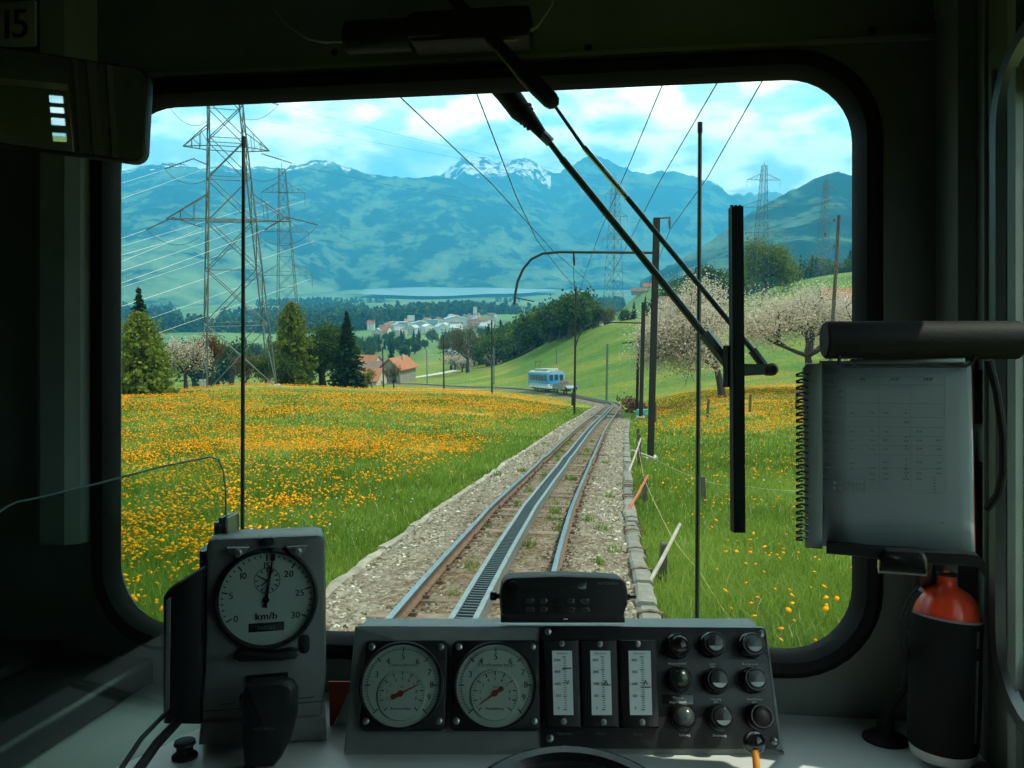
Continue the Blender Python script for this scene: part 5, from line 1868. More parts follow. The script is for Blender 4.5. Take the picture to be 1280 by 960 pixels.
# ---------------------------------------------------------------- grass and flowers
def frustum_points(n, d0, d1, u0, u1, pw=1.0):
    d = d0 * np.exp(RNG.random(n) ** pw * math.log(d1 / d0))
    u = RNG.uniform(u0, u1, n)
    return u * d, d
def grass():
    n = 420000
    x, y = frustum_points(n, 5.0, 85, -0.62, 0.58)
    off = toff(x, y)
    n1 = fbm(x * 0.5, y * 0.5, 3)
    keep = (np.abs(off) > 1.98) & (RNG.random(n) < 0.55 + 0.45 * n1)
    x, y, off = x[keep], y[keep], off[keep]
    n = len(x)
    # tufts of weed between the rails
    wx_, wy_ = [], []
    for _ in range(46):
        s_ = s_at_depth(0.5) + RNG.uniform(6.5, 34)
        o_ = RNG.choice([-1, 1]) * RNG.uniform(0.22, 0.62) if RNG.random() < 0.75 else RNG.choice([-1, 1]) * RNG.uniform(0.95, 1.7)
        p_, t_, sd_, u_ = tk(s_)
        q_ = p_ + sd_ * float(o_)
        m_ = int(RNG.integers(15, 60))
        wx_.append(q_.x + RNG.normal(0, 0.06, m_))
        wy_.append(q_.y + RNG.normal(0, 0.09, m_))
    wx_, wy_ = np.concatenate(wx_), np.concatenate(wy_)
    nw = len(wx_)
    x, y, off = np.concatenate([x, wx_]), np.concatenate([y, wy_]), np.concatenate([off, np.zeros(nw)])
    n = len(x)
    weed = np.arange(n) >= n - nw
    z = gzv(x, y) - 0.03 + np.where(weed, BH, 0)
    d = np.hypot(x, y)
    h = RNG.uniform(0.10, 0.26, n) * np.where(weed, 0.7, 1.0) * (0.7 + 0.6 * fbm(x * 0.7, y * 0.7, 2)) * np.where(off > 0, 0.95, 1.0) * np.clip(1.15 - d / 160, 0.5, 1.1)
    w = np.maximum(0.006, d * 0.00055) * RNG.uniform(0.7, 1.3, n)
    a = RNG.random(n) * 6.283
    ln = RNG.uniform(0.1, 0.75, n) * h
    la = RNG.random(n) * 6.283
    b = np.stack([x, y, z], -1)
    dx = np.stack([np.cos(a) * w, np.sin(a) * w, 0 * a], -1)
    tip = b + np.stack([np.cos(la) * ln, np.sin(la) * ln, h], -1)
    mid = b + np.stack([np.cos(la) * ln * 0.3, np.sin(la) * ln * 0.3, h * 0.6], -1)
    Vv = np.stack([b - dx, b + dx, mid + dx * 0.75, mid - dx * 0.75, tip], 1).reshape(-1, 3)
    i = np.arange(n)[:, None] * 5
    F1 = (i + np.array([0, 1, 2, 3])[None])
    F2 = (i + np.array([3, 2, 4, 4])[None])
    r = np.clip(-0.25 + 1.35 * fbm(x * 0.33, y * 0.33, 4) + RNG.normal(0, 0.15, n), 0, 0.86)
    pale = RNG.random(n) < 0.03
    r = np.where(pale, 1.0, r)
    # triangles only for the tips
    Fq = np.concatenate([np.stack([F1[:, 0], F1[:, 1], F1[:, 2]], -1), np.stack([F1[:, 0], F1[:, 2], F1[:, 3]], -1), F2[:, :3]])
    me_ = np_mesh('grass', Vv, Fq, L_grass, fattr={'rnd': np.concatenate([r, r, r])})
    return me_
kind(link('grass', grass()), 'stuff', 'long spring grass on both sides of the track')

def flowers(n, white=False):
    x, y = frustum_points(n, 5.5, 125, -0.62, 0.58)
    dn = flower_density(x, y)
    cl = fbm(x * 1.3 + 9, y * 1.3, 3)
    if white:
        p = 0.10 * sstep(0.5, 0.7, fbm(x * 0.3 + 40, y * 0.3, 3))
        p = p * (np.abs(toff(x, y)) > 2.3)
    else:
        p = dn * (0.25 + 1.2 * sstep(0.42, 0.62, cl))
        p = p * np.where((y < 16) & (x > 0), 0.42, 1.0)
    keep = RNG.random(n) < p
    x, y = x[keep], y[keep]
    n = len(x)
    z = gzv(x, y)
    d = np.hypot(x, y)
    h = RNG.uniform(0.14, 0.30, n) * np.clip(1.1 - d / 300, 0.7, 1)
    r = np.clip(RNG.normal(0.0205, 0.007, n), 0.008, 0.032) * (1 + d / 65) * (0.7 if white else 1)
    k = 7
    a = np.arange(k)[None] * 6.283 / k + RNG.random((n, 1)) * 6.283
    rr = r[:, None] * RNG.uniform(0.8, 1.15, (n, k))
    tl = RNG.normal(0, 0.35, (n, 2))
    px_, py_ = rr * np.cos(a), rr * np.sin(a)
    pz = px_ * tl[:, :1] + py_ * tl[:, 1:] + r[:, None] * 0.1
    rim = np.stack([px_, py_, pz], -1)
    ctr = np.zeros((n, 1, 3))
    ctr[:, 0, 2] = r * 0.55
    bot = np.zeros((n, 1, 3))
    bot[:, 0, 2] = -r * 0.5
    P = np.concatenate([rim, ctr, bot], 1) + np.stack([x, y, z + h], -1)[:, None]
    i = np.arange(n)[:, None, None] * (k + 2)
    j = np.arange(k)
    t1 = np.stack([j, (j + 1) % k, np.full(k, k)], -1)
    t2 = np.stack([(j + 1) % k, j, np.full(k, k + 1)], -1)
    Fv = (np.concatenate([t1, t2])[None] + i).reshape(-1, 3)
    return np_mesh('white_flowers' if white else 'flowers', P.reshape(-1, 3), Fv, L_white_flower if white else L_flower, fattr={'rnd': np.repeat(RNG.random(n), 2 * k)})
kind(link('flowers', flowers(230000)), 'stuff', 'orange yellow dandelion heads strewn over the meadow')
kind(link('white_flowers', flowers(16000, True)), 'stuff', 'small white seed heads among the grass')

# ---------------------------------------------------------------- haze
mb = MB()
mb.box(-11600, 11600, -11600, 12000, -420, 1560)
hm, hnt, hout = newmat('valley_haze')
vol = hnt.nodes.new('ShaderNodeVolumePrincipled')
vol.inputs['Color'].default_value = (0.085, 0.565, 1.0, 1)
vol.inputs['Density'].default_value = 0.00019
vol.inputs['Anisotropy'].default_value = 0.1
hnt.links.new(vol.outputs['Volume'], hout.inputs['Volume'])
hz = mb.build('haze', hm, smooth=False)
kind(hz, 'stuff', 'blue haze filling the valley')
# ================================================================ driver's cab
FR = Frame(640, 480, 1.06, yaw=-7)          # the front wall's own plane
P = FR.uv
gl = (P(145, 130)[0] + P(141, 779)[0]) / 2
gr = (P(1071, 96)[0] + P(1070, 823)[0]) / 2
gt = (P(200, 127)[1] + P(985, 97)[1]) / 2
gb = (P(210, 780)[1] + P(1000, 823)[1]) / 2
gcx, gcy, gw, gh = (gl + gr) / 2, (gt + gb) / 2, gr - gl, gt - gb
WL, WR = P(-20, 480)[0], P(1186, 480)[0]       # cab side walls
TOP, BOT, DESKY = 0.56, -1.55, -0.42
RB = 2.3
def ring(mb, outer, inner_pts, z0, z1):
    """a slab between an outer rectangle (x0, x1, y0, y1) and an inner outline"""
    x0, x1, y0, y1 = outer
    cx = sum(p[0] for p in inner_pts) / len(inner_pts)
    cy_ = sum(p[1] for p in inner_pts) / len(inner_pts)
    out = []
    angs = [math.atan2(b - cy_, a - cx) for a, b in inner_pts]
    for a, (ix, iy) in zip(angs, inner_pts):
        dx, dy = ix - cx, iy - cy_
        t = min(((x1 - cx) / dx if dx > 1e-9 else 1e9), ((x0 - cx) / dx if dx < -1e-9 else 1e9), ((y1 - cy_) / dy if dy > 1e-9 else 1e9), ((y0 - cy_) / dy if dy < -1e-9 else 1e9))
        out.append([cx + dx * t, cy_ + dy * t])
    for cxn, cyn in ((x0, y0), (x1, y0), (x1, y1), (x0, y1)):
        k = min(range(len(out)), key=lambda i: (out[i][0] - cxn) ** 2 + (out[i][1] - cyn) ** 2)
        out[k] = [cxn, cyn]
    O0 = [(a, b, z0) for a, b in out]
    O1 = [(a, b, z1) for a, b in out]
    I0 = [(a, b, z0) for a, b in inner_pts]
    I1 = [(a, b, z1) for a, b in inner_pts]
    mb.loops([O0, O1, I1, I0, O0], False, False)
def band(mb, pts, steps):
    """a moulding following an outline: steps of (outward offset, z)"""
    mb.loops([[(x, y, z) for x, y in inset(pts, -o)] for o, z in steps], False, False)

glass_pts = rrect(gcx, gcy, gw, gh, 0.085, 9)
mb = MB()
ring(mb, (WL - 0.35, WR + 0.05, BOT, TOP), inset(glass_pts, -0.012), -0.035, 0.0)
kind(mb.build('cab_front_wall', M_wall, M=FR.M, smooth=False), 'structure', 'dark grey green front wall of the cab round the windscreen')
ws = thing('windscreen', 'large windscreen with rounded corners in a thick black rubber seal', 'windscreen', FR.M)
mb = MB()
mb.poly(inset(glass_pts, -0.006), -0.022, -0.016)
mb.build('glass_pane', M_glass, ws, smooth=False)
mb = MB()
band(mb, glass_pts, [(0.010, -0.03), (-0.002, -0.012), (0.0, 0.004), (0.008, 0.016), (0.020, 0.018), (0.029, 0.010), (0.030, 0.002)])
mb.build('rubber_seal', M_rubber, ws)

# raised lining strip above the window, panel joints, screws
mb = MB()
y_ = P(640, 82)[1]
mb.box(WL, WR, y_ + 0.006, y_ + 0.012, 0.0005, 0.006)
mb.box(P(86, 0)[0], P(86, 0)[0] + 0.002, y_ + 0.012, TOP, 0.0005, 0.003)
kind(mb.build('lining_strip', M_pillar, M=FR.M), 'structure', 'narrow moulding along the wall above the windscreen')

# side walls, ceiling, floor and the wall behind the driver
RT_M = FR.M @ Matrix.Translation((WR, 0, 0)) @ Matrix.Rotation(R(-90), 4, 'Y')   # local x runs back from the windscreen, z into the cab
Z0 = 0.14                                   # front edge of the side window, behind the windscreen wall
mb = MB()
side_pts = rrect(Z0 + 0.37, 0.005, 0.74, 0.70, 0.085, 8)
ring(mb, (0.0, RB, BOT, TOP), side_pts, -0.035, 0.0)
kind(mb.build('cab_side_wall', M_wall, M=RT_M, smooth=False), 'structure', 'cab side wall with the side window')
sw = thing('side_window', 'bright edged side window at the right border of the cab', 'window', RT_M)
mb = MB()
band(mb, side_pts, [(-0.016, -0.02), (-0.018, 0.006), (-0.010, 0.013), (0.004, 0.013), (0.012, 0.003)])
mb.build('metal_frame', M_alu, sw)
mb = MB()
band(mb, inset(side_pts, 0.018), [(-0.030, -0.03), (-0.026, -0.006), (-0.010, -0.004), (0.0, -0.012)])
mb.build('rubber_seal', M_rubber, sw)
mb = MB()
mb.poly(inset(side_pts, 0.003), -0.029, -0.024)
mb.build('glass_pane', M_glass, sw, smooth=False)
# upright post and cover strips on the side wall
mb = MB()
mb.box(0.012, 0.075, DESKY + 0.001, TOP, 0.0005, 0.02)
mb.box(0.10, 0.104, DESKY + 0.001, TOP, 0.0005, 0.004)
mb.box(0.165, 0.182, DESKY + 0.001, TOP, 0.0005, 0.008)
kind(mb.build('corner_post', M_pillar, M=RT_M), 'structure', 'upright corner post of the cab beside the windscreen')
mb = MB()
LM = FR.M @ Matrix.Translation((WL, 0, 0))
mb.box(-0.035, 0.0, BOT, TOP, 0.0, RB)
kind(mb.build('cab_left_wall', M_wall, M=LM, smooth=False), 'structure', 'dark cab wall on the far side of the desk')
mb = MB()
a0, a1 = P(60, 300)[0], P(122, 300)[0]
Ls = []
for x, z in [(a0, 0.0005), (a0 + 0.006, 0.03), (a0 + 0.02, 0.042), (a1 - 0.02, 0.042), (a1 - 0.005, 0.03), (a1, 0.0005)]:
    Ls.append((x, z))
mb.loops([[(x, y, z) for x, z in Ls] for y in (DESKY + 0.2, TOP)], True, True)
kind(mb.build('corner_post', M_pillar, M=FR.M), 'structure', 'upright post at the left edge of the windscreen')
mb = MB()
mb.box(WL - 0.05, WR + 0.05, TOP, TOP + 0.05, -0.04, RB)
kind(mb.build('ceiling', M_ceil, M=FR.M, smooth=False), 'structure', 'cab ceiling')
mb = MB()
mb.box(WL - 0.05, WR + 0.05, BOT - 0.05, BOT, -0.05, 6.2)
kind(mb.build('floor', M_floor, M=FR.M, smooth=False), 'structure', 'cab floor')
# rear wall with a doorway into the coach
mb = MB()
dx0, dx1 = WL + 0.03, WL + 0.49
mb.box(WL, dx0, BOT, TOP, RB, RB + 0.04)
mb.box(dx1, WR, BOT, TOP, RB, RB + 0.04)
mb.box(dx0, dx1, 0.42, TOP, RB + 0.001, RB + 0.039)
kind(mb.build('rear_wall', M_pillar, M=FR.M, smooth=False), 'structure', 'pale rear wall of the cab with a doorway')
for x, wd in ((-0.262, 0.012), (-0.222, 0.028), (-0.166, 0.018), (WR - 0.1, 0.03)):
    mb = MB()
    mb.box(x, x + wd, BOT, TOP, RB - 0.02, RB - 0.001)
    kind(mb.build('door_post', M_plaster, M=FR.M), 'structure', 'pale door post seen in the mirror')
# the passenger room behind: walls pierced by large windows that let the daylight in
RC = 6.2
mb = MB()
mb.box(WL - 0.05, WR + 0.05, TOP, TOP + 0.05, RB, RC)
ex0, ex1 = -0.08, 0.01
mb.box(WL - 0.05, ex0, BOT, TOP, RC, RC + 0.05)
mb.box(ex1, WR + 0.05, BOT, TOP, RC, RC + 0.05)
yy = TOP
for a, b_ in ((0.47, 0.52), (0.40, 0.44), (0.315, 0.365), (0.20, 0.26)):
    mb.box(ex0, ex1, b_, yy, RC + 0.001, RC + 0.049)
    yy = a
mb.box(ex0, ex1, BOT, yy, RC + 0.001, RC + 0.049)
for x0, x1 in ((WL - 0.05, WL), (WR, WR + 0.05)):
    mb.box(x0, x1, BOT, -0.05, RB, RC)
    mb.box(x0, x1, 0.30, TOP, RB, RC)
    for z in (RB, RB + 1.05, RB + 2.05, RB + 3.05):
        mb.box(x0, x1, -0.05, 0.30, z, z + 0.40)
kind(mb.build('coach_wall', M_ceil, M=FR.M, smooth=False), 'structure', 'passenger room behind the cab with its row of windows')
# sill under the windscreen and the desk
mb = MB()
mb.box(WL + 0.001, WR - 0.001, DESKY - 0.03, DESKY, 0.001, 0.46)
mb.box(WL + 0.001, WR - 0.001, BOT + 0.001, DESKY - 0.03, 0.36, 0.40)
tag(mb.build('driver_desk', M_desk, M=FR.M, smooth=False), 'pale desk top below the windscreen carrying the instruments', 'desk')
mb = MB()  # low box added to darken the left of the pale desk
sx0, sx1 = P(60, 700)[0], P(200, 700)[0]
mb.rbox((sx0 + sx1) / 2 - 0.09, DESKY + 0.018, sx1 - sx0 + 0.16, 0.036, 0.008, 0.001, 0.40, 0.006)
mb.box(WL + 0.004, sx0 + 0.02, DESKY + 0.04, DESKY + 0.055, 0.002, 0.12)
tag(mb.build('desk_darkening_box', M_panel, M=FR.M), 'low dark box added to darken the desk behind the acrylic screen', 'console')

# ---------------------------------------------------------------- things on the wall above
f = Frame(22, 30, 1.10, yaw=-7)
pl = thing('number_plate', 'small plate with the number 15 in the top corner above the mirror', 'plate', f.M)
k = f.k
MB().rbox(0, 0, 50 * k, 56 * k, 3 * k, -0.002, 0.002, 0.001).build('plate', M_plate, pl)
MB().text('15', 0, 0, 52 * k, 0.0025, 0, 0.012).build('lettering', M_ink, pl)

f = Frame(66, 129, 0.86, yaw=13, tilt=8, roll=-4.5)
k = f.k
mr = thing('rear_view_mirror', 'wide rounded rear view mirror hanging in the top corner left of the windscreen', 'mirror', f.M)
MB().rbox(0, 0, 220 * k, 120 * k, 17 * k, -0.02, 0.0, 0.006, 6).build('housing', M_black, mr)
mb = MB()
pts = rrect(0, 0, 214 * k, 113 * k, 15 * k, 6)
mb.poly(pts, 0.0003, 0.0016)
mb.build('mirror_glass', M_mirror, mr)

f = Frame(540, 42, 1.01, yaw=-7)
k = f.k
wm = thing('wiper_motor', 'dark cylindrical wiper motor with gearbox on the wall above the windscreen', 'wiper motor', f.M)
RY = Matrix.Rotation(R(90), 4, 'Y')
mb = MB()
mb.lathe([(0.001, -112 * k), (16 * k, -112 * k), (20 * k, -108 * k), (20 * k, -62 * k), (20.6 * k, -60 * k), (20.6 * k, -58 * k), (20 * k, -56 * k), (20 * k, -26 * k), (0.001, -26 * k)], 24, RY)
mb.build('motor_body', M_black, wm)
mb = MB()
mb.rbox(50 * k, 2 * k, 150 * k, 40 * k, 6 * k, -0.02, 0.02, 0.006)
mb.rbox(-5 * k, 2 * k, 44 * k, 30 * k, 4 * k, -0.024, 0.024, 0.005)
mb.build('gearbox', M_black, wm)
mb = MB()
mb.tube([(-205 * k, 44 * k, 0), (-190 * k, 22 * k, 0), (-160 * k, 2 * k, 0), (-138 * k, -3 * k, 0), (-112 * k, -3 * k, 0)], 2.5 * k, 8)
mb.build('hose', M_spine, wm)
mb = MB()
mb.tube([(156 * k, 50 * k, 0.01), (150 * k, 22 * k, 0.012), (132 * k, -4 * k, 0.012), (105 * k, -18 * k, 0.012), (66 * k, -15 * k, 0.01)], 2.6 * k, 8)
mb.build('hose', M_spine, wm)
for x, y in ((-124, -34), (195, -18), (-40, -8)):
    pass
f = Frame(1205, 2, 0.94, yaw=-7)
k = f.k
MBb = MB()
MBb.poly([(-25 * k, 40 * k), (-23 * k, -7 * k), (8 * k, -7 * k), (26 * k, 10 * k), (26 * k, 40 * k)], -0.03, 0.03, 0.003)
tag(MBb.build('roof_bracket', M_pillar, M=f.M), 'pale angular bracket hanging at the top edge right of the windscreen', 'bracket')

for x, y, lab in ((418, 66, 'small dark screw head in the wall at the end of the wiper motor'), (736, 60, 'small dark screw head in the wall beside the wiper gearbox'), (1090, 38, 'small dark screw head in the wall above the rounded window corner')):
    f = Frame(x, y, 1.0, yaw=-7)
    f2 = P(x, y)
    mb = MB()
    mb.lathe([(0.0045, 0.0005), (0.0045, 0.0015), (0.003, 0.003), (0.0002, 0.0032)], 12)
    tag(mb.build('screw_head', M_black, M=FR.M @ Matrix.Translation((f2[0], f2[1], 0))), lab, 'screw')
mb = MB()
mb.rbox(0.135, P(1150, 170)[1], 0.045, 0.11, 0.004, 0.0006, 0.004, 0.001)
mb.rbox(0.128, P(1150, 168)[1], 0.008, 0.06, 0.003, 0.0042, 0.009, 0.002)
tag(mb.build('hatch_cover', M_wall, M=RT_M), 'small dark hatch with an upright handle on the side wall above the lamp tube', 'hatch')
# hand lever hanging across the seal
f = Frame(630, 62, 0.985)
lv = thing('wiper_lever', 'thick dark lever with rounded end hanging slantwise over the top of the windscreen', 'lever', f.M)
mb = MB()
L0 = [f.pd(548, -22, 1.0), f.pd(590, 22, 0.99), f.pd(630, 65, 0.985), f.pd(655, 92, 0.98)]
mb.tube(L0, [6.5 * f.k, 7.5 * f.k, 8.5 * f.k, 10 * f.k], 12)
mb.build('rod', M_black, lv)
mb = MB()
pp = [f.pd(648, 84, 0.98), f.pd(654, 90.5, 0.98), f.pd(672, 109, 0.98), f.pd(688, 125, 0.98), f.pd(693, 129.5, 0.98), f.pd(696, 132.5, 0.98)]
mb.tube(pp, [9 * f.k, 11 * f.k, 11.5 * f.k, 11 * f.k, 9 * f.k, 4 * f.k], 14)
mb.build('grip', M_black, lv)

# ---------------------------------------------------------------- wiper outside the glass
DW = 1.115
f = Frame(910, 450, DW, yaw=0)
wp = thing('windscreen_wiper', 'black windscreen wiper on two slanting arms outside the glass', 'wiper', f.M)
q = lambda x, y, d=DW: f.pd(x, y, d)
kk = f.k
mb = MB()
mb.tube([q(618, 100), q(634, 116), q(650, 138), q(668, 156), q(684, 176)], [14 * kk, 15 * kk, 14 * kk, 8.5 * kk, 5 * kk], 14)
for j in range(5):
    x, y = 652 + j * 3.2, 138 + j * 4.4
    mb.tube([q(x, y), q(x + 1.4, y + 1.9)], (14.6 - j * 1.4) * kk, 14)
mb.build('boot', M_rubber, wp)
mb = MB()
mb.tube([q(678, 168), q(688, 178)], 6.5 * kk, 10)
mb.build('collar', M_alu, wp)
M_arm = mk('wiper_arm_paint', (0.055, 0.075, 0.062), 0.4, 0.3, var=0.3, scale=25)
mb = MB()
mb.tube([q(684, 174), q(702, 198), q(703, 199), q(800, 318), q(880, 418)], [3.6 * kk, 3.8 * kk, 4.6 * kk, 4.6 * kk, 4.8 * kk], 8)
mb.tube([q(880, 416), q(912, 456)], 8 * kk, 6)
mb.build('main_arm', M_arm, wp)
mb = MB()
mb.tube([q(694, 133), q(731, 186)], [2.2 * kk, 2.4 * kk], 8)
mb.tube([q(783, 246), q(945, 443)], 3.4 * kk, 8)
mb.tube([q(940, 437), q(958, 461)], 6 * kk, 8)
mb.build('link_arm', M_arm, wp)
mb = MB()
mb.tube([q(730, 184), q(784, 247)], 3.6 * kk, 8)
mb.build('polished_sleeve', M_chrome, wp)
mb = MB()
a, b_ = q(905, 462), q(962, 462)
mb.hexa([a + Vector((0, -9 * kk, 0.012)), b_ + Vector((0, -6 * kk, 0.012)), b_ + Vector((0, 6 * kk, 0.012)), a + Vector((0, 8 * kk, 0.012)), a + Vector((0, -9 * kk, 0.002)), b_ + Vector((0, -6 * kk, 0.002)), b_ + Vector((0, 6 * kk, 0.002)), a + Vector((0, 8 * kk, 0.002))])
mb.build('blade_bracket', M_arm, wp)
mb = MB()
mb.lathe([(8 * kk, -0.006), (8 * kk, 0.014), (5 * kk, 0.018), (3 * kk, 0.018)], 14, Matrix.Translation(q(961, 462)))
mb.build('pivot', M_black, wp)
mb = MB()
c0, c1 = q(919, 260, DW - 0.03), q(921.5, 664, DW - 0.03)
mb.hexa([c1 + Vector((-7 * kk, 0, .012)), c1 + Vector((7 * kk, 0, .012)), c0 + Vector((7 * kk, 0, .012)), c0 + Vector((-7 * kk, 0, .012)), c1 + Vector((-7 * kk, 0, -.006)), c1 + Vector((7 * kk, 0, -.006)), c0 + Vector((7 * kk, 0, -.006)), c0 + Vector((-7 * kk, 0, -.006))])
for x in (-5, 0, 5):
    mb.tube([c0 + Vector((x * kk, 0.0, 0.003)), c0 + Vector((x * kk, 0.003, 0.003))], 2 * kk, 8)
mb.tube([q(912, 432, DW - 0.02), q(912, 484, DW - 0.02)], 8 * kk, 6)
mb.build('blade', M_rubber, wp)
# two marker rods outside
for x0, x1, y0, y1, r, lab in ((304.5, 303, 172, 690, 2.6, 'thin upright marker rod outside the glass, above the speed indicator box'), (875, 871, 154, 830, 2.9, 'thin upright marker rod outside the glass, left of the wiper blade')):
    f2 = Frame(x1, y1, 1.19)
    rd = thing('marker_rod', lab, 'rod', f2.M)
    mb = MB()
    mb.tube([(0, 0, 0), f2.pd((x0 + x1) / 2, (y0 + y1) / 2, 1.19), f2.pd(x0, y0, 1.19)], [r * f2.k, r * f2.k, r * 0.9 * f2.k], 8)
    mb.build('rod', M_arm, rd)
    mb = MB()
    mb.tube([f2.pd(x0, y0 + 12, 1.19), f2.pd(x0, y0 - 1, 1.19)], r * 1.12 * f2.k, 8)
    mb.build('tip', M_black, rd)

# ---------------------------------------------------------------- acrylic screen, bracket, binder, rail on the left
f = Frame(140, 790, 0.865, yaw=38)
mb = MB()
pts = [f.uv(x, y) for x, y in [(-60, 1050), (283, 896), (283, 660), (282, 610), (279, 588), (273, 574), (262, 571), (200, 584), (120, 605), (40, 624), (22, 627), (9, 633), (-5, 643), (-60, 690)]]
pts = pts[::-1]
ac = thing('acrylic_screen', 'clear acrylic draught screen standing at the lower left in front of the windscreen', 'screen', f.M)
mb.poly(pts, -0.002, 0.002)
mb.build('sheet', M_plexi, ac, smooth=False)
mb = MB()
mb.tube([(x, y, 0) for x, y in pts[1:-2]], 0.0011, 6)
mb.build('polished_edge', M_edge, ac)
f = Frame(284, 690, 0.99)
k = f.k
mb = MB()
for a, b in ((-9, -5), (-3, 1), (5, 8)):
    mb.box(a * k, b * k, -30 * k, (46 if a > -9 else 40) * k, -0.02, 0.02)
mb.box(-9 * k, 8 * k, -30 * k, 44 * k, -0.018, -0.014)
tag(mb.build('clamp_profile', M_alu, M=f.M), 'grey slotted metal upright behind the speed indicator box', 'bracket')
f = Frame(228, 905, 0.90, yaw=12)
k = f.k
bd = thing('document_binder', 'thick black binder standing upright left of the speed indicator box', 'binder', f.M)
mb = MB()
mb.poly([f.uv(203, 906), f.uv(252, 906), f.uv(254, 712), f.uv(208, 740), f.uv(203, 748)], -0.03, 0.0, 0.006)
mb.build('cover', M_black, bd)
mb = MB()
mb.poly([f.uv(240, 900), f.uv(262, 900), f.uv(262, 694), f.uv(242, 697)], -0.07, -0.034, 0.004)
mb.build('divider', M_black_gloss, bd)
mb = MB()
mb.poly([f.uv(206, 890), f.uv(212, 890), f.uv(214, 746), f.uv(208, 750)], 0.0005, 0.002, 0.0005)
mb.build('spine_edge', M_box, bd)
f = Frame(205, 895, 0.84)
mb = MB()
mb.tube([f.pd(212, 888, 0.90), f.pd(203, 896, 0.87), f.pd(176, 924, 0.80), f.pd(152, 960, 0.74), f.pd(142, 985, 0.70)], 0.0026, 10)
tag(mb.build('edge_rail', M_chrome, M=f.M), 'thin bright metal rail along the desk edge at the lower left', 'rail')
mb = MB()
mb.tube([f.pd(222, 902, 0.88), f.pd(196, 930, 0.82), f.pd(166, 972, 0.74)], 0.005, 8)
tag(mb.build('edge_trim', M_black, M=f.M), 'black edge trim beside the bright metal rail', 'trim')
f = Frame(231, 950, 0.90)
mb = MB()
mb.lathe([(0.014, 0), (0.014, 0.006), (0.009, 0.01), (0.009, 0.016), (0.012, 0.018), (0.011, 0.022), (0.004, 0.023)], 18, Matrix.Rotation(R(-90), 4, 'X'))
tag(mb.build('push_knob', M_black, M=f.M), 'small dark knob on the desk in front of the binder', 'knob')

# ---------------------------------------------------------------- speed indicator
f = Frame(331, 928, 0.925, yaw=15, tilt=-3)
k = f.k
U = f.uv
sp = thing('speed_indicator', 'grey upright speed indicator box with a large round dial up to 30 km/h', 'speedometer', f.M)
dl = f.dirl
out = [U(250, 930), U(405, 924), U(404, 880), U(408, 840), U(407, 678), U(404, 670), U(397, 668), U(268, 673), U(261, 676), U(258, 684), U(255, 840), U(250, 890)]
mb = MB()
mb.poly(out, -0.075, 0.0, 0.005)
mb.build('housing', M_box, sp)
# flared base and joint line
mb = MB()
mb.poly([U(249, 930), U(408, 924), U(408, 905), U(405, 893), U(254, 900), U(250, 912)], -0.09, 0.006, 0.004)
mb.build('base', M_box, sp)
mb = MB()
a, b_ = U(256, 889), U(405, 876)
mb.seg(*a, *b_, 1.4 * k, 0.0006)
mb.seg(*U(275, 880), *U(294, 879), 1.2 * k, 0.0006)
mb.seg(*U(374, 873), *U(393, 871), 1.2 * k, 0.0006)
mb.build('joint_line', M_ink, sp)
c = U(333.7, 747.6)
rd_ = 59 * k
mb = MB()
T = Matrix.Translation((c[0], c[1], 0))
mb.lathe([(rd_ * 1.07, 0.0003), (rd_ * 1.07, 0.006), (rd_ * 1.03, 0.010), (rd_ * 0.985, 0.010), (rd_ * 0.97, 0.003)], 56, T, False, False)
mb.build('bezel', M_black, sp)
dial = MB().disc(c[0], c[1], rd_ * 0.985, 0.003, 56).build('dial', M_dial, sp)
mb = MB()
z = 0.0036
for i in range(61):
    v = i / 60 * 30
    a = R(-118 - 0) + 0
    ang = R(208 - v / 30 * 236)
    major = i % 10 == 0
    mid = i % 2 == 0
    r0 = 0.93
    r1 = 0.80 if major else (0.875 if mid else 0.93)
    if not (mid or major):
        continue
    ca, sa = math.cos(ang), math.sin(ang)
    mb.seg(c[0] + ca * rd_ * r0, c[1] + sa * rd_ * r0, c[0] + ca * rd_ * r1, c[1] + sa * rd_ * r1, (1.8 if major else 1.5) * k, z)
for s_, x, y in (('0', 295, 772.6), ('5', 289, 744), ('10', 304.5, 719), ('15', 333.7, 706), ('20', 361, 716.5), ('25', 374.5, 740), ('30', 369.5, 767.6), ('km/h', 333, 769)):
    p = U(x, y)
    mb.text(s_, p[0], p[1], (11.5 if s_ != 'km/h' else 12.5) * k, z, 0, 0.02)
mb.build('lettering', M_ink, dial)
cc = U(334, 725)
ck = MB()
for i in range(12):
    a = i * math.pi / 6
    ck.seg(cc[0] + math.cos(a) * 14.5 * k, cc[1] + math.sin(a) * 14.5 * k, cc[0] + math.cos(a) * 10.5 * k, cc[1] + math.sin(a) * 10.5 * k, 1.5 * k, z)
for i in range(48):
    a, b2 = i * math.pi / 24, (i + 1) * math.pi / 24
    ck.seg(cc[0] + math.cos(a) * 15.6 * k, cc[1] + math.sin(a) * 15.6 * k, cc[0] + math.cos(b2) * 15.6 * k, cc[1] + math.sin(b2) * 15.6 * k, 0.8 * k, z)
ck.seg(cc[0] + 3 * k, cc[1] - 2 * k, cc[0] - 9 * k, cc[1] + 5 * k, 1.6 * k, z + 0.0006)
ck.seg(cc[0] + 4 * k, cc[1] + 4 * k, cc[0] - 7 * k, cc[1] - 6 * k, 1.6 * k, z + 0.0009)
ck.build('clock', M_ink, dial)
mb = MB()
h0, h1, h2 = U(331, 758.5), U(332.5, 749), U(341.5, 694)
mb.seg(*h1, *h2, 4.6 * k, z + 0.0015, 1.4 * k)
mb.seg(*U(341, 700), *U(341.8, 692), 6 * k, z + 0.0015, 5 * k)
mb.seg(*h1, *h0, 3.0 * k, z + 0.0015, 6.5 * k)
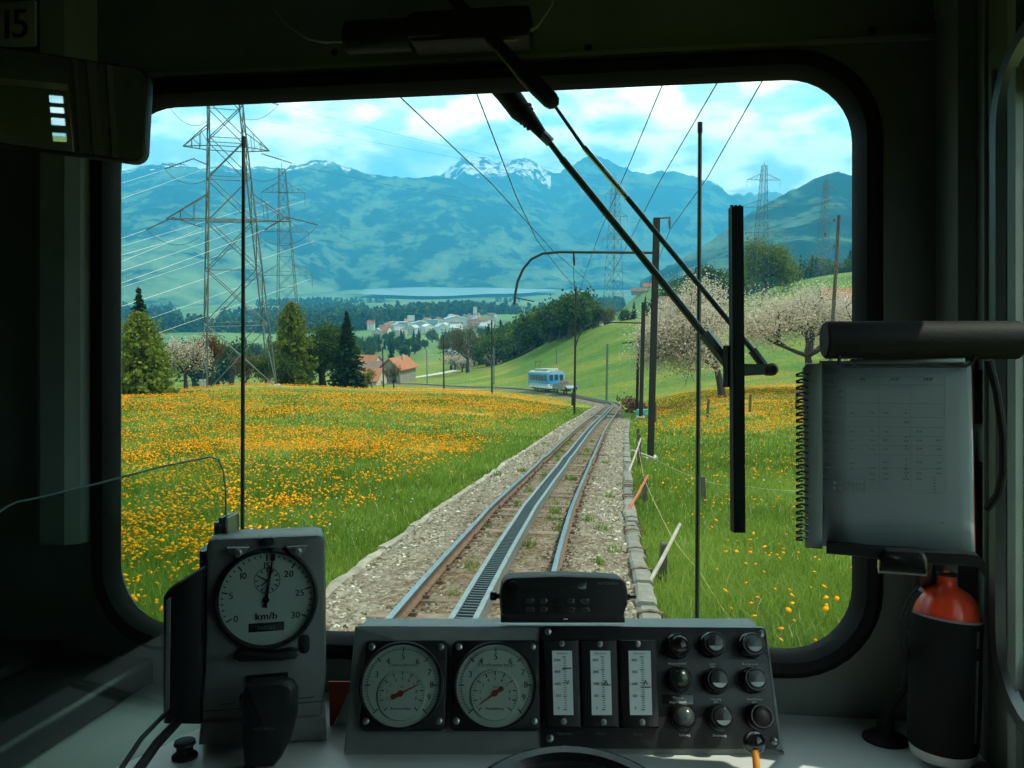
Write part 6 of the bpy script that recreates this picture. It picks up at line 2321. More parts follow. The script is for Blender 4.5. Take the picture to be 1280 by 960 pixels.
mb.disc(*h1, 4.4 * k, z + 0.0017, 18)
mb.build('needle', M_ink, dial)
mb = MB()
o_ = U(333.3, 782.8)
mb.rbox(o_[0], o_[1], 43 * k, 10.5 * k, 0.5 * k, 0.003, 0.0042, 0.0004)
mb.build('odometer', M_ink, dial)
mb = MB().text('065265', o_[0], o_[1] - 0.5 * k, 7 * k, 0.0046, 0, 0.0)
mb.build('odometer_digits', M_faint_ink, dial)
MB().lathe([(rd_ * 0.98, 0.0078), (rd_ * 0.98, 0.0084)], 48, T).build('cover_glass', M_gauge_glass, sp)
for x, y, sx in ((298, 688, 1), (371.5, 686.5, -1)):
    p = U(x, y)
    mb = MB()
    mb.poly([(p[0] - sx * 13 * k, p[1] + 5.5 * k), (p[0] - sx * 11 * k, p[1] + 0.5 * k), (p[0] - sx * 5 * k, p[1] - 6 * k), (p[0] + sx * 7 * k, p[1] - 4.5 * k), (p[0] + sx * 13 * k, p[1] + 3.5 * k), (p[0] + sx * 12 * k, p[1] + 5 * k)][::sx], 0.0004, 0.010, 0.001)
    lg = mb.build('hinge_lug', M_alu, sp)
    mb = MB()
    mb.lathe([(5.5 * k, 0.010), (5.5 * k, 0.014), (3.5 * k, 0.016), (0.5 * k, 0.0162)], 16, Matrix.Translation((p[0], p[1] - 1.5 * k, 0)))
    mb.build('lug_screw', M_steel, lg)
p = U(335, 676)
mb = MB()
mb.rbox(p[0], p[1], 17 * k, 11 * k, 4 * k, 0.0003, 0.009, 0.002)
mb.build('latch', M_black, sp)
mb = MB()
p = U(331, 815)
pts = [U(292, 819), U(296, 812), U(306, 809), U(345, 812), U(364, 808), U(371, 810), U(373, 815), U(370, 819), U(350, 822), U(300, 823)]
mb.poly(pts[::-1], 0.0004, 0.016, 0.003)
mb.build('winding_lever', M_black, sp)
p = U(380.5, 804.5)
MB().rbox(p[0], p[1], 13 * k, 24 * k, 6 * k, 0.0004, 0.002, 0.0005).build('keyhole_cover', M_black, sp)
p = U(334, 849.5)
npl = MB().rbox(p[0], p[1], 51 * k, 15 * k, 1 * k, 0.0004, 0.002, 0.0005).build('name_plate', M_black_gloss, sp)
MB().text('Hasler Bern', p[0], p[1], 8 * k, 0.0024, 0, 0.015).build('lettering', M_faint_ink, npl)

# handset in front of it
f = Frame(335, 905, 0.865, yaw=6, tilt=-6, roll=-3)
k = f.k
U = f.uv
hs = thing('radio_handset', 'black radio hand microphone hung in front of the speed indicator box', 'microphone', f.M)
mb = MB()
pts = [U(303, 962), U(301, 930), U(300, 880), U(303, 862), U(309, 856), U(350, 853), U(362, 857), U(368, 868), U(367, 900), U(360, 930), U(350, 950), U(340, 962)]
mb.poly(pts[::-1], -0.028, 0.0, 0.009)
mb.build('body', M_black, hs)
mb = MB()
pts = [U(296, 892), U(297, 872), U(302, 868), U(306, 869), U(306, 894), U(300, 895)]
mb.poly(pts[::-1], -0.02, -0.006, 0.002)
mb.build('talk_button', M_black_gloss, hs)
p = U(330, 911)
MB().text('MOTOROLA', p[0], p[1], 4.6 * k, 0.0003, R(3), 0.0).build('lettering', M_faint_ink, hs)
mb = MB()
for j in range(5):
    p = U(332, 872 + j * 5)
    mb.seg(p[0] - 15 * k, p[1], p[0] + 15 * k, p[1], 1.2 * k, 0.0004)
mb.build('speaker_slot', M_ink, hs)
mb = MB()
mb.tube([f.pd(312, 958, 0.872), f.pd(309, 975, 0.87), f.pd(300, 1000, 0.85)], 0.006, 8)
mb.build('cord', M_black, hs)

# red and white flag between the boxes
f = Frame(424, 906, 0.985, yaw=8, tilt=-6)
U = f.uv
fl = thing('signal_flag', 'folded red and white card tucked between speed indicator box and console', 'flag', f.M)
mb = MB()
mb.poly([U(412, 908), U(416, 909), U(438, 862), U(438, 852), U(411, 852)][::-1], -0.002, 0.0, 0.0005)
mb.build('red_face', M_redsheet, fl, smooth=False)
mb = MB()
mb.poly([U(416, 910), U(440, 910), U(440, 866), U(434, 869)], -0.001, 0.0012, 0.0004)
mb.build('white_face', M_paper, fl, smooth=False)
f = Frame(418, 936, 0.925)
k = f.k
mb = MB()
mb.hexa([(-12 * k, -10 * k, .01), (10 * k, -10 * k, .01), (10 * k, -7 * k, .01), (-12 * k, -7 * k, .01), (-7 * k, -4 * k, -.05), (12 * k, -4 * k, -.05), (12 * k, -1 * k, -.05), (-7 * k, -1 * k, -.05)])
mb.tube([(0, -6 * k, -0.012), (0, -3 * k, -0.012)], 3 * k, 10)
tag(mb.build('foot_bracket', M_alu, M=f.M), 'small metal foot bracket at the left end of the console', 'bracket')

# ---------------------------------------------------------------- instrument console
CON = Frame(704, 944, 0.905, tilt=-26)
f = CON
k = 0.93 / F
U = f.uv
D_ = f.dirl
cs = thing('instrument_console', 'long tilted grey console with gauges, meters and push buttons on the desk', 'control panel', f.M)
mb = MB()
outl = [U(430, 946), U(981, 946), U(981, 940), U(960, 788), U(958, 783), U(953, 782), U(448, 780), U(443, 782), U(442, 787), U(429, 938)]
# rounded edge plate
mb.poly(outl, -0.016, 0.0, 0.006)
back, dn = D_((0, 0, -1)), D_((0, -1, 0))
a0, a1 = Vector((*U(436, 944), -0.012)), Vector((*U(976, 944), -0.012))
b1_, b0_ = Vector((*U(955, 786), -0.012)), Vector((*U(447, 786), -0.012))
mb.hexa([a0, a1, b1_, b0_, a0 + back * 0.125, a1 + back * 0.125, b1_ + back * 0.05, b0_ + back * 0.05])
mb.build('housing', M_hammer, cs)
mb = MB()
a0, a1 = Vector((*U(433, 946), -0.004)), Vector((*U(980, 946), -0.004))
mb.hexa([a0 + dn * 0.012, a1 + dn * 0.012, a1, a0, a0 + dn * 0.012 + back * 0.12, a1 + dn * 0.012 + back * 0.12, a1 + back * 0.12, a0 + back * 0.12])
mb.build('foot_rail', M_black, cs)
def screw(parent, x, y, z, r, name='screw', m=None):
    mb = MB()
    mb.lathe([(r, z), (r, z + 0.0012), (r * 0.7, z + 0.0022), (0.0002, z + 0.0024)], 14, Matrix.Translation((x, y, 0)), False, True)
    o = mb.build(name, m or M_steel, parent)
    a = random.uniform(0, 3.1)
    s_ = MB()
    s_.seg(x - math.cos(a) * r * 0.8, y - math.sin(a) * r * 0.8, x + math.cos(a) * r * 0.8, y + math.sin(a) * r * 0.8, r * 0.25, z + 0.00255)
    s_.build('slot', M_ink, o)
def gauge(gx, gy, ix, iy, plate, tipx, tipy, tailx, taily, hubx, huby, words):
    x0, y0 = U(plate[0], plate[3])
    x1, y1 = U(plate[2], plate[1])
    mb = MB()
    mb.rbox((x0 + x1) / 2, (y0 + y1) / 2, x1 - x0, y1 - y0, 8 * k, 0.0004, 0.010, 0.003)
    g = mb.build('pressure_gauge', M_black, cs)
    for sx, sy in ((x0 + 8 * k, y0 + 11 * k), (x1 - 8 * k, y0 + 11 * k), (x0 + 9 * k, y1 - 9 * k), (x1 - 9 * k, y1 - 9 * k)):
        mb = MB()
        mb.lathe([(4.2 * k, 0.010), (4.2 * k, 0.0114), (2.5 * k, 0.0124), (0.0002, 0.0125)], 12, Matrix.Translation((sx, sy, 0)), False, True)
        mb.build('screw', M_steel, g)
    c = U(gx, gy)
    # the ellipse of the pictured dial is a circle lying on the tilted plate
    r = 49.5 * k
    mb = MB()
    mb.lathe([(r * 1.06, 0.0101), (r * 1.06, 0.014), (r * 1.02, 0.0155), (r * 0.99, 0.0150), (r * 0.98, 0.0113)], 48, Matrix.Translation((c[0], c[1], 0)), False, False)
    mb.build('bezel', M_black, g)
    d = MB().disc(c[0], c[1], r * 0.99, 0.0113, 48).build('dial', M_dial, g)
    z = 0.0117
    mb = MB()
    for i in range(61):
        ang = R(225 - i * 4.5)
        major = i % 10 == 0
        r0, r1 = 0.93, (0.79 if major else 0.865)
        ca, sa = math.cos(ang), math.sin(ang)
        mb.seg(c[0] + ca * r * r0, c[1] + sa * r * r0, c[0] + ca * r * r1, c[1] + sa * r * r1, (1.5 if major else 0.6) * k, z)
    for i in range(60):
        a, b2 = R(225 - i * 4.5), R(225 - (i + 1) * 4.5)
        mb.seg(c[0] + math.cos(a) * r * .865, c[1] + math.sin(a) * r * .865, c[0] + math.cos(b2) * r * .865, c[1] + math.sin(b2) * r * .865, 0.6 * k, z)
    for s_, a in (('3', 158), ('4', 123), ('5', 90), ('6', 57), ('7', 24), ('8', 1), ('9', -22)):
        rr_ = 0.69 if s_ in '3456' else 0.76
        mb.text(s_, c[0] + math.cos(R(a)) * r * rr_, c[1] + math.sin(R(a)) * r * rr_, 10.5 * k, z, 0, 0.012)
    mb.text(words[0], c[0] + 1 * k, c[1] + 24 * k, 5.6 * k, z)
    i_ = U(ix, iy)
    ri = 29.5 * k
    mb.build('lettering', M_ink, d)
    mb = MB()
    mb.lathe([(ri * 1.03, 0.0114), (ri * 1.03, 0.0128), (ri, 0.0136), (0.0002, 0.0136)], 40, Matrix.Translation((i_[0], i_[1], 0)), False, True)
    sd_ = mb.build('inner_dial', M_dial, g)
    z = 0.0140
    mb = MB()
    for i in range(41):
        ang = R(222 - i * 6.6)
        major = i % 4 == 0
        r0, r1 = 0.94, (0.76 if major else 0.87)
        ca, sa = math.cos(ang), math.sin(ang)
        mb.seg(i_[0] + ca * ri * r0, i_[1] + sa * ri * r0, i_[0] + ca * ri * r1, i_[1] + sa * ri * r1, (1.2 if major else 0.6) * k, z)
        if major and 0 < i < 40:
            mb.text(str(i // 4), i_[0] + ca * ri * 0.63, i_[1] + sa * ri * 0.63, 5.5 * k, z)
    mb.text('atü', i_[0], i_[1] + 9.5 * k, 4.2 * k, z)
    mb.text(words[1], i_[0], i_[1] - 16 * k, 4.2 * k, z)
    mb.build('lettering', M_ink, sd_)
    mb = MB()
    t_, e_, h_ = U(tipx, tipy), U(tailx, taily), U(hubx, huby)
    mb.seg(*h_, *t_, 2.4 * k, z + 0.0012, 0.9 * k)
    mb.seg(*h_, *e_, 3.2 * k, z + 0.0012, 5.5 * k)
    mb.disc(*e_, 3.2 * k, z + 0.0013, 14)
    mb.disc(*h_, 3.8 * k, z + 0.0015, 16)
    mb.build('needle', M_red_needle, g)
    MB().lathe([(r * 0.985, 0.0158), (r * 0.985, 0.0163)], 40, Matrix.Translation((c[0], c[1], 0))).build('cover_glass', M_gauge_glass, g)
    return g
zx, zy = lambda v: 430 + v / 4.74, lambda v: 770 + v / 4.74
g = gauge(503.4, 857.6, 503.8, 869.5, (450, 801, 561, 914), zx(455), zy(410), zx(302), zy(487), zx(343), zy(467), ('Zahnradbremse', 'Bremszylinder'))
g['label'] = 'pressure gauge whose red needle points up to the right'
g = gauge(619.7, 857.6, 619.0, 869.5, (562.5, 801, 674, 914), zx(805), zy(532), zx(932), zy(440), zx(895), zy(465), ('Klotzbremse bergs.', 'Hauptleitung'))
g['label'] = 'pressure gauge whose red needle points down to the left'
# black instrument plate
x0, y0 = U(676, 935)
x1, y1 = U(962, 785)
mb = MB()
pts = [U(678, 936), U(968, 936), U(973, 930), U(956, 790), U(950, 785), U(681, 783), U(676, 788)]
mb.poly(pts, 0.0004, 0.006, 0.002)
ip = mb.build('instrument_plate', M_panel, cs)
for x, y in ((684.5, 790.5), (687, 923), (950, 793), (966, 926.5)):
    p = U(x, y)
    screw(ip, p[0], p[1], 0.006, 4.6 * k)
wx, wy = lambda v: 670 + v / 4, lambda v: 770 + v / 4
for (ax, bx), (sx, sy), (tx, ty), (hx0, hx1), let, nums, nd, lab in [((77, 183), (125, 148), (135, 532), (36, 216), 'V', ('1200', '900', '600', '300', '0'), 272, 'vertical meter marked V, first of the three'), ((265, 372), (313, 150), (331, 535), (220, 404), 'A', ('400', '300', '200', '100', '0'), 355, 'vertical meter marked A, in the middle of the three'), ((453, 570), (500, 150), (522, 535), (410, 602), 'A', ('400', '300', '200', '100', '0'), 366, 'vertical meter marked A, next to the push buttons')]:
    mb = MB()
    pts = [U(wx(hx0 + 8), wy(562)), U(wx(hx1 + 6), wy(562)), U(wx(hx1 - 6), wy(128)), U(wx(hx0 - 4), wy(128))]
    mb.poly(pts, 0.0062, 0.016, 0.003)
    h_ = mb.build('meter', M_black, cs)
    h_['label'] = lab
    for px_, py_ in ((sx, sy), (tx, ty)):
        p = U(wx(px_), wy(py_))
        mb = MB()
        mb.lathe([(3.8 * k, 0.016), (3.8 * k, 0.0175), (2.2 * k, 0.0188), (0.0002, 0.019)], 12, Matrix.Translation((p[0], p[1], 0)), False, True)
        mb.build('screw', M_steel, h_)
    mb = MB()
    Y0, Y1 = 183, 500
    q4 = [U(wx(ax + 8), wy(Y1)), U(wx(bx), wy(Y1)), U(wx(bx - 8), wy(Y0)), U(wx(ax), wy(Y0))]
    mb.add([(x, y, 0.0164) for x, y in q4], [(0, 1, 2, 3)])
    sc_ = mb.build('scale', M_scale, h_, smooth=False)
    mb = MB()
    z = 0.0168
    def sp_(u, v):
        a = Vector(q4[3]).lerp(Vector(q4[2]), u)
        b2 = Vector(q4[0]).lerp(Vector(q4[1]), u)
        return a.lerp(b2, v)
    for i in range(25):
        v = 0.10 + i * 0.82 / 24
        major = i % 6 == 0
        a, b2 = sp_(0.50 if major else 0.55, v), sp_(0.68, v)
        mb.seg(*a, *b2, (1.1 if major else 0.7) * k, z)
    for i, nme in enumerate(nums):
        a = sp_(0.25, 0.15 + i * 0.186)
        mb.text(nme, a.x, a.y, 4.6 * k, z, 0, 0.01)
    a = sp_(0.74, 0.5)
    mb.text(let, a.x, a.y, 8 * k, z, 0, 0.015)
    a = sp_(0.5, 0.045)
    mb.text('Fahrstrom' if let == 'A' else 'Fahrdraht', a.x, a.y, 3.2 * k, z)
    mb.build('lettering', M_ink, sc_)
    mb = MB()
    v = (nd - Y0) / (Y1 - Y0)
    a, b2 = sp_(0.50, v), sp_(0.96, v)
    mb.seg(*a, *b2, 1.3 * k, z + 0.001)
    mb.build('pointer', M_ink, sc_)
# push buttons
lens = [M_red_lens, M_black_gloss, M_black_gloss, M_green_lens, M_black_gloss, M_black_gloss, M_clear_lens, M_black_gloss, M_black]
BT = [(698, 158, 'push button with a dark red lens'), (870, 150, None), (1060, 154, None), (704, 322, 'push button with a dark green lens'), (888, 330, None), (1072, 326, None), (724, 510, 'indicator with a greyish clear lens'), (906, 512, None), (1100, 508, 'dull black push button behind the ball knob')]
ZV = Vector((0, 0, 1))
for (bx, by, lab), lm in zip(BT, lens):
    p = U(wx(bx), wy(by))
    r = 14.3 * k
    mb = MB()
    T = Matrix.Translation((p[0], p[1], 0))
    mb.lathe([(r * 1.12, 0.0062), (r * 1.12, 0.011), (r * 1.04, 0.013), (r, 0.0135), (r, 0.024), (r * 0.93, 0.0265), (r * 0.84, 0.0265), (r * 0.82, 0.023)], 28, T, False, False)
    b2 = mb.build('push_button', M_black_gloss, cs)
    if lab:
        b2['label'] = lab
    mb = MB()
    if lm is M_black_gloss:
        # dished cap with a pale sloping lower facet
        mb.lathe([(r * 0.82, 0.0215), (r * 0.80, 0.0265), (r * 0.72, 0.028), (0.0002, 0.0285)], 28, T, False, True)
        cap = mb.build('cap', lm, b2)
        mb = MB()
        pts = [(p[0] + r * 0.66 * math.cos(R(a)), p[1] + r * 0.66 * math.sin(R(a))) for a in range(205, 336, 13)]
        mb.add([(x, y, 0.0293) for x, y in pts], [tuple(range(len(pts)))])
        mb.build('facet', M_alu, cap)
    else:
        mb.lathe([(r * 0.82, 0.0215), (r * 0.80, 0.027), (r * 0.62, 0.0305), (r * 0.3, 0.0322), (0.0002, 0.0325)], 28, T, False, True)
        mb.build('lens', lm, b2)
mb = MB()
for x, y, a, b2 in [(702, 240, 'Hauptschalter', 'AUS'), (878, 243, 'Licht', 'EIN'), (1066, 243, 'Kompressor', 'EIN'), (893, 418, 'Heizung', 'EIN'), (1085, 418, 'Ventilation', 'EIN')]:
    for j, t in enumerate((a, b2)):
        p = U(wx(x), wy(y + j * 15))
        mb.text(t, p[0], p[1], 4.0 * k, 0.0064, 0, 0.012)
    mb.build('lettering', M_white_ink, ip)
    mb = MB()
for x, y, t in [(738, 596, 'Störung'), (912, 598, 'Bremsung')]:
    p = U(wx(x), wy(y))
    MB().text(t, p[0], p[1], 4.0 * k, 0.0064, 0, 0.012).build('lettering', M_white_ink, ip)
for x, y, t in [(142, 590, 'Fahrdraht'), (325, 588, 'Motor'), (505, 592, 'Motor')]:
    p = U(wx(x), wy(y))
    MB().text(t, p[0], p[1], 4.2 * k, 0.0064).build('lettering', M_faint_ink, ip)
p = U(wx(703), wy(421))
lp = MB().rbox(p[0], p[1], 38 * k, 12 * k, 0.8 * k, 0.0062, 0.0074, 0.0004).build('label_plate', M_black_gloss, ip)
MB().text('Wagen', p[0], p[1] + 2.6 * k, 4.2 * k, 0.0078, 0, 0.012).build('lettering', M_white_ink, lp)
MB().text('angekuppelt', p[0], p[1] - 2.6 * k, 4.2 * k, 0.0078, 0, 0.012).build('lettering', M_white_ink, lp)

# ball knob with an orange cord
f = Frame(944, 962, 0.83)
k = f.k
bk = thing('control_lever', 'lever with black ball knob and orange stem in front of the console', 'lever', f.M)
mb = MB()
mb.lathe([(0.0002, -14 * k)] + [(14 * k * math.cos(R(a)), 14 * k * math.sin(R(a))) for a in range(-75, 90, 15)] + [(0.0002, 14 * k)], 24, Matrix.Translation(f.pd(942.5, 928, 0.84)))
mb.build('ball_knob', M_black_gloss, bk)
mb = MB()
mb.tube([f.pd(944, 938, 0.83), f.pd(945, 950, 0.825), f.pd(947, 975, 0.82), f.pd(950, 1010, 0.82)], 4.6 * k, 12)
mb.build('stem', M_orange, bk)

# ---------------------------------------------------------------- mobile radio on top
f = Frame(704, 778, 0.955, tilt=-8)
k = f.k
U = f.uv
rx, ry = lambda v: 560 + v / 4.571, lambda v: 690 + v / 4.571
ro = thing('mobile_radio', 'black two way radio set with ten keys standing on the console', 'radio', f.M)
mb = MB()
pts = [(300, 408), (300, 350), (296, 320), (293, 240), (303, 180), (330, 150), (370, 140), (640, 131), (900, 140), (990, 150), (1018, 172), (1030, 230), (1030, 300), (1012, 350), (1012, 408)]
mb.poly([U(rx(x), ry(y)) for x, y in pts][::-1], -0.05, 0.0, 0.006)
mb.build('body', M_black, ro)
for a, b_, c_, d_ in ((238, 236, 292, 290), (1030, 250, 1070, 288)):
    x0, y0 = U(rx(a), ry(d_))
    x1, y1 = U(rx(c_), ry(b_))
    mb = MB()
    mb.lathe([(0.0002, x0), ((y1 - y0) * .45, x0), ((y1 - y0) * .5, x0 + .001), ((y1 - y0) * .5, x1 - 0.004), ((y1 - y0) * .3, x1 - 0.003), ((y1 - y0) * .3, x1 + 0.004)], 16, Matrix.Translation((0, (y0 + y1) / 2, -0.02)) @ RY)
    mb.build('mounting_knob', M_black_gloss, ro)
x0, y0 = U(rx(475), ry(222))
x1, y1 = U(rx(790), ry(166))
MB().rbox((x0 + x1) / 2, (y0 + y1) / 2, x1 - x0, y1 - y0, 2 * k, 0.0004, 0.0012, 0.0003).build('display', M_lcd, ro)
for y in (278, 327):
    for j, x in enumerate((467, 546, 624, 701, 781)):
        p = U(rx(x), ry(y))
        mb = MB()
        if j == 2:
            s_ = 1 if y == 278 else -1
            mb.poly([(p[0] - 6 * k, p[1] - 3 * k * s_), (p[0] + 6 * k, p[1] - 3 * k * s_), (p[0], p[1] + 4 * k * s_)][::s_], 0.0004, 0.002, 0.0005)
        else:
            mb.rbox(p[0], p[1], (12.5 if j in (0, 4) else 10) * k, 7 * k, 3.4 * k, 0.0004, 0.0022, 0.0007)
        kb = mb.build('key', M_lcd if j == 2 else M_clear_lens, ro)
        mb = MB()
        mb.seg(p[0] - 2.6 * k, p[1], p[0] + 2.6 * k, p[1], 1.8 * k, 0.0026)
        mb.build('key_mark', M_black, kb)
p = U(rx(372), ry(192))
mb = MB()
mb.lathe([(6.5 * k, 0.0004), (6.2 * k, 0.008), (5.2 * k, 0.009), (0.0002, 0.009)], 20, Matrix.Translation((p[0], p[1], 0)), False, True)
mb.build('volume_knob', M_black_gloss, ro)
p = U(rx(915), ry(179))
MB().text('MOTOROLA', p[0], p[1], 4.6 * k, 0.0004, 0, 0.012).build('lettering', M_faint_ink, ro)
mb = MB()
mb.seg(*U(rx(661), ry(383)), *U(rx(684), ry(383)), 1.6 * k, 0.0004)
mb.build('status_mark', M_white_ink, ro)
mb = MB()
for j in range(8):
    a, b_ = U(rx(850), ry(222 + j * 16)), U(rx(1000), ry(222 + j * 16))
    mb.seg(*a, *b_, 1.1 * k, 0.0004)
mb.build('speaker_grille', M_ink, ro)
# hand wheel at the very bottom
f = Frame(716, 1062, 0.70, tilt=-72)
mb = MB()
R0, n = 0.105, 48
Ls = []
for i in range(10):
    a = 2 * math.pi * i / 10
    Ls.append([((R0 + 0.013 * math.cos(a)) * math.cos(2 * math.pi * j / n), (R0 + 0.013 * math.cos(a)) * math.sin(2 * math.pi * j / n), 0.013 * math.sin(a)) for j in range(n)])
mb.loops(Ls + [Ls[0]], False, False)
hwl = thing('hand_wheel', 'black hand wheel whose rim just shows at the bottom edge below the console', 'wheel', f.M)
mb.build('rim', M_black_gloss, hwl)
mb = MB()
for a in (30, 150, 270):
    mb.tube([(0, 0, -0.02), (R0 * math.cos(R(a)), R0 * math.sin(R(a)), 0)], 0.009, 8)
mb.lathe([(0.02, -0.2), (0.02, -0.01), (0.012, 0.0), (0.0002, 0.001)], 18)
mb.build('spokes', M_black, hwl)

# ---------------------------------------------------------------- timetable holder
f = Frame(1128, 700, 0.80, yaw=-22)
k = f.k
U = f.uv
th_ = thing('timetable_holder', 'black holder with lamp tube above and tray below the timetable', 'holder', f.M)
mb = MB()
c0, c1 = f.pd(1030, 425, 0.80), f.pd(1274, 425, 0.78)
n_ = 24
ax = (c1 - c0).normalized()
upv = Vector((0, 1, 0))
fz = ax.cross(upv).normalized()
sec = lambda p, r: [p + upv * (r * math.sin(2 * math.pi * i / n_)) + fz * (r * math.cos(2 * math.pi * i / n_)) for i in range(n_)]
rr_ = 23.5 * k
mb.loops([sec(c0, rr_ * 0.9), sec(c0 + ax * 0.002, rr_), sec(c1 - ax * 0.002, rr_), sec(c1, rr_ * 0.9)])
mb.build('lamp_tube', M_rubber, th_)
mb = MB()
mb.lathe([(rr_ * .5, 0), (rr_ * .5, 0.01), (rr_ * .25, 0.011), (rr_ * .25, 0.03)], 14, Matrix.Translation(c1) @ RY)
mb.build('end_fitting', M_alu, th_)
mb = MB()
mb.tube([f.pd(1049, 440, 0.79), f.pd(1049, 455, 0.785), f.pd(1056, 457.5, 0.785), f.pd(1208, 457.5, 0.775), f.pd(1216, 453, 0.775), f.pd(1219, 445, 0.775)], 0.0016, 8)
mb.build('wire_clip', M_black, th_)
mb = MB()
a, b_ = U(1062, 452), U(1206, 452)
mb.rbox((a[0] + b_[0]) / 2, a[1], b_[0] - a[0], 7 * k, 2 * k, -0.006, 0.004, 0.001)
mb.build('clip_plate', M_alu, th_)
mb = MB()
# back plate behind the papers
pts = [U(1034, 686), U(1222, 694), U(1220, 452), U(1040, 452)]
mb.poly(pts, -0.016, -0.012)
mb.build('back_plate', M_black, th_)
mb = MB()
tr = []
for x0, y0 in [(1033, 676), (1060, 678), (1100, 683), (1160, 688), (1205, 690), (1220, 692), (1228, 700), (1229, 707)]:
    tr.append(U(x0, y0))
fr_, bk_ = 0.016, -0.016
Ls = [[(x, y, bk_), (x, y - 0.007, bk_), (x, y - 0.011, fr_ - 0.004), (x, y - 0.009, fr_), (x, y + 0.001, fr_), (x, y, fr_ - 0.003)] for x, y in tr]
mb.loops(Ls)
mb.build('tray', M_black, th_)
mb = MB()
pts = [U(1097, 712), U(1157, 716), U(1158, 694), U(1153, 686), U(1146, 684), U(1106, 682), U(1098, 690)]
mb.poly(pts, -0.012, 0.022, 0.004)
mb.build('clamp', M_black_gloss, th_)
mb = MB()
mb.tube([f.pd(1152, 704, 0.815), f.pd(1152, 722, 0.90), f.pd(1151, 745, 0.95), f.pd(1150, 800, 0.965), f.pd(1149, 866, 0.965)], 0.0095, 12)
mb.tube([f.pd(1139, 768, 0.95), f.pd(1139, 786, 0.95)], 0.010, 10)
mb.build('support_arm', M_black, th_)
mb = MB()
mb.tube([f.pd(1150, 736, 0.83), f.pd(1139, 750, 0.84), f.pd(1129, 775, 0.86), f.pd(1131, 805, 0.89), f.pd(1136, 835, 0.91), f.pd(1130, 862, 0.93), f.pd(1112, 886, 0.94), f.pd(1106, 900, 0.945)], 0.0042, 10)
mb.build('cord', M_rubber, th_)
mb = MB()
mb.lathe([(0.026, 0.0), (0.026, 0.003), (0.021, 0.006), (0.010, 0.009), (0.0095, 0.020), (0.006, 0.028), (0.0002, 0.029)], 24, Matrix.Translation(f.pd(1107, 925, 0.945)) @ Matrix.Rotation(R(-90), 4, 'X'))
mb.build('suction_foot', M_rubber, th_)
mb = MB()
mb.tube([f.pd(1236, 450, 0.765), f.pd(1246, 490, 0.77), f.pd(1254, 545, 0.77), f.pd(1254, 590, 0.775), f.pd(1247, 618, 0.785), f.pd(1234, 636, 0.80)], 0.0036, 8)
mb.build('lamp_cable', M_rubber, th_)

nb = thing('timetable', 'spiral bound timetable with printed tables clipped under the black lamp tube', 'timetable', f.M)
mb = MB()
# top sheet with its outer edge curling towards the window
xs = [(1024, 0), (1060, 0), (1120, 0.001), (1170, 0.001), (1195, 0.0), (1208, -0.002), (1215, -0.006)]
top = [U(x, 451 + (x - 1024) * 0.006) for x, _ in xs]
bot = [U(x + 5, 683 + (x - 1024) * 0.05) for x, _ in xs]
V_, Fq = [], []
for j, (x, dz) in enumerate(xs):
    for t in range(7):
        a = Vector((*top[j], 0)).lerp(Vector((*bot[j], 0)), t / 6)
        V_.append((a.x, a.y, dz + 0.0016 * math.sin(t * 0.9)))
for j in range(len(xs) - 1):
    for t in range(6):
        Fq.append((j * 7 + t, j * 7 + t + 1, (j + 1) * 7 + t + 1, (j + 1) * 7 + t))
mb.add(V_, Fq)
o = mb.build('top_sheet', M_paper, nb)
sm = o.modifiers.new('thick', 'SOLIDIFY')
sm.thickness = 0.0004
mb = MB()
mb.poly([U(1026, 684), U(1219, 694), U(1214, 452), U(1024, 451)], -0.011, -0.0075)
mb.build('sheet_stack', M_paper, nb)
mb = MB()
mb.poly([U(1035, 684), U(1222, 695), U(1217, 452), U(1035, 451)], -0.0116, -0.0112)
mb.build('red_cover', M_redsheet, nb)
mb = MB()
mb.poly([U(1006, 684), U(1028, 686), U(1028, 454), U(1008, 454), U(1003, 460)], -0.009, 0.003, 0.003)
mb.build('spine', M_spine, nb)
mb = MB()
y = 468
while y < 678:
    p = [f.pd(1010, y, 0.795), f.pd(1002, y - 2, 0.793), f.pd(996, y, 0.797), f.pd(996, y + 2, 0.81), f.pd(1003, y + 2, 0.815)]
    mb.tube(p, 0.0012, 5)
    y += 8.2
mb.build('spiral_rings', M_black, nb)
mb = MB()
zt = 0.0032
nx, ny = lambda v: 960 + v / 4, lambda v: 360 + v / 4
def flush():
    global mb
    if mb.v:
        mb.build('lettering', M_print, nb)
    mb = MB()
M_print = mk('faded_print', (0.035, 0.042, 0.045), 0.6, var=0.3, scale=60)
def tx(s_, x, y, h):
    p = U(nx(x), ny(y))
    mb.text(s_, p[0], p[1], h * k, zt, R(-0.8), 0.012)
for s_, x in (('140', 474), ('342F', 633), ('544F', 800)):
    tx(s_, x, 456, 5.2)
    flush()
for s_, x, y in (('Zug', 314, 464), ('Strecke', 314, 492), ('Bhf', 366, 513), ('Zeit', 360, 545)):
    tx(s_, x, y, 3.6)
    flush()
rows = [625, 669, 715, 762, 805, 872, 900, 925, 955]
names = ['Rigi', 'Kulm', 'Staffel', 'First', 'Wald', 'Goldau', 'S', 'Krabel', 'Kloster']
rg = random.Random(4)
for y, nme in zip(rows, names):
    tx(nme, 294, y, 3.4)
    for x in (420, 520, 588, 690, 755, 852):
        if rg.random() < 0.72:
            tx('%d.%02d' % (rg.randint(6, 18), rg.randint(0, 59)), x, y + rg.choice((-2, 0, 2)), 3.3)
        flush()
    if rg.random() < 0.6:
        tx('%d' % rg.randint(10, 59), 690, y - 16, 3.1)
        flush()
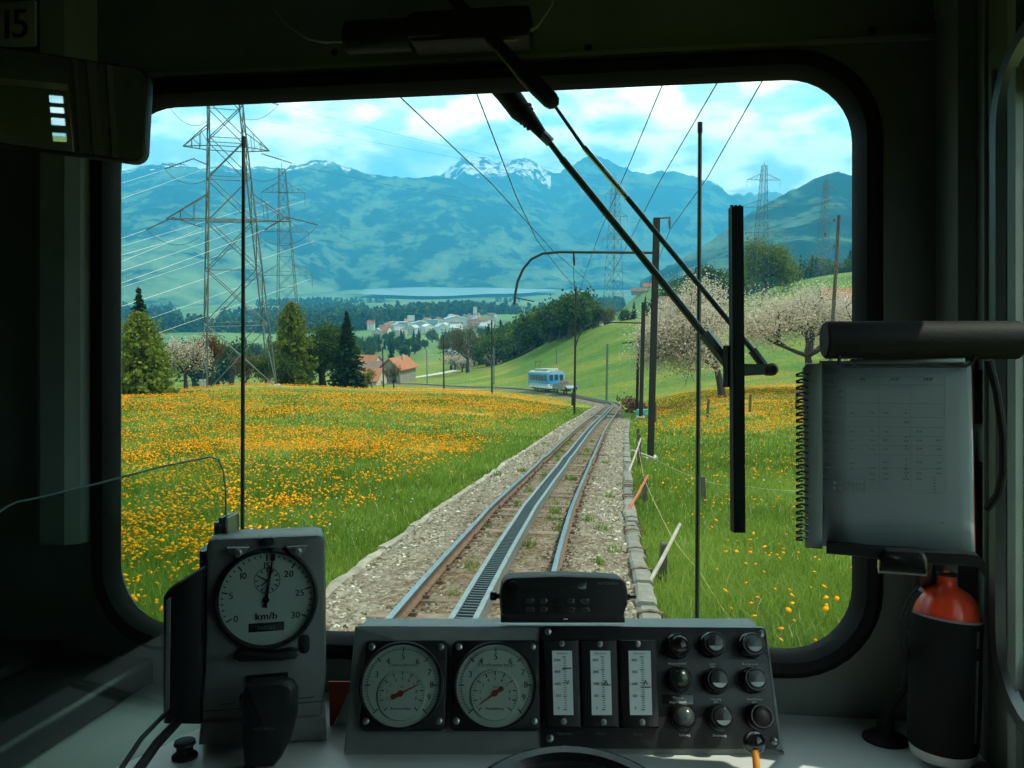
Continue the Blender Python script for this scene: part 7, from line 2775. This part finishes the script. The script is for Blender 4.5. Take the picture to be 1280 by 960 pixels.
for i in range(6):
    flush()
    tx('%d' % rg.randint(10, 59), 350, 950 + i * 14, 3.0)
    flush()
    tx('%d' % rg.randint(10, 59), 480, 950 + i * 14, 3.0)
    flush()
    tx('%d' % rg.randint(10, 59), 830, 945 + i * 15, 3.0)
flush()
tx('54', 1177 * 4 - 3840, 653 * 4 - 1440, 4.0)
flush()
mb = MB()
for y in (440, 478, 572, 640, 690, 735, 782, 828, 895, 1015):
    a, b_ = U(nx(272), ny(y)), U(nx(882), ny(y + 8))
    mb.seg(*a, *b_, 0.6 * k, zt)
for x in (272, 386, 553, 710, 882):
    a, b_ = U(nx(x), ny(440)), U(nx(x + 3), ny(1015))
    mb.seg(*a, *b_, 0.6 * k, zt)
mb.build('table_lines', mk('faint_lines', (0.26, 0.30, 0.31), 0.6, var=0.2), nb)
mb = MB()
for i in range(9):
    for j in range(2):
        a = U(1043 + i * 4.6, 603 + j * 7)
        mb.rbox(a[0], a[1], 3.2 * k, 5 * k, 0.3 * k, zt - 0.0002, zt, 0)
mb.build('print_blocks', mk('faint_blocks', (0.20, 0.24, 0.25), 0.6, var=0.2), nb)

# dark switch boxes on the side wall behind the timetable
for y0, y1, lab in ((462, 530, 'flat dark switch box on the side wall behind the upper edge of the timetable'), (578, 706, 'tall flat dark box on the side wall behind the timetable tray')):
    f2 = Frame(1223, (y0 + y1) / 2, 0.90, yaw=-7)
    mb = MB()
    mb.rbox(0, 0, 20 * f2.k, (y1 - y0) * f2.k, 2 * f2.k, -0.03, 0.0, 0.003)
    tag(mb.build('switch_box', M_black, M=f2.M), lab, 'switch box')

# ---------------------------------------------------------------- drinking bottle
f = Frame(1178, 946, 0.885)
k = f.k
U = f.uv
lean = Matrix.Rotation(R(-1.4), 4, 'Z')
bt = thing('drinking_bottle', 'drinking bottle with red top in a black zipped sleeve on the desk', 'bottle', f.M @ lean)
VY = Matrix.Rotation(R(-90), 4, 'X')
hgt = lambda y: (946 - y) * k
r0 = 41 * k
mb = MB()
mb.lathe([(0.0002, 0), (r0 * 0.80, 0), (r0 * 0.90, 0.003), (r0 * 0.93, 0.008), (r0 * 0.93, 0.02)], 40, VY)
mb.build('base', M_clear, bt)
mb = MB()
n = 48
prof = [(r0 * 0.95, 0.013), (r0 * 0.99, 0.02), (r0, 0.06), (r0 * 1.0, 0.10), (r0 * 1.0, hgt(845)), (r0 * 0.985, hgt(815)), (r0 * 1.0, hgt(790)), (r0 * 1.01, hgt(772)), (r0 * 0.985, hgt(768)), (r0 * 0.93, hgt(772))]
Ls = []
for i_, (r, h) in enumerate(prof):
    L = []
    for j in range(n):
        a = 2 * math.pi * j / n
        dh = 0.003 * math.cos(a - R(200)) if h > hgt(800) else 0
        wob = 1 + 0.006 * math.sin(3 * a + h * 40)
        L.append((r * wob * math.cos(a), h + dh, -r * wob * math.sin(a)))
    Ls.append(L)
mb.loops(Ls, False, False)
slv = mb.build('sleeve', M_sleeve, bt)
mb = MB()
y = 0.03
am = R(-62)
while y < hgt(778):
    if not (hgt(815) < y < hgt(800)):
        a0, a1 = am - 0.055, am + 0.055
        rr_ = r0 * 1.012
        mb.tube([(rr_ * math.cos(a0), y, -rr_ * math.sin(a0)), (rr_ * 1.01 * math.cos(am), y + 0.0005, -rr_ * 1.01 * math.sin(am)), (rr_ * math.cos(a1), y + 0.001, -rr_ * math.sin(a1))], 0.0005, 4)
    y += 0.0026
mb.build('stitching', M_stitch, slv)
mb = MB()
mb.tube([(r0 * 0.97 * math.cos(2 * math.pi * j / 40), hgt(769) + 0.003 * math.cos(2 * math.pi * j / 40 - R(200)), -r0 * 0.97 * math.sin(2 * math.pi * j / 40)) for j in range(41)], 0.0014, 6)
mb.build('hem', M_stitch, slv)
mb = MB()
pf = [(38, 775), (37.8, 768), (36.5, 758), (33, 748), (27, 740.5), (19, 735.5), (12.5, 732), (10.5, 727), (10.2, 720.5), (10.4, 719)]
n = 56
Ls = []
for r, y in pf:
    rib = 0.05 if 736 < y < 766 else 0.0
    Ls.append([(r * k * (1 - rib * max(0, math.cos(9 * 2 * math.pi * j / n)) ** 3) * math.cos(2 * math.pi * j / n), hgt(y), -r * k * (1 - rib * max(0, math.cos(9 * 2 * math.pi * j / n)) ** 3) * math.sin(2 * math.pi * j / n)) for j in range(n)])
mb.loops(Ls)
mb.build('cap', M_redcap, bt, ang=60)
mb = MB()
mb.lathe([(10 * k, hgt(719.5)), (12 * k, hgt(718.5)), (12 * k, hgt(716)), (10 * k, hgt(715.2)), (0.0002, hgt(715.0))], 28, VY)
spt = mb.build('spout', M_black, bt)
mb = MB()
mb.lathe([(4 * k, hgt(715)), (3.5 * k, hgt(713.8)), (0.0002, hgt(713.6))], 16, VY)
mb.build('spout_pin', M_redcap, spt)
